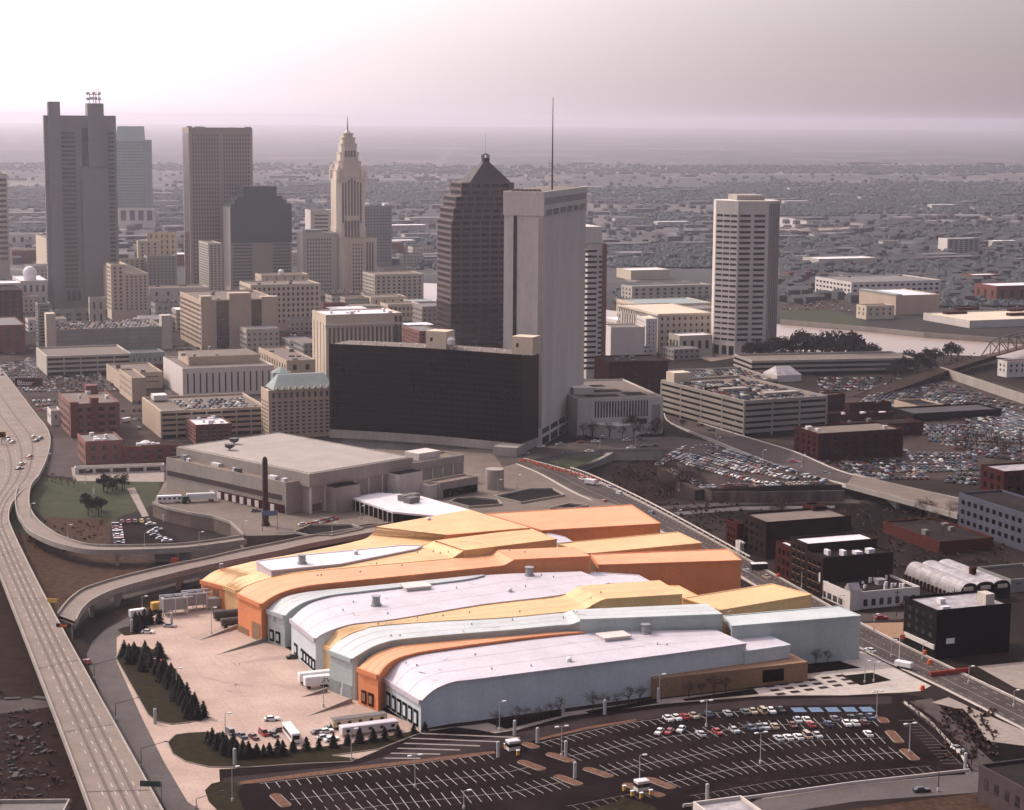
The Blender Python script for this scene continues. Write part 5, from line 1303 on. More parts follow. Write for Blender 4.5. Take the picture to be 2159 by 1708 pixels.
for i in range(len(sl) - 1):
    for f0, f1, zz in ((0, .07, .14), (.9, 1, .14)): mk.poly([sl[i].lerp(sr[i], f0) + Vector((0, 0, zz)), sl[i].lerp(sr[i], f1) + Vector((0, 0, zz)), sl[i + 1].lerp(sr[i + 1], f1) + Vector((0, 0, zz)), sl[i + 1].lerp(sr[i + 1], f0) + Vector((0, 0, zz))])
build('sidewalk', mk, M['walk'], st)
mr = MB()
for p, q in zip(sr[4:18], sr[5:19]):
    for k in range(3):
        c = p.lerp(q, k / 3); mr.box(c, Vector((1, 0, 0)), Vector((0, 1, 0)), (-.2, .2), (-.2, .2), 0, 1.5)
    d = (q - p); L = d.length; d = d.normalized(); nn = Vector((-d.y, d.x, 0)).normalized(); mr.hexa([p - nn * .25 + Vector((0, 0, 1.4)), q - nn * .25 + Vector((0, 0, 1.4)), q + nn * .25 + Vector((0, 0, 1.4)), p + nn * .25 + Vector((0, 0, 1.4))], [p - nn * .25 + Vector((0, 0, 1.8)), q - nn * .25 + Vector((0, 0, 1.8)), q + nn * .25 + Vector((0, 0, 1.8)), p + nn * .25 + Vector((0, 0, 1.8))])
tag(build('bridge_railing', mr, M['pale_concrete']), 'pale balustrade along the far side of the main street bridge', 'railing')
ribbon('cross_street', [(1040, 955), (1125, 944), (1265, 926), (1420, 920), (1500, 932)], [(1060, 985), (1120, 968), (1265, 948), (1410, 948), (1500, 962)], 'street', 6.06)
mb = MB(); ring = [pt(x, y, 5.95) for x, y in [(1040, 955), (1125, 944), (1265, 926), (1420, 920), (1500, 932), (1500, 962), (1410, 948), (1265, 948), (1120, 968), (1060, 985)]]
mb.prism([(p.x, p.y) for p in ring][::-1], 0, 5.95); tag(build('street_embankment', mb, M['concrete']), kind='structure')
DG_L = [(1400, 872), (1415, 893), (1502, 928), (1665, 991), (1790, 1024), (1900, 1053), (2019, 1087)]
DG_R = [(1412, 865), (1440, 880), (1570, 921), (1675, 953), (1769, 993), (1859, 1016), (2022, 1052)]
elevated('diagonal_street', DG_L, DG_R, [.1, .3, 1.5, 4, 5.5, 6, 6], m='street', side='pale_concrete', par=.5, pier_at=(.84, .93), th=1.5)
elevated('street_bridge', [(1784, 1022), (1900, 1053), (2019, 1086.5)], [(1800, 1000), (1862, 1017), (2021, 1053)], [6.12, 6.12, 6.12], m='deck', side='concrete', par=.7, pier_at=(.5,), th=1.8)
# packed lot on its platform
LOT = [(1385, 983), (1440, 938), (1497, 936), (1600, 968), (1690, 995), (1782, 1022), (1665, 1024), (1465, 1033), (1425, 1012)]
mb = MB(); mb.prism([pt(x, y, 5)[:2] for x, y in LOT], 0, 5); tag(build('lot_platform', mb, M['lot']), kind='structure')
wallstrip('retaining_wall', [pt(1428, 1036), pt(1500, 1058), pt(1600, 1060), pt(1780, 1056)], 5.2, 'stained_wall', .5, 0, 'stained concrete retaining wall below the packed parking lot', 'wall')
ground('rail_cutting', [(1330, 1060), (1430, 1062), (1800, 1062), (2060, 1090), (2060, 1140), (1860, 1130), (1560, 1100), (1400, 1072)], .05, M['soil'])
ground('rail_track', [(1385, 1068), (1560, 1056), (1760, 1053), (1900, 1058), (1900, 1063), (1760, 1060), (1560, 1064), (1400, 1074)], .09, M['street'])
ground('rail_track', [(1420, 1080), (1560, 1068), (1760, 1066), (1760, 1071), (1560, 1076), (1430, 1086)], .09, M['blue_asphalt'])
ground('rail_track', [(232, 1262), (420, 1217), (420, 1222), (235, 1270)], .09, M['street']); ground('rail_track', [(232, 1275), (420, 1228), (420, 1233), (235, 1284)], .09, M['street'])
ground('rail_track', [(250, 1160), (420, 1190), (420, 1200), (270, 1172)], .09, M['lot'])
ground('slope', [(62, 1124), (105, 1146), (150, 1159), (240, 1172), (300, 1176), (330, 1190), (240, 1222), (170, 1246), (140, 1266), (118, 1300), (92, 1250), (30, 1128)], .07, M['brown_slope'])
ground('lawn', [(70, 1020), (88, 1004), (170, 1014), (335, 1016), (340, 1060), (322, 1066), (250, 1090), (236, 1108), (100, 1098), (70, 1072)], .08, M['lawn'])
ground('slope', [(90, 1090), (232, 1094), (232, 1150), (150, 1140), (110, 1122)], .085, M['brown_slope'])
ground('lawn', [(20, 1080), (32, 1076), (40, 1098), (56, 1114), (60, 1126), (32, 1128)], .08, M['lawn']); ground('lawn', [(-40, 925), (28, 923), (36, 946), (16, 985), (-40, 990)], .08, M['lawn'])
ground('small_car_park', [(250, 1098), (314, 1098), (330, 1110), (372, 1130), (395, 1147), (244, 1150), (236, 1110)], .1, M['asphalt'])
ground('forecourt', [(108, 925), (150, 920), (385, 985), (340, 1016), (90, 1003)], .07, M['street']); ground('path', [(268, 1030), (284, 1028), (314, 1088), (300, 1090)], .12, M['walk'])
ground('forecourt', [(150, 985), (346, 985), (346, 1016), (155, 1014)], .11, M['walk'])
ground('dirt_lot', [(-60, 1455), (100, 1440), (165, 1560), (190, 1640), (150, 1720), (-60, 1740)], .05, M['dark_slope'])
ground('service_road', [(-40, 1478), (95, 1470), (112, 1490), (-40, 1510)], .1, M['street'])
ground('side_street', [(1901, 1481), (1963, 1472), (2070, 1570), (2114, 1612), (2054, 1628), (2029, 1585)], .1, M['street'])
ground('lower_street', [(1607, 1680), (1800, 1652), (2046, 1627), (2300, 1610), (2300, 1650), (2100, 1668), (1800, 1690), (1640, 1716), (1560, 1740), (1500, 1740)], .07, M['blue_asphalt'])
ground('curb_strip', [(1605, 1676), (1800, 1648), (2046, 1624), (2046, 1631), (1800, 1657), (1607, 1686)], .13, M['walk'])
ground('vacant_lot', [(1700, 1720), (1900, 1692), (2060, 1672), (2160, 1700), (2160, 1760), (1700, 1760)], .09, M['brown_slope'])
ground('sidewalk', [(1964, 1481), (2000, 1470), (2110, 1520), (2300, 1600), (2300, 1615), (2112, 1580), (2080, 1560), (2060, 1530), (2010, 1492)], .12, M['walk'])
ground('planting_bed', [(1983, 1492), (2030, 1494), (2058, 1523), (2078, 1562), (2180, 1575), (2180, 1600), (2100, 1612), (2060, 1575), (2030, 1540)], .15, M['soil'])
ground('sidewalk', [(2060, 1405), (2159, 1395), (2300, 1440), (2300, 1480), (2140, 1450)], .1, M['walk'])
ground('side_street', [(1735, 1300), (1815, 1293), (1960, 1288), (1960, 1302), (1815, 1311), (1760, 1320)], .1, M['street'])
ground('vacant_lot', [(1816, 1314), (1908, 1312), (1908, 1345), (1880, 1345)], .1, M['ochre'])
ground('gravel_lot', [(1560, 1130), (1600, 1060), (2020, 1110), (2130, 1190), (2120, 1270), (1900, 1300), (1890, 1200), (1800, 1140)], .03, M['cinder'])
ground('gravel_lot', [(1740, 840), (1980, 775), (2300, 860), (2300, 1010), (2070, 1010), (1860, 1012), (1770, 990), (1660, 945), (1600, 925), (1740, 918)], .04, M['lot'])
ground('gravel_lot', [(-60, 770), (0, 745), (77, 760), (100, 795), (225, 795), (250, 830), (300, 840), (340, 930), (120, 930), (70, 868), (0, 800)], .04, M['lot'])
ground('street_paving', [(340, 735), (660, 720), (690, 830), (560, 930), (350, 930), (560, 860), (350, 850)], .03, M['street'])
ground('grass_strip', [(1155, 973), (1240, 961), (1280, 958), (1205, 990)], 6.05, M['lawn'])
ground('slope', [(1395, 952), (1440, 940), (1388, 985), (1425, 1014), (1450, 1034), (1385, 1060), (1290, 1020), (1330, 975)], .08, M['dark_slope'])
mb = MB(); a, b = pt(1205, 1003, 0), pt(1322, 962, 0); d = (b - a).normalized(); n = Vector((-d.y, d.x, 0))
mb.hexa([a, b, b + n * 3, a + n * 3], [a + Vector((0, 0, .6)), b + Vector((0, 0, 6)), b + n * 3 + Vector((0, 0, 6)), a + n * 3 + Vector((0, 0, .6))]); tag(build('abutment_wall', mb, M['concrete']), 'sloping pale abutment wall below the street bridge end', 'wall')
# river and bank walls
RN = [(1500, 762), (1645, 740), (1750, 742), (1850, 742), (1950, 746), (2090, 752), (2320, 775)]
RF = [(1500, 675), (1645, 684), (1760, 694), (1850, 702), (1950, 712), (2090, 722), (2320, 735)]
ribbon('river_water', RF, RN, 'water', .15); ribbon('river_water', [(880, 596), (960, 600), (1290, 655), (1500, 675)], [(880, 632), (960, 640), (1290, 710), (1500, 762)], 'water', .15)
ribbon('river_water', [(1640, 458), (1690, 462), (1742, 478)], [(1640, 482), (1700, 486), (1760, 486)], 'water', .15); ribbon('river_water', [(1640, 490), (1710, 489), (1800, 485)], [(1640, 500), (1710, 499), (1780, 490)], 'water', .15)
wallstrip('river_wall', [pt(x, y) for x, y in RF[1:]], 4.5, 'concrete', .8, 0, 'brown stained flood wall on the far river bank', 'wall')
ground('bank_lawn', [(1645, 655), (1760, 655), (1830, 680), (1800, 695), (1645, 682)], .1, M['lawn'])
ground('gravel_lot', [(1645, 625), (1790, 630), (1800, 660), (1645, 655)], .07, M['lot']); ground('gravel_lot', [(1290, 640), (1500, 645), (1500, 660), (1290, 655)], .09, M['lot'])
RB = [pt(1990, 780), pt(2159, 826), pt(2300, 864)]
wallstrip('flood_wall', [pt(1982, 792), pt(2070, 822), pt(2159, 852), pt(2300, 900)], 6.5, 'concrete', .8, 0, 'long plain concrete wall behind the crowded right lots', 'wall')
o, a, b = elevated('rail_embankment', [(1800, 835), (1900, 800), (1990, 772), (2090, 745)], [(1830, 842), (1930, 808), (2010, 778), (2100, 750)], [.5, 3, 6, 7], m='sleeper', side='sleeper', par=.2, th=3)
ground('rail_track', [(1745, 880), (1800, 850), (1990, 785), (2000, 795), (1830, 860), (1770, 890)], .09, M['sleeper'])
# truss bridge
def truss():
    a, b = pt(2088, 752, 7), pt(2260, 706, 7)
    d = (b - a); d.z = 0; L = d.length; d.normalize(); n = Vector((-d.y, d.x, 0))
    t = thing('truss_bridge', 'dark steel truss railroad bridge over the river at right edge', 'bridge', Vector((a.x, a.y, 0)))
    mb = MB(); mb.box(a, d, n, (0, L), (0, 7), -1, 0); build('bridge_deck', mb, M['rust'], t)
    N_ = 10
    for q in (0, 7):
        mb = MB(); hs = [0, 9] + [10.5] * (N_ - 3) + [9, 0]
        pos = [a + d * (L * i / N_) + n * q for i in range(N_ + 1)]
        for i in range(N_):
            A, B = pos[i] + Vector((0, 0, hs[i])), pos[i + 1] + Vector((0, 0, hs[i + 1])); mb.tube(A, B, .5, n=4)
            if i: mb.tube(pos[i], A, .35, n=4); mb.tube(A, pos[i + 1], .3, n=4)
        build('truss_side', mb, M['dark_metal'], t)
truss()
o = elevated('river_bridge', [(1640, 479), (1720, 481), (1830, 476)], [(1640, 487), (1720, 488), (1830, 481)], [6, 6, 6], pier_at=(.2, .5, .8), dens=2)

ground('dirt_lot', [(-60, 1180), (0, 1170), (20, 1262), (95, 1448), (-60, 1460)], .045, M['dark_slope'])
wallstrip('low_wall', [pt(1905, 1482), pt(1960, 1522), pt(2030, 1600), pt(2040, 1622)], .7, 'pale_concrete', .35, .1, 'low pale wall along the right side of the striped lot', 'wall')
wallstrip('low_wall', [pt(1440, 1703), pt(1600, 1683), pt(1800, 1655), pt(2044, 1628)], .9, 'pale_concrete', .35, .1, 'long low pale wall between the striped lot and the lower street', 'wall')
rr = random.Random(41); rub = MB()
for _ in range(130):
    c = pt(rr.gauss(45, 40), rr.gauss(1590, 50), .06); a = rr.uniform(0, 3); u_, v_ = Vector((math.cos(a), math.sin(a), 0)), Vector((-math.sin(a), math.cos(a), 0)); L = rr.uniform(.2, .9) * (3 if rr.random() < .12 else 1)
    rub.box(c, u_, v_, (-L, L), (-L * rr.uniform(.15, .6), L * rr.uniform(.15, .6)), 0, rr.uniform(.15, .8))
tag(build('rubble', rub, M['rubble']), 'gray rubble and scrap strewn over the dark ground left of the highway', 'rubble', None, 'stuff')

# ------------------------------------------------------------------ parking lot paint, islands, planting
def stalls(name, line, double=True, sp=2.75, ln=5.0, z=.10, m='paint', centre=True):
    P_ = [pt(x, y, z) for x, y in line]
    mb = MB()
    for p, q in zip(P_, P_[1:]):
        d = q - p; L = d.length; d.normalize(); n = Vector((d.y, -d.x, 0))
        if n.y > 0: n = -n
        if centre: mb.poly([p - n * .06, q - n * .06, q + n * .06, p + n * .06])
        k = int(L / sp)
        for i in range(k):
            c = p + d * (L * (i + .5) / k)
            a, b = c + n * ln, c - n * (ln if double else 0)
            mb.poly([a - d * .07, a + d * .07, b + d * .07, b - d * .07])
    return tag(build(name, mb, M[m]), kind='structure')
stalls('stall_markings', [(548, 1652), (700, 1634), (880, 1610), (1037, 1589)], False)
stalls('stall_markings', [(612, 1686), (860, 1655), (1079, 1626), (1112, 1618)]); stalls('stall_markings', [(640, 1722), (820, 1696), (1079, 1670), (1190, 1648)])
stalls('stall_markings', [(1134, 1567), (1230, 1544), (1324, 1524), (1480, 1504), (1650, 1495)], False); stalls('stall_markings', [(1196, 1595), (1392, 1556), (1600, 1530), (1850, 1520)])
stalls('stall_markings', [(1275, 1626), (1551, 1576), (1700, 1561), (1866, 1556)]); stalls('stall_markings', [(1403, 1651), (1551, 1620), (1760, 1595), (1898, 1586)])
stalls('stall_markings', [(1455, 1678), (1640, 1646), (1800, 1628), (1963, 1615)], False, m='faint_paint'); stalls('stall_markings', [(1925, 1515), (1975, 1560), (2028, 1612)], False, m='faint_paint')
stalls('stall_markings', [(1195, 1700), (1300, 1680), (1380, 1664)], False, m='faint_paint')
for k in range(5):
    x = 1666 + 36 * k
    ground('accessible_stall', [(x, 1492 - .3 * k), (x + 26, 1491.6 - .3 * k), (x + 36, 1501 - .2 * k), (x + 9, 1501.4 - .2 * k)], .12, M['blue_paint'])
for k in range(6):
    y = 1546 + 9.5 * k; x = 1012 - 32 * k
    ground('hatch_marking', [(x - 130 + 18 * k, y - 1 + k), (x + 84 - 10 * k, y + 8 - .8 * k), (x + 84 - 10 * k, y + 10.5 - .8 * k), (x - 134 + 18 * k, y + 1 + k)], .11, M['faint_paint'])
def island(a, b, w=1.6, m='mulch'):
    p, q = pt(*a, 0), pt(*b, 0); d = (q - p); L = d.length; d.normalize(); n = Vector((-d.y, d.x, 0))
    def ring(r, z):
        out = []
        for i in range(8): t = -math.pi / 2 + math.pi * i / 7; out.append(q - d * r + d * r * math.cos(t) + n * r * math.sin(t))
        for i in range(8): t = math.pi / 2 + math.pi * i / 7; out.append(p + d * r + d * r * math.cos(t) + n * r * math.sin(t))
        return [Vector((v_.x, v_.y, z)) for v_ in out]
    mb = MB(); mb.hexa(ring(w, 0.02), ring(w, .22)); o = tag(build('traffic_island', mb, M['walk']), kind='structure')
    mb = MB(); mb.hexa(ring(w - .3, .2), ring(w - .3, .30)); build('mulch_bed', mb, M[m], o)
for a, b in (((577, 1675), (606, 1703)), ((1094, 1605), (1148, 1625)), ((1171, 1636), (1226, 1657)), ((1154, 1589), (1210, 1608)), ((1232, 1620), (1291, 1640)), ((1362, 1641), (1422, 1664)), ((1104, 1567), (1134, 1579)), ((1315, 1653), (1400, 1681)), ((1874, 1541), (1898, 1568)), ((1904, 1580), (1932, 1605)), ((1856, 1513), (1868, 1526))): island(a, b)
ribbon('planting_strip', [(505, 1648), (540, 1643), (760, 1615), (1042, 1583)], [(507, 1654), (545, 1650), (765, 1622), (1046, 1588)], 'mulch', .13)
ribbon('planting_strip', [(1134, 1557), (1240, 1532), (1340, 1516)], [(1134, 1562), (1240, 1537), (1340, 1520)], 'mulch', .13)
ribbon('planting_strip', [(1440, 1690), (1640, 1662), (1800, 1646), (2035, 1628)], [(1445, 1704), (1640, 1672), (1800, 1652), (2035, 1632)], 'soil', .16)
ribbon('planting_strip', [(1905, 1482), (1950, 1512), (2040, 1600)], [(1918, 1480), (1968, 1512), (2055, 1600)], 'soil', .16)
ISA = [(244, 1388), (254, 1372), (280, 1362), (335, 1372), (357, 1390), (345, 1400), (352, 1412), (390, 1465), (431, 1514), (400, 1524), (362, 1528), (330, 1522), (312, 1508)]
ISB = [(353, 1566), (370, 1550), (400, 1546), (440, 1544), (480, 1560), (520, 1590), (640, 1580), (740, 1568), (880, 1541), (888, 1546), (800, 1580), (700, 1594), (752, 1600), (740, 1607), (640, 1611), (520, 1619), (440, 1618), (390, 1606), (364, 1590)]
for px in (ISA, ISB, [(432, 1666), (446, 1652), (478, 1645), (512, 1658), (500, 1672), (520, 1720), (480, 1730), (440, 1690)], [(247, 1328), (262, 1322), (300, 1318), (318, 1326), (300, 1336), (262, 1340)], [(1300, 1690), (1312, 1680), (1380, 1700), (1400, 1740), (1200, 1740), (1240, 1706)]): ground('grass_island', px, .14, M['dark_lawn'])
for px in (ISA, ISB):
    wallstrip('curb', [pt(x, y) for x, y in px], .22, 'walk', .35, .02, kind='structure', closed=True)
# yard stains
ground('tyre_stain', [(490, 1400), (560, 1385), (660, 1376), (640, 1384), (560, 1394)], .065, mat('stain', (.33, .24, .2), .9, .1, .3)); ground('tyre_stain', [(395, 1420), (480, 1438), (540, 1446), (480, 1442)], .065, MATS['stain'])
ground('tyre_stain', [(400, 1345), (470, 1320), (500, 1318), (520, 1330), (430, 1352)], .065, MATS['stain']); ground('tyre_stain', [(560, 1440), (640, 1448), (650, 1458), (600, 1452)], .065, MATS['stain'])
rs = random.Random(5)
for (x0, y0), n in (((497, 1456), 7), ((510, 1392), 5)):
    mb = MB()
    for k in range(n):
        a = pt(x0 + rs.uniform(-16, 16), y0 + rs.uniform(-14, 14), .07); t = rs.uniform(0, 3); d = Vector((math.cos(t), math.sin(t), 0)); nn = Vector((-d.y, d.x, 0)) * .09
        b = a + d * rs.uniform(2, 6); mb.poly([a - nn, b - nn, b + nn, a + nn])
    tag(build('skid_marking', mb, M['street']), kind='structure')

# ------------------------------------------------------------------ cars
COLS = dict(white=(.74, .72, .70), silver=(.42, .42, .43), black=(.015, .014, .015), red=(.34, .035, .028), maroon=(.12, .025, .022), blue=(.05, .07, .12), tan=(.42, .33, .24), gray=(.13, .13, .14), green=(.04, .06, .05), yellow=(.60, .45, .12))
CP = {k: mat('car_paint_' + k, c, .3, .03, .5, coat=.5, spec=.5) for k, c in COLS.items()}
WGT = ['white'] * 5 + ['silver'] * 5 + ['black'] * 3 + ['red'] * 3 + ['maroon'] * 3 + ['blue'] * 4 + ['tan'] * 3 + ['gray'] * 5 + ['green']
def car_shape(van=False):
    b, g = MB(), MB()
    L, W_ = 2.35, .9
    r = lambda x0, x1, w, z: [Vector((x0, -w, z)), Vector((x1, -w, z)), Vector((x1, w, z)), Vector((x0, w, z))]
    b.hexa(r(-L, L, W_, .22), r(-L * .985, L * .985, W_, .58)); b.hexa(r(-L * .985, L * .985, W_, .58), r(-L * .96, L * .93, W_ * .95, .86))
    top, x0, x1, i0, i1 = (1.75, -L * .94, L * .62, .06, .5) if van else (1.34, -L * .72, L * .36, .42, .5)
    g.hexa(r(x0, x1, W_ * .93, .86), r(x0 + i0, x1 - i1, W_ * .74, top))
    b.hexa(r(x0 + i0 - .03, x1 - i1 + .03, W_ * .75, top), r(x0 + i0 + .06, x1 - i1 - .06, W_ * .70, top + .07))
    if van: b.box(Vector((0, 0, 0)), Vector((1, 0, 0)), Vector((0, 1, 0)), (x0 + .02, -.1), (-W_ * .9, W_ * .9), .86, 1.2)
    return b, g
CM = {}
for van in (0, 1):
    b, g = car_shape(van)
    for c in COLS:
        for nm, q, m in (('body', b, CP[c]), ('windows', g, M['dark_glass'])):
            me = bpy.data.meshes.new('car_' + nm); me.from_pydata([tuple(p) for p in q.v], [], q.f); me.materials.append(m); CM[van, c, nm] = me
wm = MB(); wm.tube((0, -.1, .33), (0, .1, .33), .33, n=10)
WME = bpy.data.meshes.new('car_wheel'); WME.from_pydata([tuple(p) for p in wm.v], [], wm.f); WME.materials.append(M['rubber'])
NCAR = [0]
def car(p, ang, colour, label, group, van=False, wheels=False, name=None, parts=True):
    if not parts:
        o = bpy.data.objects.new(name or 'parked_car', CM[van, colour, 'solid']); COL.objects.link(o)
    else:
        o = bpy.data.objects.new(name or 'parked_car', None); COL.objects.link(o)
        for nm in ('body', 'windows'):
            c = bpy.data.objects.new(nm, CM[van, colour, nm]); COL.objects.link(c); c.parent = o
        if wheels:
            for x in (-1.4, 1.4):
                for y in (-.82, .82): c = bpy.data.objects.new('wheel', WME); COL.objects.link(c); c.parent = o; c.location = (x, y, 0)
    o.location = p; o.rotation_euler = (0, 0, ang); NCAR[0] += 1
    return tag(o, label, 'van' if van else 'car', group)
for van in (0, 1):
    b, g = car_shape(van)
    for c in COLS:
        me = bpy.data.meshes.new('car_solid'); k = len(b.v)
        me.from_pydata([tuple(p) for p in b.v + g.v], [], b.f + [tuple(i + k for i in f) for f in g.f])
        me.materials.append(CP[c]); me.materials.append(M['dark_glass'])
        me.polygons.foreach_set('material_index', [0] * len(b.f) + [1] * len(g.f)); CM[van, c, 'solid'] = me
def ang_of(d): return math.atan2(d.y, d.x)
ADJ = {'black': 'black', 'tan': 'tan', 'green': 'dark green'}
def row_cars(line, z, fill, where, group, seed=0, sp=2.75, side=2.6, wheels=False, parts=True, flip=False):
    r_ = random.Random(seed)
    for a, b in zip(line, line[1:]):
        p, q = pt(*a, z), pt(*b, z); d = q - p; L = d.length; d.normalize(); n = Vector((d.y, -d.x, 0))
        if n.y > 0: n = -n
        k = int(L / sp)
        for i in range(k):
            if r_.random() > fill: continue
            c = r_.choice(WGT); van = r_.random() < .12
            w_ = {1: 'van', 0: 'car'}[int(van)]
            car(p + d * (L * (i + .5) / max(1, k) + r_.uniform(-.15, .15)) + n * (side + r_.uniform(-.25, .25)), ang_of(n) + (math.pi if r_.random() < .4 else 0) + r_.uniform(-.03, .03), c, f"{ADJ.get(c, c)} {w_} {where}", group, van, wheels, parts=parts)
g_ = 'cars parked in the striped lot'
row_cars([(1392, 1514), (1480, 1504), (1648, 1494)], .1, .72, 'in the row along the curved drive of the striped lot', g_, 1, wheels=True)
row_cars([(1640, 1529), (1850, 1520)], .1, .75, 'in the second row of the striped lot, far side', g_, 2, side=-2.6, wheels=True)
row_cars([(1460, 1546), (1600, 1530), (1845, 1520)], .1, .62, 'in the second row of the striped lot, near side', g_, 3, wheels=True)
row_cars([(1640, 1567), (1740, 1558)], .1, .8, 'in the third row of the striped lot', g_, 4, side=-2.6, wheels=True)
row_cars([(1780, 1558), (1870, 1555)], .1, .35, 'at the island end of the third striped row', g_, 9, side=-2.6, wheels=True)
for x, y, c in ((1390, 1546, 'white'), (1411, 1546, 'red'), (1436, 1541, 'white')): car(pt(x, y), R(-112), c, f'{c} car at the left end of the second striped row', g_, wheels=True)
for x, y, c, lab, a, v_ in ((573, 1519, 'white', 'white car parked alone in the open truck yard near the coach', 10, 0), (487, 1548, 'gray', 'gray hatchback at the left end of the row in the truck yard', -60, 1), (511, 1555, 'blue', 'blue car second in the row beside the conifers of the truck yard', -60, 0), (535, 1557, 'maroon', 'maroon car between the blue car and the red van in the truck yard', -60, 0), (556, 1549, 'red', 'red van in the middle of the row in the truck yard', -60, 1), (577, 1552, 'black', 'black car left of the white coach in the truck yard', -60, 0), (592, 1542, 'maroon', 'maroon car half hidden behind the white coach', 20, 0), (672, 1546, 'gray', 'gray car beside the site offices', 30, 0), (688, 1545, 'white', 'white car beside the site offices', 30, 0), (683, 1558, 'silver', 'silver car parked by the trees before the site offices', 30, 0), (699, 1562, 'white', 'white car nose to the near site office', 30, 0), (700, 1536, 'black', 'black car behind the far site office end', 40, 0), (618, 1388, 'black', 'small black cart by the dock of the pale bar', 20, 0), (328, 1397, 'red', 'red car parked beside the conifer mass', 15, 0), (340, 1407, 'silver', 'silver car parked beside the conifer mass', 15, 0), (358, 1322, 'silver', 'pale car near the cooling units at the yard top', -10, 0), (312, 1335, 'white', 'white car on the small dirt island at the yard top', -10, 0), (184, 1398, 'red', 'red car driving on the frontage road beside the elevated highway', 120, 0)):
    car(pt(x, y, .06), R(a), c, lab, None, v_, True, 'moving_car' if 'driving' in lab else None)
g_ = 'cars parked in the small court below the lawn'
for k, c in enumerate(('maroon', 'red', 'maroon', 'yellow', 'maroon')): car(pt(257 + 14 * k, 1103 - k * .6, .1), R(-75), c, f'{c} car in the short row under the lawn path', g_)
for k, c in enumerate(('silver', 'red', 'silver', 'white', 'white', 'red', 'silver', 'gray')): car(pt(246 + k * .9, 1110 + 5.4 * k, .1), R(10), c, f'{c} car stacked along the left side of the small court', g_, k % 3 == 0)
for x, y, c in ((318, 1107, 'white'), (332, 1118, 'silver'), (327, 1131, 'green'), (340, 1137, 'silver'), (352, 1142, 'white'), (322, 1124, 'silver')): car(pt(x, y, .1), R(20), c, f'{c} car at the open end of the arena undercroft', g_)
# packed lot
g_ = 'cars packed in the lot above the rail cutting'
for i, (ln, w_) in enumerate(([[(1388, 982), (1444, 944)], 'at the left edge of the packed lot'], [[(1462, 944), (1515, 943)], 'in the back corner row of the packed lot'], [[(1525, 950), (1600, 974), (1676, 997)], 'in the row beside the diagonal street of the packed lot'], [[(1490, 955), (1560, 975), (1630, 994)], 'in the second row from the street of the packed lot'], [[(1484, 960), (1552, 980), (1625, 1001)], 'in the third row from the street of the packed lot'], [[(1455, 962), (1560, 991), (1690, 1014)], 'in the long middle row of the packed lot'], [[(1438, 976), (1540, 1004), (1616, 1022)], 'in the middle left row of the packed lot'], [[(1412, 992), (1450, 1012), (1484, 1026)], 'in the short left row of the packed lot'], [[(1474, 1029), (1600, 1024), (1736, 1020)], 'lined along the retaining wall of the packed lot'], [[(1690, 1003), (1742, 1016)], 'at the right tip of the packed lot'])):
    row_cars(ln, 5.05, .93, w_, g_, 20 + i, side=0, parts=False, sp=2.7)
# traffic
g_ = 'cars driving on the streets'
def traffic(pts, z, ang, where, seed, g=g_):
    r_ = random.Random(seed)
    for x, y in pts:
        c = r_.choice(WGT); zz = z if not isinstance(z, dict) else z
        car(pt(x, y, zz), R(ang) + r_.choice((0, math.pi)), c, f'{ADJ.get(c, c)} car {where}', g, name='moving_car')
traffic([(1227, 1012), (1258, 1022), (1286, 1029), (1306, 1042), (1273, 1059)], 5.6, 112, 'on the bridge part of the main street', 31); traffic([(1374, 1083)], 4.6, 112, 'at the bridge end of the main street behind the orange pavilion', 35)
traffic([(1404, 1108), (1416, 1112)], 2.2, 112, 'on the main street below the bridge railing', 36); traffic([(1575, 1206), (1617, 1219), (1652, 1250)], .2, 112, 'on the main street before the dark brick shops', 37)
traffic([(1140, 943), (1180, 939), (1225, 934), (1255, 933), (1320, 930), (1352, 928), (1195, 957), (1243, 953), (1330, 946), (1358, 943), (1380, 941), (1107, 957)], 6.02, 12, 'on the raised cross street', 32)
traffic([(1440, 890), (1478, 898), (1500, 909), (1550, 925), (1610, 952)], .8, -32, 'on the diagonal street beside the corner garage', 33); traffic([(1742, 1000), (1674, 974)], 4.4, -32, 'on the diagonal street above the packed lot', 34)
traffic([(14, 925), (20, 930), (26, 934), (72, 923), (84, 926), (76, 931)], 1.2, 60, 'queuing on the elevated road by the red brick hall', 38); traffic([(62, 965), (47, 980), (41, 990)], 2.5, 60, 'on the curve of the elevated road', 39)
car(pt(1834, 1374, .15), R(122), 'white', 'white car parked at the plaza curb beside the sage pavilion', None, False, True); car(pt(2019, 1582, .15), R(-65), 'white', 'white car driving up the curving side street at right', None, False, True, 'moving_car')
car(pt(1943, 1669, .1), R(10), 'black', 'black car driving along the lower street', None, False, True, 'moving_car'); car(pt(1858, 1305, .15), R(5), 'red', 'red car on the side street beside the black building', None, False, True, 'moving_car')
for x, y, c in ((540, 1079, 'gray'), (567, 1086, 'white'), (640, 1108, 'white')): car(pt(x, y, 6.05), R(20), c, f'{c} car parked on the arena deck', 'cars on the arena deck')
for k in range(9): c = ('red', 'red', 'white', 'silver', 'red', 'maroon', 'silver', 'gray', 'red')[k]; car(pt(655 + 6 * k, 1108 - 1.6 * k, 6.05), R(20), c, f'{c} car in the short line behind the plaza pit', 'cars lined up behind the plaza pit')
for k, (x, y) in enumerate(((1995, 1120), (1915, 1210), (1925, 1216), (1935, 1212), (1972, 1206), (2015, 1222), (1985, 1218), (1940, 1280), (1950, 1290), (1960, 1270), (1905, 1275))): car(pt(x, y, .06), R(20 + 40 * k), WGT[(k * 5) % len(WGT)], f'{WGT[(k * 5) % len(WGT)]} car on the cinder lot by the vaulted shed', 'cars on the cinder lot')
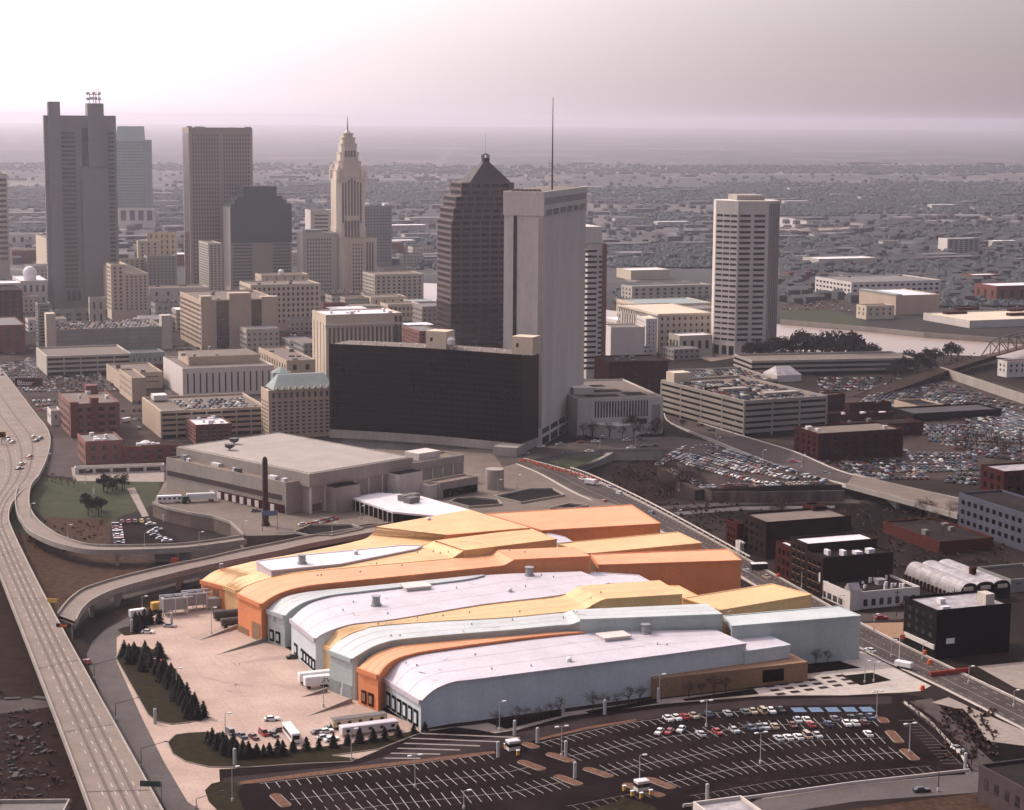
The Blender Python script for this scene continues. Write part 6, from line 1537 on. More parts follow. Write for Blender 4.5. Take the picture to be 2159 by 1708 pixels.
# everything farther: too many to count, one object
FW = ['white'] * 3 + ['silver'] * 5 + ['black'] * 5 + ['maroon'] * 4 + ['red'] * 1 + ['blue'] * 4 + ['gray'] * 6 + ['tan'] * 2 + ['green'] * 2
SB = MB(); SMATS = [CP[c] for c in COLS] + [M['dark_glass']]; CI = {c: i for i, c in enumerate(COLS)}
def far_row(p, q, fill=.9, sp=2.9, r_=random.Random(77)):
    d = q - p; L = d.length
    if L < 3: return
    d.normalize(); n = Vector((d.y, -d.x, 0)); k = int(L / sp)
    for i in range(k):
        if r_.random() > fill: continue
        c = p + d * (L * (i + .5) / k) + n * r_.uniform(-.4, .4)
        SB.box(c, d, n, (-.9, .9), (-2.2, 2.2), .2, .85, CI[r_.choice(FW)]); SB.box(c, d, n, (-.72, .72), (-1.3, .8), .85, 1.35, len(COLS) if r_.random() < .6 else CI[r_.choice(FW)])
def far_lot(a, b, c, d, z, rows, fill=.88):          # corners a-b is one row, d-c the last
    A, B_, C_, D_ = (pt(*q, z) for q in (a, b, c, d))
    for k in range(rows):
        t = k / max(1, rows - 1); t2 = t
        far_row(A.lerp(D_, t), B_.lerp(C_, t), fill)
def roof_lot(b, q0, q1, rows, fill=.9, a0=3, a1=None):
    for k in range(rows):
        q = q0 + (q1 - q0) * k / max(1, rows - 1); z = b.h - .85
        far_row(P(b, a0, q, z), P(b, a1 or b.wu - 3, q, z), fill)
roof_lot(GA, 5, 54, 5); roof_lot(GC, 6, GC.dv - 18, 5, .8, 14); roof_lot(GD, 5, GD.dv - 16, 8, .75, 4); roof_lot(GE, 4, 56, 6, .9)
far_lot((0, 770), (72, 760), (84, 792), (0, 792), .1, 7); far_lot((20, 800), (232, 790), (246, 824), (50, 826), .1, 7, .85); far_lot((66, 848), (120, 846), (122, 862), (80, 866), .1, 3); far_lot((252, 850), (300, 850), (300, 905), (258, 905), .1, 4, .4)
far_lot((1720, 800), (1860, 798), (1850, 822), (1730, 824), .1, 5, .8); far_lot((1880, 800), (1975, 800), (2300, 905), (1810, 850), .1, 12, .9); far_lot((1800, 850), (1910, 860), (1900, 892), (1750, 880), .1, 3, .7)
far_lot((2125, 868), (2300, 930), (2300, 985), (2080, 900), .1, 9, .9); far_lot((2010, 862), (2300, 945), (2300, 960), (1990, 880), .1, 4, .9); far_lot((1740, 930), (1900, 935), (1910, 955), (1905, 950), .1, 2, .6); far_lot((1935, 900), (2070, 900), (2160, 935), (1960, 925), .1, 6, .9); far_lot((1910, 958), (2060, 960), (2062, 990), (1930, 996), .1, 6, .92); far_lot((1740, 976), (1900, 972), (1960, 1010), (1830, 1010), .1, 6, .92)
far_lot((585, 690), (650, 690), (650, 715), (585, 715), .1, 5, .9); far_lot((360, 720), (420, 718), (420, 735), (366, 740), .1, 3, .5); far_lot((1300, 640), (1500, 645), (1500, 657), (1300, 652), .1, 4, .9); far_lot((1650, 630), (1760, 634), (1800, 656), (1650, 652), .1, 6, .7); far_lot((1395, 738), (1500, 742), (1510, 752), (1440, 752), .1, 3, .7)
far_lot((1985, 640), (2160, 640), (2160, 655), (2000, 652), .1, 3, .6); far_lot((680, 612), (800, 612), (790, 624), (690, 624), 12, 4, .85); far_lot((0, 735), (70, 738), (72, 757), (0, 757), .1, 3, .4)
for ln in ([(1500, 966), (1580, 990), (1650, 1008)], [(1450, 970), (1530, 996), (1590, 1014)], [(1420, 975), (1450, 960)], [(1520, 958), (1600, 982)]):
    for p_, q_ in zip(ln, ln[1:]): far_row(pt(*p_, 5.0), pt(*q_, 5.0), .93, 2.7)
far_lot((1905, 893), (2070, 903), (2085, 926), (1928, 914), .1, 4, .9); far_lot((1955, 930), (2165, 948), (2165, 972), (2064, 962), .1, 5, .9); far_lot((1690, 985), (1740, 975), (1830, 1003), (1800, 1008), 5.0 if False else .1, 2, .7); far_lot((2000, 1000), (2066, 1004), (2060, 1022), (1990, 1016), .1, 3, .9)
tag(build('far_parked_cars', SB, SMATS), 'countless small parked cars in the far lots and on garage roofs', 'cars', None, 'stuff')

# ------------------------------------------------------------------ trucks, trailers, plant
def boxy(name, label, cat, px, L, W_, Hh, ang, m, z=0, group=None, wheels=True, win=0, roofm=None, deckz=.9, taper=0):
    p = pt(*px, z); t = thing(name, label, cat, p, group); u, v = Vector((math.cos(R(ang)), math.sin(R(ang)), 0)), Vector((-math.sin(R(ang)), math.cos(R(ang)), 0))
    mb = MB(); r = lambda i, zz: [p + u * a + v * b + Vector((0, 0, zz)) for a, b in ((i, i), (L - i, i), (L - i, W_ - i), (i, W_ - i))]
    mb.hexa(r(0, deckz), r(0, Hh - .25)); mb.hexa(r(0, Hh - .25), r(.18 + taper, Hh)); b = build('body', mb, M[m], t)
    if roofm: mb = MB(); mb.hexa(r(-.1, Hh), r(.3, Hh + .18)); build('roof', mb, M[roofm], t)
    if wheels:
        for a in (1.4, L - 2.6, L - 1.4):
            for q in (.1, W_ - .35): mb = MB(); mb.tube(p + u * a + v * q + Vector((0, 0, .5)), p + u * a + v * (q + .25) + Vector((0, 0, .5)), .5, n=10); build('wheel', mb, M['rubber'], t)
    for k in range(win):
        a = L * (k + .5) / win; mb = MB(); mb.box(p, u, v, (a - .55, a + .55), (-.06, .05), Hh * .5, Hh * .5 + .9); build('window', mb, M['dark_glass'], t)
    return t, p, u, v
t, p, u, v = boxy('coach', 'white coach parked slanting in the truck yard', 'coach', (634, 1569), 12, 2.6, 3.3, 110, 'white_paint', deckz=.5)
for a0, a1 in ((.8, 11.2),):
    mb = MB(); mb.box(p, u, v, (a0, a1), (-.05, 2.65), 1.7, 2.5); build('window_band', mb, M['dark_glass'], t)
mb = MB(); mb.box(p, u, v, (-.06, .1), (.3, 2.3), 1.5, 2.7); build('windshield', mb, M['dark_glass'], t)
boxy('site_office', 'long cream site office trailer with a gray roof, the rear of two', 'trailer', (703, 1541), 17, 3.2, 3.1, 24, 'cream', roofm='gray_roof', win=5)
boxy('site_office', 'long white site office trailer with a lilac roof, the front of two', 'trailer', (722, 1557), 17.5, 3.2, 3.1, 24, 'white_wall', roofm='lavender', win=5)
t, p, u, v = boxy('semi_trailer', 'white semi trailer with big black letters backed to the sage bar', 'trailer', (644, 1455), 8.6, 2.5, 4.0, 23, 'white_paint', deckz=1.2)
cu = bpy.data.curves.new('lettering', 'FONT'); cu.body = 'RV'; cu.size = 2.3; cu.extrude = .02; cu.shear = .2; cu.materials.append(M['rubber'])
lo = bpy.data.objects.new('lettering', cu); link(lo, t); c = u * 5.4 - v * .05 + Vector((0, 0, 1.7)); lo.location = c; lo.rotation_euler = (R(90), 0, R(23))
boxy('semi_trailer', 'plain white semi trailer just behind the lettered one', 'trailer', (632, 1446), 11, 2.5, 3.9, 23, 'white_paint', deckz=1.2)
cu = bpy.data.curves.new('lettering', 'FONT'); cu.body = 'ZAA 3AA'; cu.size = 2.6; cu.extrude = .03; cu.materials.append(M['brown_stone'])
lo = bpy.data.objects.new('lettering', cu); link(lo, dr); d_ = pt(1293, 916); lo.location = (-5.2, -14.7, 4.4); lo.rotation_euler = (R(90), 0, R(2))
def text_mesh(o):
    dg_ = bpy.context.evaluated_depsgraph_get(); me = bpy.data.meshes.new_from_object(o.evaluated_get(dg_)); n_ = bpy.data.objects.new('words', me); link(n_, o.parent)
    n_.location, n_.rotation_euler = o.location, o.rotation_euler; nm = o.name; bpy.data.objects.remove(o); n_.name = 'lettering'; return n_
for px, lab in (((451, 1308), 'upper'), ((467, 1324), 'lower')):
    p = pt(*px, 0); t = thing('tank_trailer', f'dark rounded trailer beside the orange end wall, the {lab} of two', 'trailer', p); u, v = axes(23)
    mb = MB(); mb.tube(p + Vector((0, 0, 2.0)), p + u * 11 + Vector((0, 0, 2.0)), 1.5, n=12); build('tank', mb, M['dark_metal'], t)
    for a in (1.5, 9): mb = MB(); mb.tube(p + u * a - v * 1.2 + Vector((0, 0, .5)), p + u * a + v * 1.2 + Vector((0, 0, .5)), .5, n=10); build('wheel', mb, M['rubber'], t)
for px, L, lab in (((344, 1300), 9, 'near left'), ((391, 1290), 8, 'far right')):
    p = pt(*px, 0); u, v = axes(23); t = thing('cooling_unit', f'gray cooling unit on white pipe legs in the yard corner, the {lab} of two', 'machine', p)
    mb = MB(); mb.box(p, u, v, (0, L), (0, 5), 2.0, 6.2); build('casing', mb, M['steel'], t)
    for a in (0, L / 2, L):
        for q in (-.2, 5.2): mb = MB(); mb.tube(p + u * a + v * q, p + u * a + v * q + Vector((0, 0, 6.6)), .22); build('pipe_leg', mb, M['dish'], t)
    for q in (-.2, 5.2): mb = MB(); mb.tube(p + v * q + Vector((0, 0, 6.6)), p + u * (L + 2) + v * q + Vector((0, 0, 6.6)), .28); build('pipe', mb, M['dish'], t)
    for a in (L * .3, L * .7): mb = MB(); mb.lathe(p + u * a + v * 2.5, [(1.7, 6.2), (1.7, 6.9), (1.4, 6.9)], 14); build('fan', mb, M['dark_metal'], t)
boxy('machine_box', 'small gray plant box right of the cooling units', 'machine', (437, 1286), 5, 4, 4, 23, 'steel', wheels=False, deckz=1)
boxy('box_truck', 'white box truck behind the small conifers at the yard top', 'truck', (276, 1307), 6, 2.4, 3.4, 30, 'white_paint'); boxy('box_truck', 'yellow box truck beside the cooling units', 'truck', (322, 1292), 5.5, 2.4, 3.6, 30, 'yellow_paint')
boxy('semi_trailer', 'white semi trailer with pale roof parked on the arena deck', 'trailer', (394, 1060), 13, 2.5, 4, 14, 'white_paint', 6.05, deckz=1.2); boxy('bus', 'white bus with dark windows at the left end of the arena deck', 'bus', (332, 1062), 11, 2.5, 3.4, 14, 'white_paint', 6.05, win=5, deckz=.6)
boxy('truck_cab', 'dark green truck cab before the white trailer on the arena deck', 'truck', (385, 1062), 3, 2.5, 3.2, 14, 'sign_green', 6.05)
boxy('freight_container', 'gray freight container on the tracks under the curved ramp', 'container', (326, 1187), 15, 3, 3.6, 8, 'gray_stone', wheels=False); boxy('truck_cab', 'orange fronted truck end beside the gray freight container', 'truck', (360, 1192), 3, 2.6, 2.8, 8, 'orange_paint')
boxy('delivery_van', 'black delivery van with a white roof before the dark brick shops', 'van', (1586, 1206), 6.5, 2.6, 3.2, 12, 'rubber', roofm='white_paint'); boxy('works_truck', 'white works truck with yellow crane parked by the plaza', 'truck', (1885, 1408), 6, 2.3, 2.6, -40, 'white_paint')
boxy('van', 'white van on the forecourt under the red brick hall', 'van', (225, 1027), 5, 2, 2.3, 5, 'white_paint', .12); boxy('tank_truck', 'silver tank truck among the road works on the bridge', 'truck', (1232, 1022), 6, 2.4, 3, -40, 'dish', 5.9)
boxy('white_van', 'white van in the court behind the rose brick loft', 'van', (262, 893), 6, 2.4, 3, 60, 'white_paint', .1)
# toll booths
for px, lab in (((1073, 1586), 'white ticket booth with glass sides at the lot entrance'), ((1345, 1672), 'small white ticket booth on the near entrance island')):
    t, p, u, v = boxy('ticket_booth', lab, 'booth', px, 3.6, 2.6, 3, 24, 'white_wall', wheels=False, roofm='white_roof', deckz=.2)
    mb = MB(); mb.box(p, u, v, (-.05, 3.65), (-.05, 2.65), 1.3, 2.3); build('window_band', mb, M['dark_glass'], t)
for k, px in enumerate(((1092, 1592), (1066, 1578), (1316, 1667), (1333, 1678), (1352, 1682), (1372, 1676))):
    p = pt(*px, .2); mb = MB(); mb.box(p, CU, CV, (-.4, .4), (-.3, .3), 0, 1.3); t = build('ticket_machine', mb, M['yellow_paint'], None, f"yellow ticket machine {'at the white booth island' if k < 2 else 'on the near entrance island'}", 'ticket machine', 'ticket machines at the lot gates')
    mb = MB(); mb.box(p, CU, CV, (-.5, .5), (-.4, .4), 1.3, 1.5); build('lid', mb, M['white_paint'], t)
# barrels
rb = random.Random(8)
for k in range(30):
    s = k / 29; p = pt(1098 + 165 * s + rb.uniform(-3, 3), 971 + 43 * s + rb.uniform(-2.5, 2.5), 6.0); mb = MB(); mb.lathe(p, [(.55, 0), (.5, .5), (.45, 1.3), (.3, 1.4)], 8)
    build('construction_barrel', mb, M['orange_paint'], None, 'orange construction barrel in the line on the main street bridge', 'barrel', 'orange barrels on the bridge')
for k, px in enumerate(((1966, 1376), (1960, 1400), (1950, 1380), (1945, 1455), (1640, 1218), (1300, 1058), (1268, 1050), (1345, 1090))):
    p = pt(*px, .15 if px[1] > 1200 else 4); mb = MB(); mb.lathe(p, [(.9, 0), (.8, .6), (.6, 1.5), (.3, 1.6)], 8); build('construction_barrel', mb, M['orange_paint'], None, 'orange construction barrel standing at the main street road works', 'barrel', 'orange barrels along the road works')
p = pt(2010, 1420, .15); mb = MB(); mb.box(p, CU, CV, (-9, 6), (-.4, .4), 0, 1.4); build('barrier', mb, CP['red'], None, 'long red barrier fence beside the road works', 'barrier')
mb = MB(); p = pt(1428, 1548); 
# ------------------------------------------------------------------ lamps and signs
def lamp(px, ytop, kind='double', z=0.0, label='', group='light poles of the parking lots'):
    p = pt(*px, z); zt = zat(p, ytop); t = thing('street_lamp', label, 'street lamp', p, group)
    m = 'dark_metal' if kind == 'arm' else 'light_pole'
    mb = MB(); mb.tube(p, (p.x, p.y, z + .9), .35, .35, 8); build('base', mb, M['pale_concrete'], t)
    mb = MB(); mb.tube(p, (p.x, p.y, zt), .15, .10, 6); build('pole', mb, M[m], t)
    c = Vector((p.x, p.y, zt))
    if kind == 'arm': e = c + CU * 7 + Vector((0, 0, 1.2)); mb = MB(); mb.tube(c, e, .09); build('arm', mb, M[m], t); mb = MB(); mb.box(e, CU, CV, (-.5, .5), (-.2, .2), -.1, .15); build('lamp_head', mb, M[m], t)
    for s in ((-1, 1) if kind == 'double' else (1,) if kind == 'single' else ()):
        mb = MB(); mb.box(c, CU, CV, (min(0, s * 1.6), max(0, s * 1.6)), (-.06, .06), -.05, .08); build('arm', mb, M[m], t)
        mb = MB(); mb.box(c, CU, CV, (s * 1.5 - .55, s * 1.5 + .55), (-.35, .35), -.1, .22); build('lamp_head', mb, M['dish'], t)
for px, yt, k, lab in (((875, 1660), 1593, 'double', 'standing in the second stall row of the left lot'), ((1184, 1595), 1532, 'double', 'on the long island by the white ticket booth'), ((1348, 1663), 1593, 'single', 'on the near entrance island'), ((1489, 1532), 1478, 'double', 'among parked cars in the striped lot'), ((1053, 1541), 1480, 'single', 'at the planting bed before the pale hall wall'), ((1390, 1481), 1423, 'single', 'at the left end of the brown brick base'), ((1603, 1610), 1545, 'double', 'in the middle of the striped lot'), ((1848, 1515), 1458, 'double', 'at the far right end of the parked rows'), ((1917, 1587), 1526, 'double', 'on the right end island of the striped lot'), ((1978, 1668), 1606, 'arm', 'curving over the lower street'), ((741, 1602), 1538, 'single', 'at the tip of the conifer island'), ((978, 1705), 1668, 'single', 'at the bottom edge of the left lot'), ((682, 1490), 1427, 'single', 'in the truck yard before the sage bar'), ((475, 1550), 1505, 'single', 'behind the conifers of the lower island'), ((372, 1452), 1410, 'single', 'beside the conifer mass of the truck yard'), ((490, 1690), 1618, 'single', 'on the grass island at the left lot corner'), ((300, 1285), 1258, 'single', 'at the top of the truck yard'), ((446, 1338), 1282, 'single', 'before the orange end wall'), ((244, 1518), 1484, 'arm', 'arching over the frontage road beside the upper island'), ((298, 1618), 1578, 'arm', 'arching over the frontage road beside the lower island'), ((199, 1433), 1401, 'arm', 'beside the red car on the frontage road'), ((414, 1703), 1684, 'arm', 'near the bottom of the frontage road'), ((1823, 1440), 1395, 'single', 'on the tree grate plaza'), ((1842, 1438), 1398, 'single', 'on the plaza beside the sunken lawn')):
    lamp(px, yt, k, 0.1, ('dark curved-arm street lamp ' if k == 'arm' else 'pale twin-headed light pole ' if k == 'double' else 'pale single-headed light pole ') + lab)
for k, (x, y) in enumerate(((1735, 1262), (1842, 1330), (1879, 1385), (2042, 1440), (2137, 1490), (1945, 1390), (1770, 1290), (1690, 1240), (1560, 1180), (1428, 1110))): lamp((x, y), y - 34, 'single', .1 if y > 1150 else 2.5, 'slim street lamp along the far sidewalk of the main street', 'street lamps along the main street')
for k, (x, y) in enumerate(((1455, 970), (1512, 948), (1340, 940), (1265, 945), (1608, 975), (1680, 1000), (1510, 920), (1545, 915), (1690, 985))): lamp((x, y), y - 26, 'single', 6, 'tall thin lamp pole around the packed lot and its streets', 'lamp poles around the packed lot')
for k, (x, y, z) in enumerate(((143, 1135, 5.8), (305, 1152, 6.3), (420, 1150, 6.2), (65, 1090, 5.6), (180, 1020, .2), (100, 985, .3), (512, 1128, 6), (700, 1130, 6), (760, 1095, 6), (1050, 1040, 6), (1090, 1030, 6))): lamp((x, y), y - 28, 'single', z, 'thin lamp pole along the curved ramp and arena plaza', 'lamp poles along the ramp and plaza')
for k, (x, y) in enumerate(((198, 1043), (250, 1026), (366, 1030 + 30), (370, 1078), (345, 1100))): 
    p = pt(x, y, .1 if k < 2 else .1); mb = MB(); mb.tube(p, p + Vector((0, 0, 3.2)), .35, n=8); build('bollard_light', mb, M['dish'], None, 'white bollard light on the lawn beside the arena', 'bollard', 'white bollards by the lawn')
for k, (x, y) in enumerate(((327, 1525), (495, 1611), (362, 1318), (278, 1332), (1050, 1596), (1133, 1566), (1193, 1594), (1212, 1640), (1491, 1687), (1085, 1550), (1388, 1480), (1275, 1506), (1187, 1510), (2035, 1620))):
    p = pt(x, y, .15); mb = MB(); mb.lathe(p, [(.55, 0), (.5, .3), (.5, 4.4), (.3, 4.6)], 10); build('bollard_light', mb, M['light_pole'], None, 'tall pale cylinder bollard beside the drives and islands', 'bollard', 'cylinder bollards along the drives')
c, u, v, p = gantry(101, 1290, 7, 3.6, 1.5, 10.5, 'yellow_paint', 'yellow exit sign hanging over the elevated highway edge', -8, (1.1,))
c, u, v, p = gantry(120, 1345, 7, 5.0, 1.3, 10.8, 'rubber', 'black overhead sign with an orange panel over the elevated highway', -4, (1.05,))
o = p; mb = MB(); mb.box(c, u, v, (1.3, 3.7), (-.6, -.5), 10.95, 11.95); build('orange_panel', mb, M['orange_paint'], p)
gantry(297, 1690, 7, 5.2, 1.5, 11.2, 'sign_green', 'dark green overhead sign at the near end of the elevated highway', -4, (1.02,))
p = pt(62, 836); mb = MB(); mb.tube(p, p + Vector((0, 0, 8)), .3); t = build('billboard', mb, M['steel'], None, 'dark red billboard with white lettering standing in the left car lot', 'billboard')
p2 = pt(48, 862); mb = MB(); mb.box(p, Vector((1, 0, 0)), Vector((0, 1, 0)), (-9, 9), (-.4, 0), 6.5, 12); bb = build('panel', mb, M['dark_brick'], t)
cu = bpy.data.curves.new('lettering', 'FONT'); cu.body = 'Blazer'; cu.size = 4.2; cu.extrude = .02; cu.materials.append(M['white_paint']); lo = bpy.data.objects.new('lettering', cu); link(lo, bb); lo.location = (-7.5, -.5, 7.6); lo.rotation_euler = (R(90), 0, 0)
lo.location = (-7.5 - (ORG[bb].x - p.x), -.5 - (ORG[bb].y - p.y), 7.6)
for o_ in [o for o in bpy.data.objects if o.type == 'FONT']: text_mesh(o_)
p = pt(2, 928); 
mb = MB(); mb.tube(pt(4, 940), pt(4, 940) + Vector((0, 0, 7)), .3); t = build('billboard', mb, M['steel'], None, 'yellow bordered billboard at the left edge beside the highway', 'billboard')
mb = MB(); mb.box(pt(4, 940), Vector((1, 0, 0)), Vector((0, 1, 0)), (-6, 2.5), (-.5, 0), 4.5, 8); build('panel', mb, M['yellow_paint'], t); mb = MB(); mb.box(pt(4, 940), Vector((1, 0, 0)), Vector((0, 1, 0)), (-5.6, 2.1), (-.6, -.5), 4.9, 7.6); build('poster', mb, M['dark_brick'], t)
b = bld('low_building', 'gray flat roofed shed with a white edge at the bottom left corner', 'building', -60, -40, 118, 1790, 1745, 'concrete', 'gray_roof', th=3, dep=20)
# plaza pole with a flag
p = pt(1895, 1405, .15); t = thing('flag_pole', 'thin flag pole with a small red and white flag by the plaza', 'flag pole', p); mb = MB(); mb.tube(p, p + Vector((0, 0, 11)), .12); build('pole', mb, M['dish'], t); mb = MB(); mb.box(p, CU, CV, (0.1, 2.0), (-.03, .03), 9.4, 10.8); build('flag', mb, M['orange_paint'], t)

# ------------------------------------------------------------------ trees
def conifer_proto(seed):
    r_ = random.Random(seed); tr, cr = MB(), MB(); tr.tube((0, 0, 0), (0, 0, 5.4), .16, .04)
    for k in range(300):
        s = r_.random() ** .8; z = .5 + 5.9 * s; L = (3.0 * (1 - s) ** .8 + .3) * r_.uniform(.65, 1.15); a = r_.uniform(0, 2 * math.pi); d = Vector((math.cos(a), math.sin(a), 0)); n = Vector((-d.y, d.x, 0))
        o = Vector((0, 0, z)); w_ = .20 + .30 * (1 - s); tip = o + d * L + Vector((0, 0, -.25 * L + r_.uniform(-.15, .15)))
        cr.poly([o + n * w_ * .4, o - n * w_ * .4, o + d * L * .6 - n * w_ - Vector((0, 0, .12 * L)), tip, o + d * L * .6 + n * w_ - Vector((0, 0, .12 * L))])
    cr.tube((0, 0, 5.6), (0, 0, 6.7), .10, .01, 5)
    return tr, cr
def broad_proto(seed, leafs=420, twig=False):
    r_ = random.Random(seed); tr, cr = MB(), MB(); tr.tube((0, 0, 0), (0, 0, 3.0), .28, .18)
    limbs = []
    for k in range(7):
        a = 2 * math.pi * k / 7 + r_.uniform(-.3, .3); e = Vector((math.cos(a) * r_.uniform(1.3, 2.4), math.sin(a) * r_.uniform(1.3, 2.4), r_.uniform(4.2, 6.4))); tr.tube((0, 0, 2.2 + .2 * k), e, .13, .04, 5); limbs.append(e)
    limbs.append(Vector((0, 0, 6.6)))
    for k in range(leafs):
        c = r_.choice(limbs); v_ = Vector((r_.gauss(0, 1), r_.gauss(0, 1), r_.gauss(0, .8))); v_ = v_.normalized() * r_.random() ** .4 * 1.35; p = c + v_; s = .10 if twig else .34
        a = Vector((r_.gauss(0, 1), r_.gauss(0, 1), r_.gauss(0, 1))).normalized(); b_ = a.orthogonal().normalized()
        if twig: cr.poly([c + v_ * .1, p + b_ * .05, p + v_ * .5 + Vector((0, 0, .4)), p - b_ * .05])
        else: cr.poly([p + a * s, p + b_ * s * .8, p - a * s, p - b_ * s * .8])
    return tr, cr
PROT = {}
def plant(kind, p, h, name, label, cat='tree', group=None, seed=0):
    if kind not in PROT:
        L = []
        for s in range(3):
            tr, cr = conifer_proto(s) if kind == 'conifer' else broad_proto(s + 10, 420 if kind == 'evergreen' else 300, kind == 'bare')
            ms = []
            for q, m, nm in ((tr, M['trunk'], 'trunk'), (cr, M[{'conifer': 'conifer', 'evergreen': 'evergreen', 'bare': 'twig'}[kind]], 'crown')):
                me = bpy.data.meshes.new(kind + '_' + nm); me.from_pydata([tuple(x) for x in q.v], [], q.f); me.materials.append(m); ms.append((nm, me))
            L.append(ms)
        PROT[kind] = L
    r_ = random.Random(seed * 13 + int(p.x * 7 + p.y * 3)); o = bpy.data.objects.new(name, None); COL.objects.link(o)
    for nm, me in PROT[kind][r_.randrange(3)]: c = bpy.data.objects.new(nm, me); COL.objects.link(c); c.parent = o
    s = h / 6.7; o.location = p; o.scale = (s * r_.uniform(.9, 1.1), s * r_.uniform(.9, 1.1), s * r_.uniform(.88, 1.1)); o.rotation_euler = (0, 0, r_.uniform(0, 6.28))
    return tag(o, label, cat, group)
rt = random.Random(4)
gA = 'conifers massed on the truck yard island'
for k in range(17):
    s = k / 16
    for j in range(3 if k > 1 else 2):
        plant('conifer', pt(352 + 72 * s - 10 * j + rt.uniform(-5, 5), 1418 + 96 * s + 2 * j + rt.uniform(-2, 2), .1), rt.uniform(3.3, 5.3), 'conifer', 'dark conifer in the dense row along the truck yard island', group=gA, seed=k)
for x, y in ((262, 1384), (272, 1388), (283, 1384), (292, 1390), (306, 1378), (313, 1392), (333, 1380), (338, 1386), (300, 1400), (318, 1406), (332, 1412), (284, 1400), (272, 1398), (345, 1420), (326, 1424), (340, 1436), (300, 1414), (352, 1446)): plant('conifer', pt(x, y, .1), rt.uniform(3.4, 6.0), 'conifer', 'dark conifer in the cluster at the top of the truck yard island', group=gA)
gB = 'conifers along the lower yard island'
for x, y in ((438, 1564), (448, 1570), (463, 1566), (470, 1576), (458, 1580), (478, 1572), (484, 1584), (492, 1580), (500, 1590), (512, 1594), (474, 1590), (488, 1596), (506, 1600), (524, 1598)): plant('conifer', pt(x, y, .1), rt.uniform(3.4, 5.8), 'conifer', 'dark conifer in the clump at the left of the lower yard island', group=gB)
for x, y in ((528, 1594), (541, 1596), (556, 1592), (568, 1595), (586, 1589), (596, 1592), (618, 1584), (646, 1582), (672, 1580), (703, 1575), (733, 1570), (758, 1566), (787, 1563), (811, 1560), (839, 1553), (872, 1546), (896, 1541)): plant('conifer', pt(x, y, .1), rt.uniform(3.2, 5.0), 'conifer', 'single conifer spaced along the curb of the lower yard island', group=gB)
for x, y in ((286, 1324), (294, 1320), (305, 1318), (317, 1316), (336, 1314), (290, 1332)): plant('conifer', pt(x, y, .1), rt.uniform(5, 6.5), 'conifer', 'dark conifer in the short row before the white box truck', group='conifers at the yard top')
for x, y in ((218, 1036), (230, 1030), (238, 1036), (246, 1034), (258, 1036), (263, 1032), (226, 1040)): plant('evergreen', pt(x, y, .1), rt.uniform(5, 8), 'evergreen_tree', 'dark evergreen in the clump at the top of the lawn', group='evergreens on the lawn')
for x, y in ((181, 1070), (186, 1086), (192, 1080), (205, 1076), (214, 1080), (208, 1088)): plant('evergreen', pt(x, y, .1), rt.uniform(5, 7.5), 'evergreen_tree', 'small dark evergreen in the clump at the middle of the lawn', group='evergreens on the lawn')
for x, y in ((100, 1014), (118, 1018), (130, 1022), (156, 1028), (110, 1016), (144, 1026)): plant('bare', pt(x, y, .1), rt.uniform(3, 5), 'bare_shrub', 'brown bare shrub along the upper edge of the lawn', 'shrub', 'shrubs at the top of the lawn')
for k in range(30): plant('evergreen', pt(1574 + 9.2 * k + rt.uniform(-4, 4), 762 - 4 * math.sin(k * .2) + rt.uniform(-3, 2)), rt.uniform(12, 15) + (5 if 11 < k < 26 else 0), 'evergreen_tree', 'dark evergreen in the row between the riverside garage and the river', group='evergreens by the riverside garage')
for x, y in ((1890, 790), (1905, 786), (1918, 778), (1935, 795), (1950, 775), (1970, 770), (1990, 766), (2005, 762), (2020, 760), (1960, 790), (1900, 800), (1880, 800)): plant('evergreen', pt(x, y), rt.uniform(9, 14), 'evergreen_tree', 'dark tree beside the rail embankment near the river', group='dark trees by the rail embankment')
for k in range(22): plant('bare', pt(rt.uniform(1385, 1480), rt.uniform(1000, 1052)), rt.uniform(7, 11), 'bare_tree', 'bare brown tree on the slope left of the packed lot', group='bare trees on the slope')
for k in range(16): plant('bare', pt(rt.uniform(1215, 1400), rt.uniform(905, 925), 2), rt.uniform(5, 9), 'bare_tree', 'bare brown tree before the white slot-window block', group='bare trees before the white block')
for k, (x, y) in enumerate(((1048, 1533), (1090, 1528), (1112, 1524), (1135, 1520), (1158, 1516), (1178, 1511), (1250, 1500), (1275, 1495), (1300, 1490), (1325, 1486), (1350, 1482), (1452, 1470), (1478, 1466), (1505, 1463), (1530, 1460), (1720, 1402), (1745, 1398))): plant('bare', pt(x, y, .15), rt.uniform(4, 5.5), 'sapling', 'thin bare sapling in the planting beds before the hall wall', group='saplings before the hall wall')
for k in range(18): plant('bare', pt(rt.uniform(1560, 2080), rt.uniform(1090, 1130)), rt.uniform(6, 10), 'bare_tree', 'bare dark tree in the rail cutting', group='bare trees in the rail cutting')
for k in range(14): plant('bare', pt(1905 + 11 * k, 1490 + 9.5 * k), rt.uniform(3, 4.5), 'sapling', 'bare sapling lining the curving side street', group='saplings along the side street')
for k in range(14): plant('bare', pt(rt.uniform(2010, 2159), rt.uniform(935, 960)), rt.uniform(5, 9), 'bare_tree', 'bare brown tree on the grass verge of the right lots', group='bare trees by the right lots')

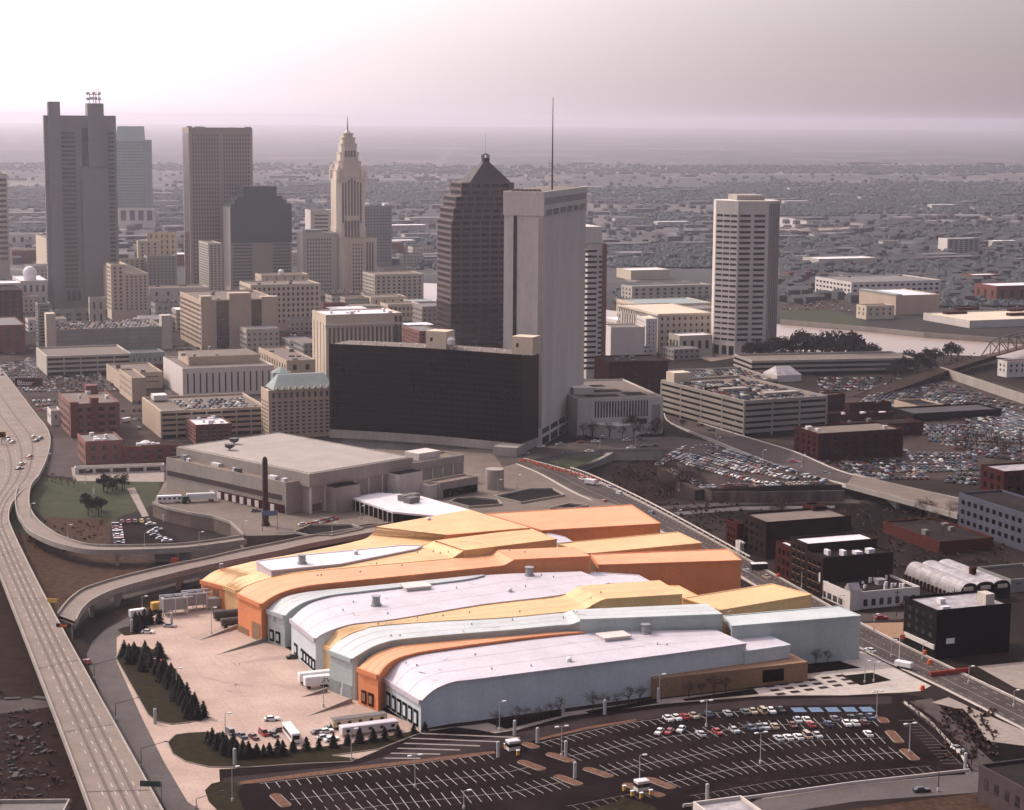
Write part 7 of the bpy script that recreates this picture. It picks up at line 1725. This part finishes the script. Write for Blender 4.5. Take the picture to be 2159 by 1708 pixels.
# scrub on the slopes and in the cutting, utility poles
sb = MB(); rq = random.Random(31)
for (x0, x1, y0, y1), n_ in (((1290, 1420, 960, 1050), 260), ((1380, 1560, 1060, 1120), 200), ((1560, 2030, 1075, 1130), 420), ((60, 240, 1100, 1165), 90), ((-20, 160, 1500, 1700), 60), ((1830, 2130, 1130, 1200), 160), ((1985, 2100, 1495, 1600), 160), ((1210, 1400, 908, 924), 90), ((1400, 1440, 865, 900), 40), ((1870, 2060, 745, 800), 200), ((1560, 1850, 735, 760), 220)):
    for _ in range(n_):
        p = pt(rq.uniform(x0, x1), rq.uniform(y0, y1), .05); s_ = rq.uniform(.4, 1.3)
        for k in range(5):
            a = rq.uniform(0, 6.28); d = Vector((math.cos(a), math.sin(a), 0)); q = Vector((-d.y, d.x, 0)) * s_ * .35
            sb.poly([p - q, p + q, p + d * s_ * .8 + q * .8 + Vector((0, 0, s_ * rq.uniform(.5, 1.1))), p + d * s_ * .9 - q + Vector((0, 0, s_ * rq.uniform(.3, .8)))])
tag(build('scrub', sb, M['twig']), 'brown leafless scrub over the slopes and the rail cutting', 'scrub', None, 'stuff')
for k, (x, y) in enumerate(((1600, 1165), (1650, 1130), (1840, 1150), (1870, 1215), (1985, 1150), (2140, 1210), (2010, 1300), (1890, 1300), (1850, 1255), (1905, 1330), (1710, 1040), (1790, 1070), (2000, 1130), (2095, 1075), (1600, 1060), (2030, 985), (2090, 930), (1960, 940), (1930, 1000), (1800, 940))):
    p = pt(x, y, .05); t = thing('utility_pole', 'thin dark utility pole with a crossarm among the right hand blocks', 'utility pole', p, 'utility poles on the right'); hh = rq.uniform(9, 12)
    mb = MB(); mb.tube(p, p + Vector((0, 0, hh)), .16, .11, 5); build('pole', mb, M['rust'], t)
    mb = MB(); mb.box(p, CU, CV, (-1.2, 1.2), (-.08, .08), hh - 1.2, hh - 1.0); build('crossarm', mb, M['rust'], t)

print('CARS', NCAR[0])

# ------------------------------------------------------------------ far land, woods, suburbs, air
def far_land():
    r_ = random.Random(11)
    # tree masses: patches of many small crowns
    mb = MB()
    def crown(x, y, s):
        n = 5; a0 = r_.uniform(0, 6); rr = [s * r_.uniform(.8, 1.25) for _ in range(n)]
        ring = lambda f, z: [Vector((x + rr[i] * f * math.cos(a0 + 6.283 * i / n), y + rr[i] * f * math.sin(a0 + 6.283 * i / n), z)) for i in range(n)]
        A, B_, C_ = ring(.9, 0), ring(1.15, s * .45), ring(.45, s * r_.uniform(.8, 1.25))
        for lo, hi in ((A, B_), (B_, C_)):
            for i in range(n): j = (i + 1) % n; mb.poly([lo[i], lo[j], hi[j], hi[i]])
        mb.poly(C_)
    def wood(x0, x1, y0, y1, n, s=(3.5, 5.5)):
        for _ in range(int(n * 1.5)): p = pt(r_.uniform(x0, x1), r_.uniform(y0, y1)); crown(p.x, p.y, r_.uniform(*s) * min(1.5, max(1, p.y / 5200)))
    for a in ((1285, 1500, 520, 545, 420), (1285, 1500, 548, 566, 260), (1640, 2159, 420, 452, 900), (1640, 1790, 440, 456, 260), (1650, 1860, 505, 560, 420), (1860, 2159, 545, 600, 700), (1990, 2159, 590, 640, 260), (1660, 2000, 560, 575, 240), (1500, 2159, 385, 410, 900), (1700, 2159, 405, 425, 600), (1240, 1700, 395, 430, 800), (560, 940, 385, 420, 800), (780, 930, 415, 440, 300), (760, 930, 500, 545, 320), (250, 400, 400, 440, 350), (330, 390, 440, 480, 120), (0, 100, 395, 440, 300), (20, 95, 465, 490, 140), (560, 720, 430, 460, 220), (1300, 1500, 615, 640, 200), (1820, 2159, 640, 648, 60), (600, 1500, 350, 368, 600), (0, 600, 345, 360, 400), (1400, 2159, 350, 366, 700), (1900, 2159, 480, 500, 300), (1290, 1500, 450, 480, 300), (880, 1060, 540, 570, 100)):
        wood(*a)
    for _ in range(1300): p = pt(r_.uniform(-20, 2180), 350 + 210 * r_.random()); crown(p.x, p.y, r_.uniform(3, 5.5))
    for _ in range(420): p = pt(r_.uniform(1810, 2170), r_.uniform(470, 650)); crown(p.x, p.y, r_.uniform(3, 6))
    tag(build('far_woods', mb, M['hazed_wood']), 'dim blue-gray woods covering the plain behind the city', 'woods', None, 'stuff')
    # houses and works of the suburbs
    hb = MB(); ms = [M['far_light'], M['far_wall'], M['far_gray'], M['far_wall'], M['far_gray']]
    u, v = axes(21)
    def house(mb, p, a, q, h, mi, ri):
        mb.box(p, u, v, (-a, a), (-q, q), 0, h, mi)
        if a < 9: mb.hexa([p + u * x + v * y + Vector((0, 0, h)) for x, y in ((-a, -q), (a, -q), (a, q), (-a, q))], [p + u * x + v * y + Vector((0, 0, h + 2.5)) for x, y in ((-a, -.2), (a, -.2), (a, .2), (-a, .2))], ri)
        else: mb.box(p, u, v, (-a - .3, a + .3), (-q - .3, q + .3), h, h + .4, ri)
    for _ in range(1300):
        p = pt(r_.uniform(-30, 2190), 345 + 215 * r_.random() ** 1.1); big = r_.random() < .16; f = min(1.6, max(1, p.y / 7000))
        house(hb, p, (r_.uniform(12, 42) if big else r_.uniform(4, 7)) * f, (r_.uniform(8, 20) if big else 4) * f, r_.uniform(4, 8), r_.choice((1, 1, 3, 2)), r_.choice((0, 2, 2, 4, 1)) if big else r_.choice((1, 2, 2, 3, 4)))
    for _ in range(420):
        p = pt(r_.uniform(1640, 2190), r_.uniform(470, 640)); house(hb, p, r_.uniform(4, 8), r_.uniform(4, 6), r_.uniform(4, 8), r_.choice((1, 3, 3, 2)), r_.choice((1, 2, 2, 3, 4)))
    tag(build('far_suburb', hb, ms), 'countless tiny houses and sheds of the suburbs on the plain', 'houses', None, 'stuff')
    # larger sheds one can point to
    for k, (x, y, w_, d_) in enumerate(((862, 486, 60, 26), (905, 470, 70, 30), (880, 505, 40, 16), (1000, 520, 60, 20), (1690, 402, 70, 16), (1780, 416, 60, 18), (1250, 400, 60, 14), (1400, 352, 70, 14), (1130, 373, 60, 12), (640, 360, 60, 14), (610, 452, 36, 14), (1830, 422, 40, 14), (1990, 440, 60, 16), (2080, 446, 60, 16), (1900, 470, 60, 14), (1680, 432, 60, 14), (2110, 470, 40, 14), (360, 470, 40, 16), (150, 470, 40, 14), (70, 470, 40, 14), (1330, 470, 60, 14), (1420, 478, 60, 16), (1380, 440, 60, 14), (980, 460, 50, 16), (840, 520, 50, 20), (1740, 505, 40, 16), (1880, 520, 30, 12), (2120, 520, 40, 14))):
        p = pt(x, y); mb = MB(); mb.box(p, u, v, (-w_ / 2, w_ / 2), (0, d_), 0, 8); 
        t = build('warehouse', mb, M['cream_gray'], None, 'low pale warehouse far out on the hazy plain', 'warehouse', 'warehouses on the plain')
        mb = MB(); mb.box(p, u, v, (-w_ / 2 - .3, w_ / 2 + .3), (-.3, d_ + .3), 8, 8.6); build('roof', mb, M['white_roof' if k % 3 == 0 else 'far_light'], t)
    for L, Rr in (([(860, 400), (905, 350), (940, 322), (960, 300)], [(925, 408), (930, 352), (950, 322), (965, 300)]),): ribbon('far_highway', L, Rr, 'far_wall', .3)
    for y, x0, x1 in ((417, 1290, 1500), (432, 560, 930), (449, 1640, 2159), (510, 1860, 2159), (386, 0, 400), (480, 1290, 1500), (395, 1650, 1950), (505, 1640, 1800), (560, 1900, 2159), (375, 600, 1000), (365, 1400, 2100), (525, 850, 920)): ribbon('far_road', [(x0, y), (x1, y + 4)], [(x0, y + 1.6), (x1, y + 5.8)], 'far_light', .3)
    for _ in range(46):
        y = 283 + 75 * r_.random(); x = r_.uniform(-50, 2150); L = r_.uniform(60, 420); t_ = r_.uniform(.5, 1.6)
        ribbon('far_field', [(x, y), (x + L, y + r_.uniform(-1, 2))], [(x + 8, y + t_), (x + L + 20, y + t_ + r_.uniform(0, 2))], r_.choice(('far_light', 'hazed_wood', 'hazed_wood', 'far_gray')), .4)
far_land()
def filler():
    r_ = random.Random(21); u, v = axes(21); k = 0
    spots = [(20, 640), (60, 600), (130, 560), (175, 525), (340, 560), (360, 520), (450, 660), (470, 690), (610, 560), (640, 530), (660, 610), (700, 700), (750, 680), (820, 540), (850, 560), (870, 545), (890, 690), (560, 730), (610, 745), (640, 760), (520, 745), (1300, 700), (1320, 760), (1420, 760), (1450, 700), (395, 712), (372, 700), (700, 655), (745, 672), (860, 715), (612, 700), (660, 690), (290, 720), (300, 700), (60, 700), (20, 660), (70, 640)]
    lab = ('low hazy downtown block with a flat roof among the towers',)
    for x, y in spots:
        p = pt(x, y); h = r_.uniform(8, 20); w_, d_ = r_.uniform(18, 34), r_.uniform(18, 30)
        mb = MB(); mb.box(p, u, v, (0, w_), (0, d_), 0, h); m = r_.choice(('cream', 'cream_gray', 'taupe', 'rose_brick', 'gray_stone', 'white_wall'))
        t = build('low_building', mb, M[m], None, lab[0], 'building', 'low downtown blocks among the towers')
        mb = MB(); mb.poly([p + u * a + v * q + Vector((0, 0, h + .05)) for a, q in ((.3, .3), (w_ - .3, .3), (w_ - .3, d_ - .3), (.3, d_ - .3))]); build('roof', mb, M[r_.choice(('gravel_roof', 'gray_roof', 'tar', 'white_roof'))], t)
        for f in range(int(h / 4)):
            mb = MB(); n = int(w_ / 4)
            for i in range(n): mb.box(p, u, v, (w_ * (i + .3) / n, w_ * (i + .7) / n), (-.15, .05), 4 * f + 1.6, 4 * f + 3.2)
            n = int(d_ / 4)
            for i in range(n): mb.box(p, u, v, (-.15, .05), (d_ * (i + .3) / n, d_ * (i + .7) / n), 4 * f + 1.6, 4 * f + 3.2)
            build('window_row', mb, M['gray_glass'], t)
filler()
# air
mb = MB(); s = 45000
mb.hexa([(-s, -2500, -1), (s, -2500, -1), (s, s, -1), (-s, s, -1)], [(-s, -2500, 225), (s, -2500, 225), (s, s, 225), (-s, s, 225)])
hm = bpy.data.materials.new('haze_air'); hm.use_nodes = True
n, l = hm.node_tree.nodes, hm.node_tree.links
n.remove(n['Principled BSDF'])
vp = n.new('ShaderNodeVolumePrincipled')
vp.inputs['Color'].default_value = (.93, .87, .965, 1); vp.inputs['Density'].default_value = 6.2e-5; vp.inputs['Anisotropy'].default_value = .7
l.new(vp.outputs[0], n['Material Output'].inputs['Volume'])
hz = build('haze', mb, hm); tag(hz, kind='stuff')
hz.display_type = 'WIRE'
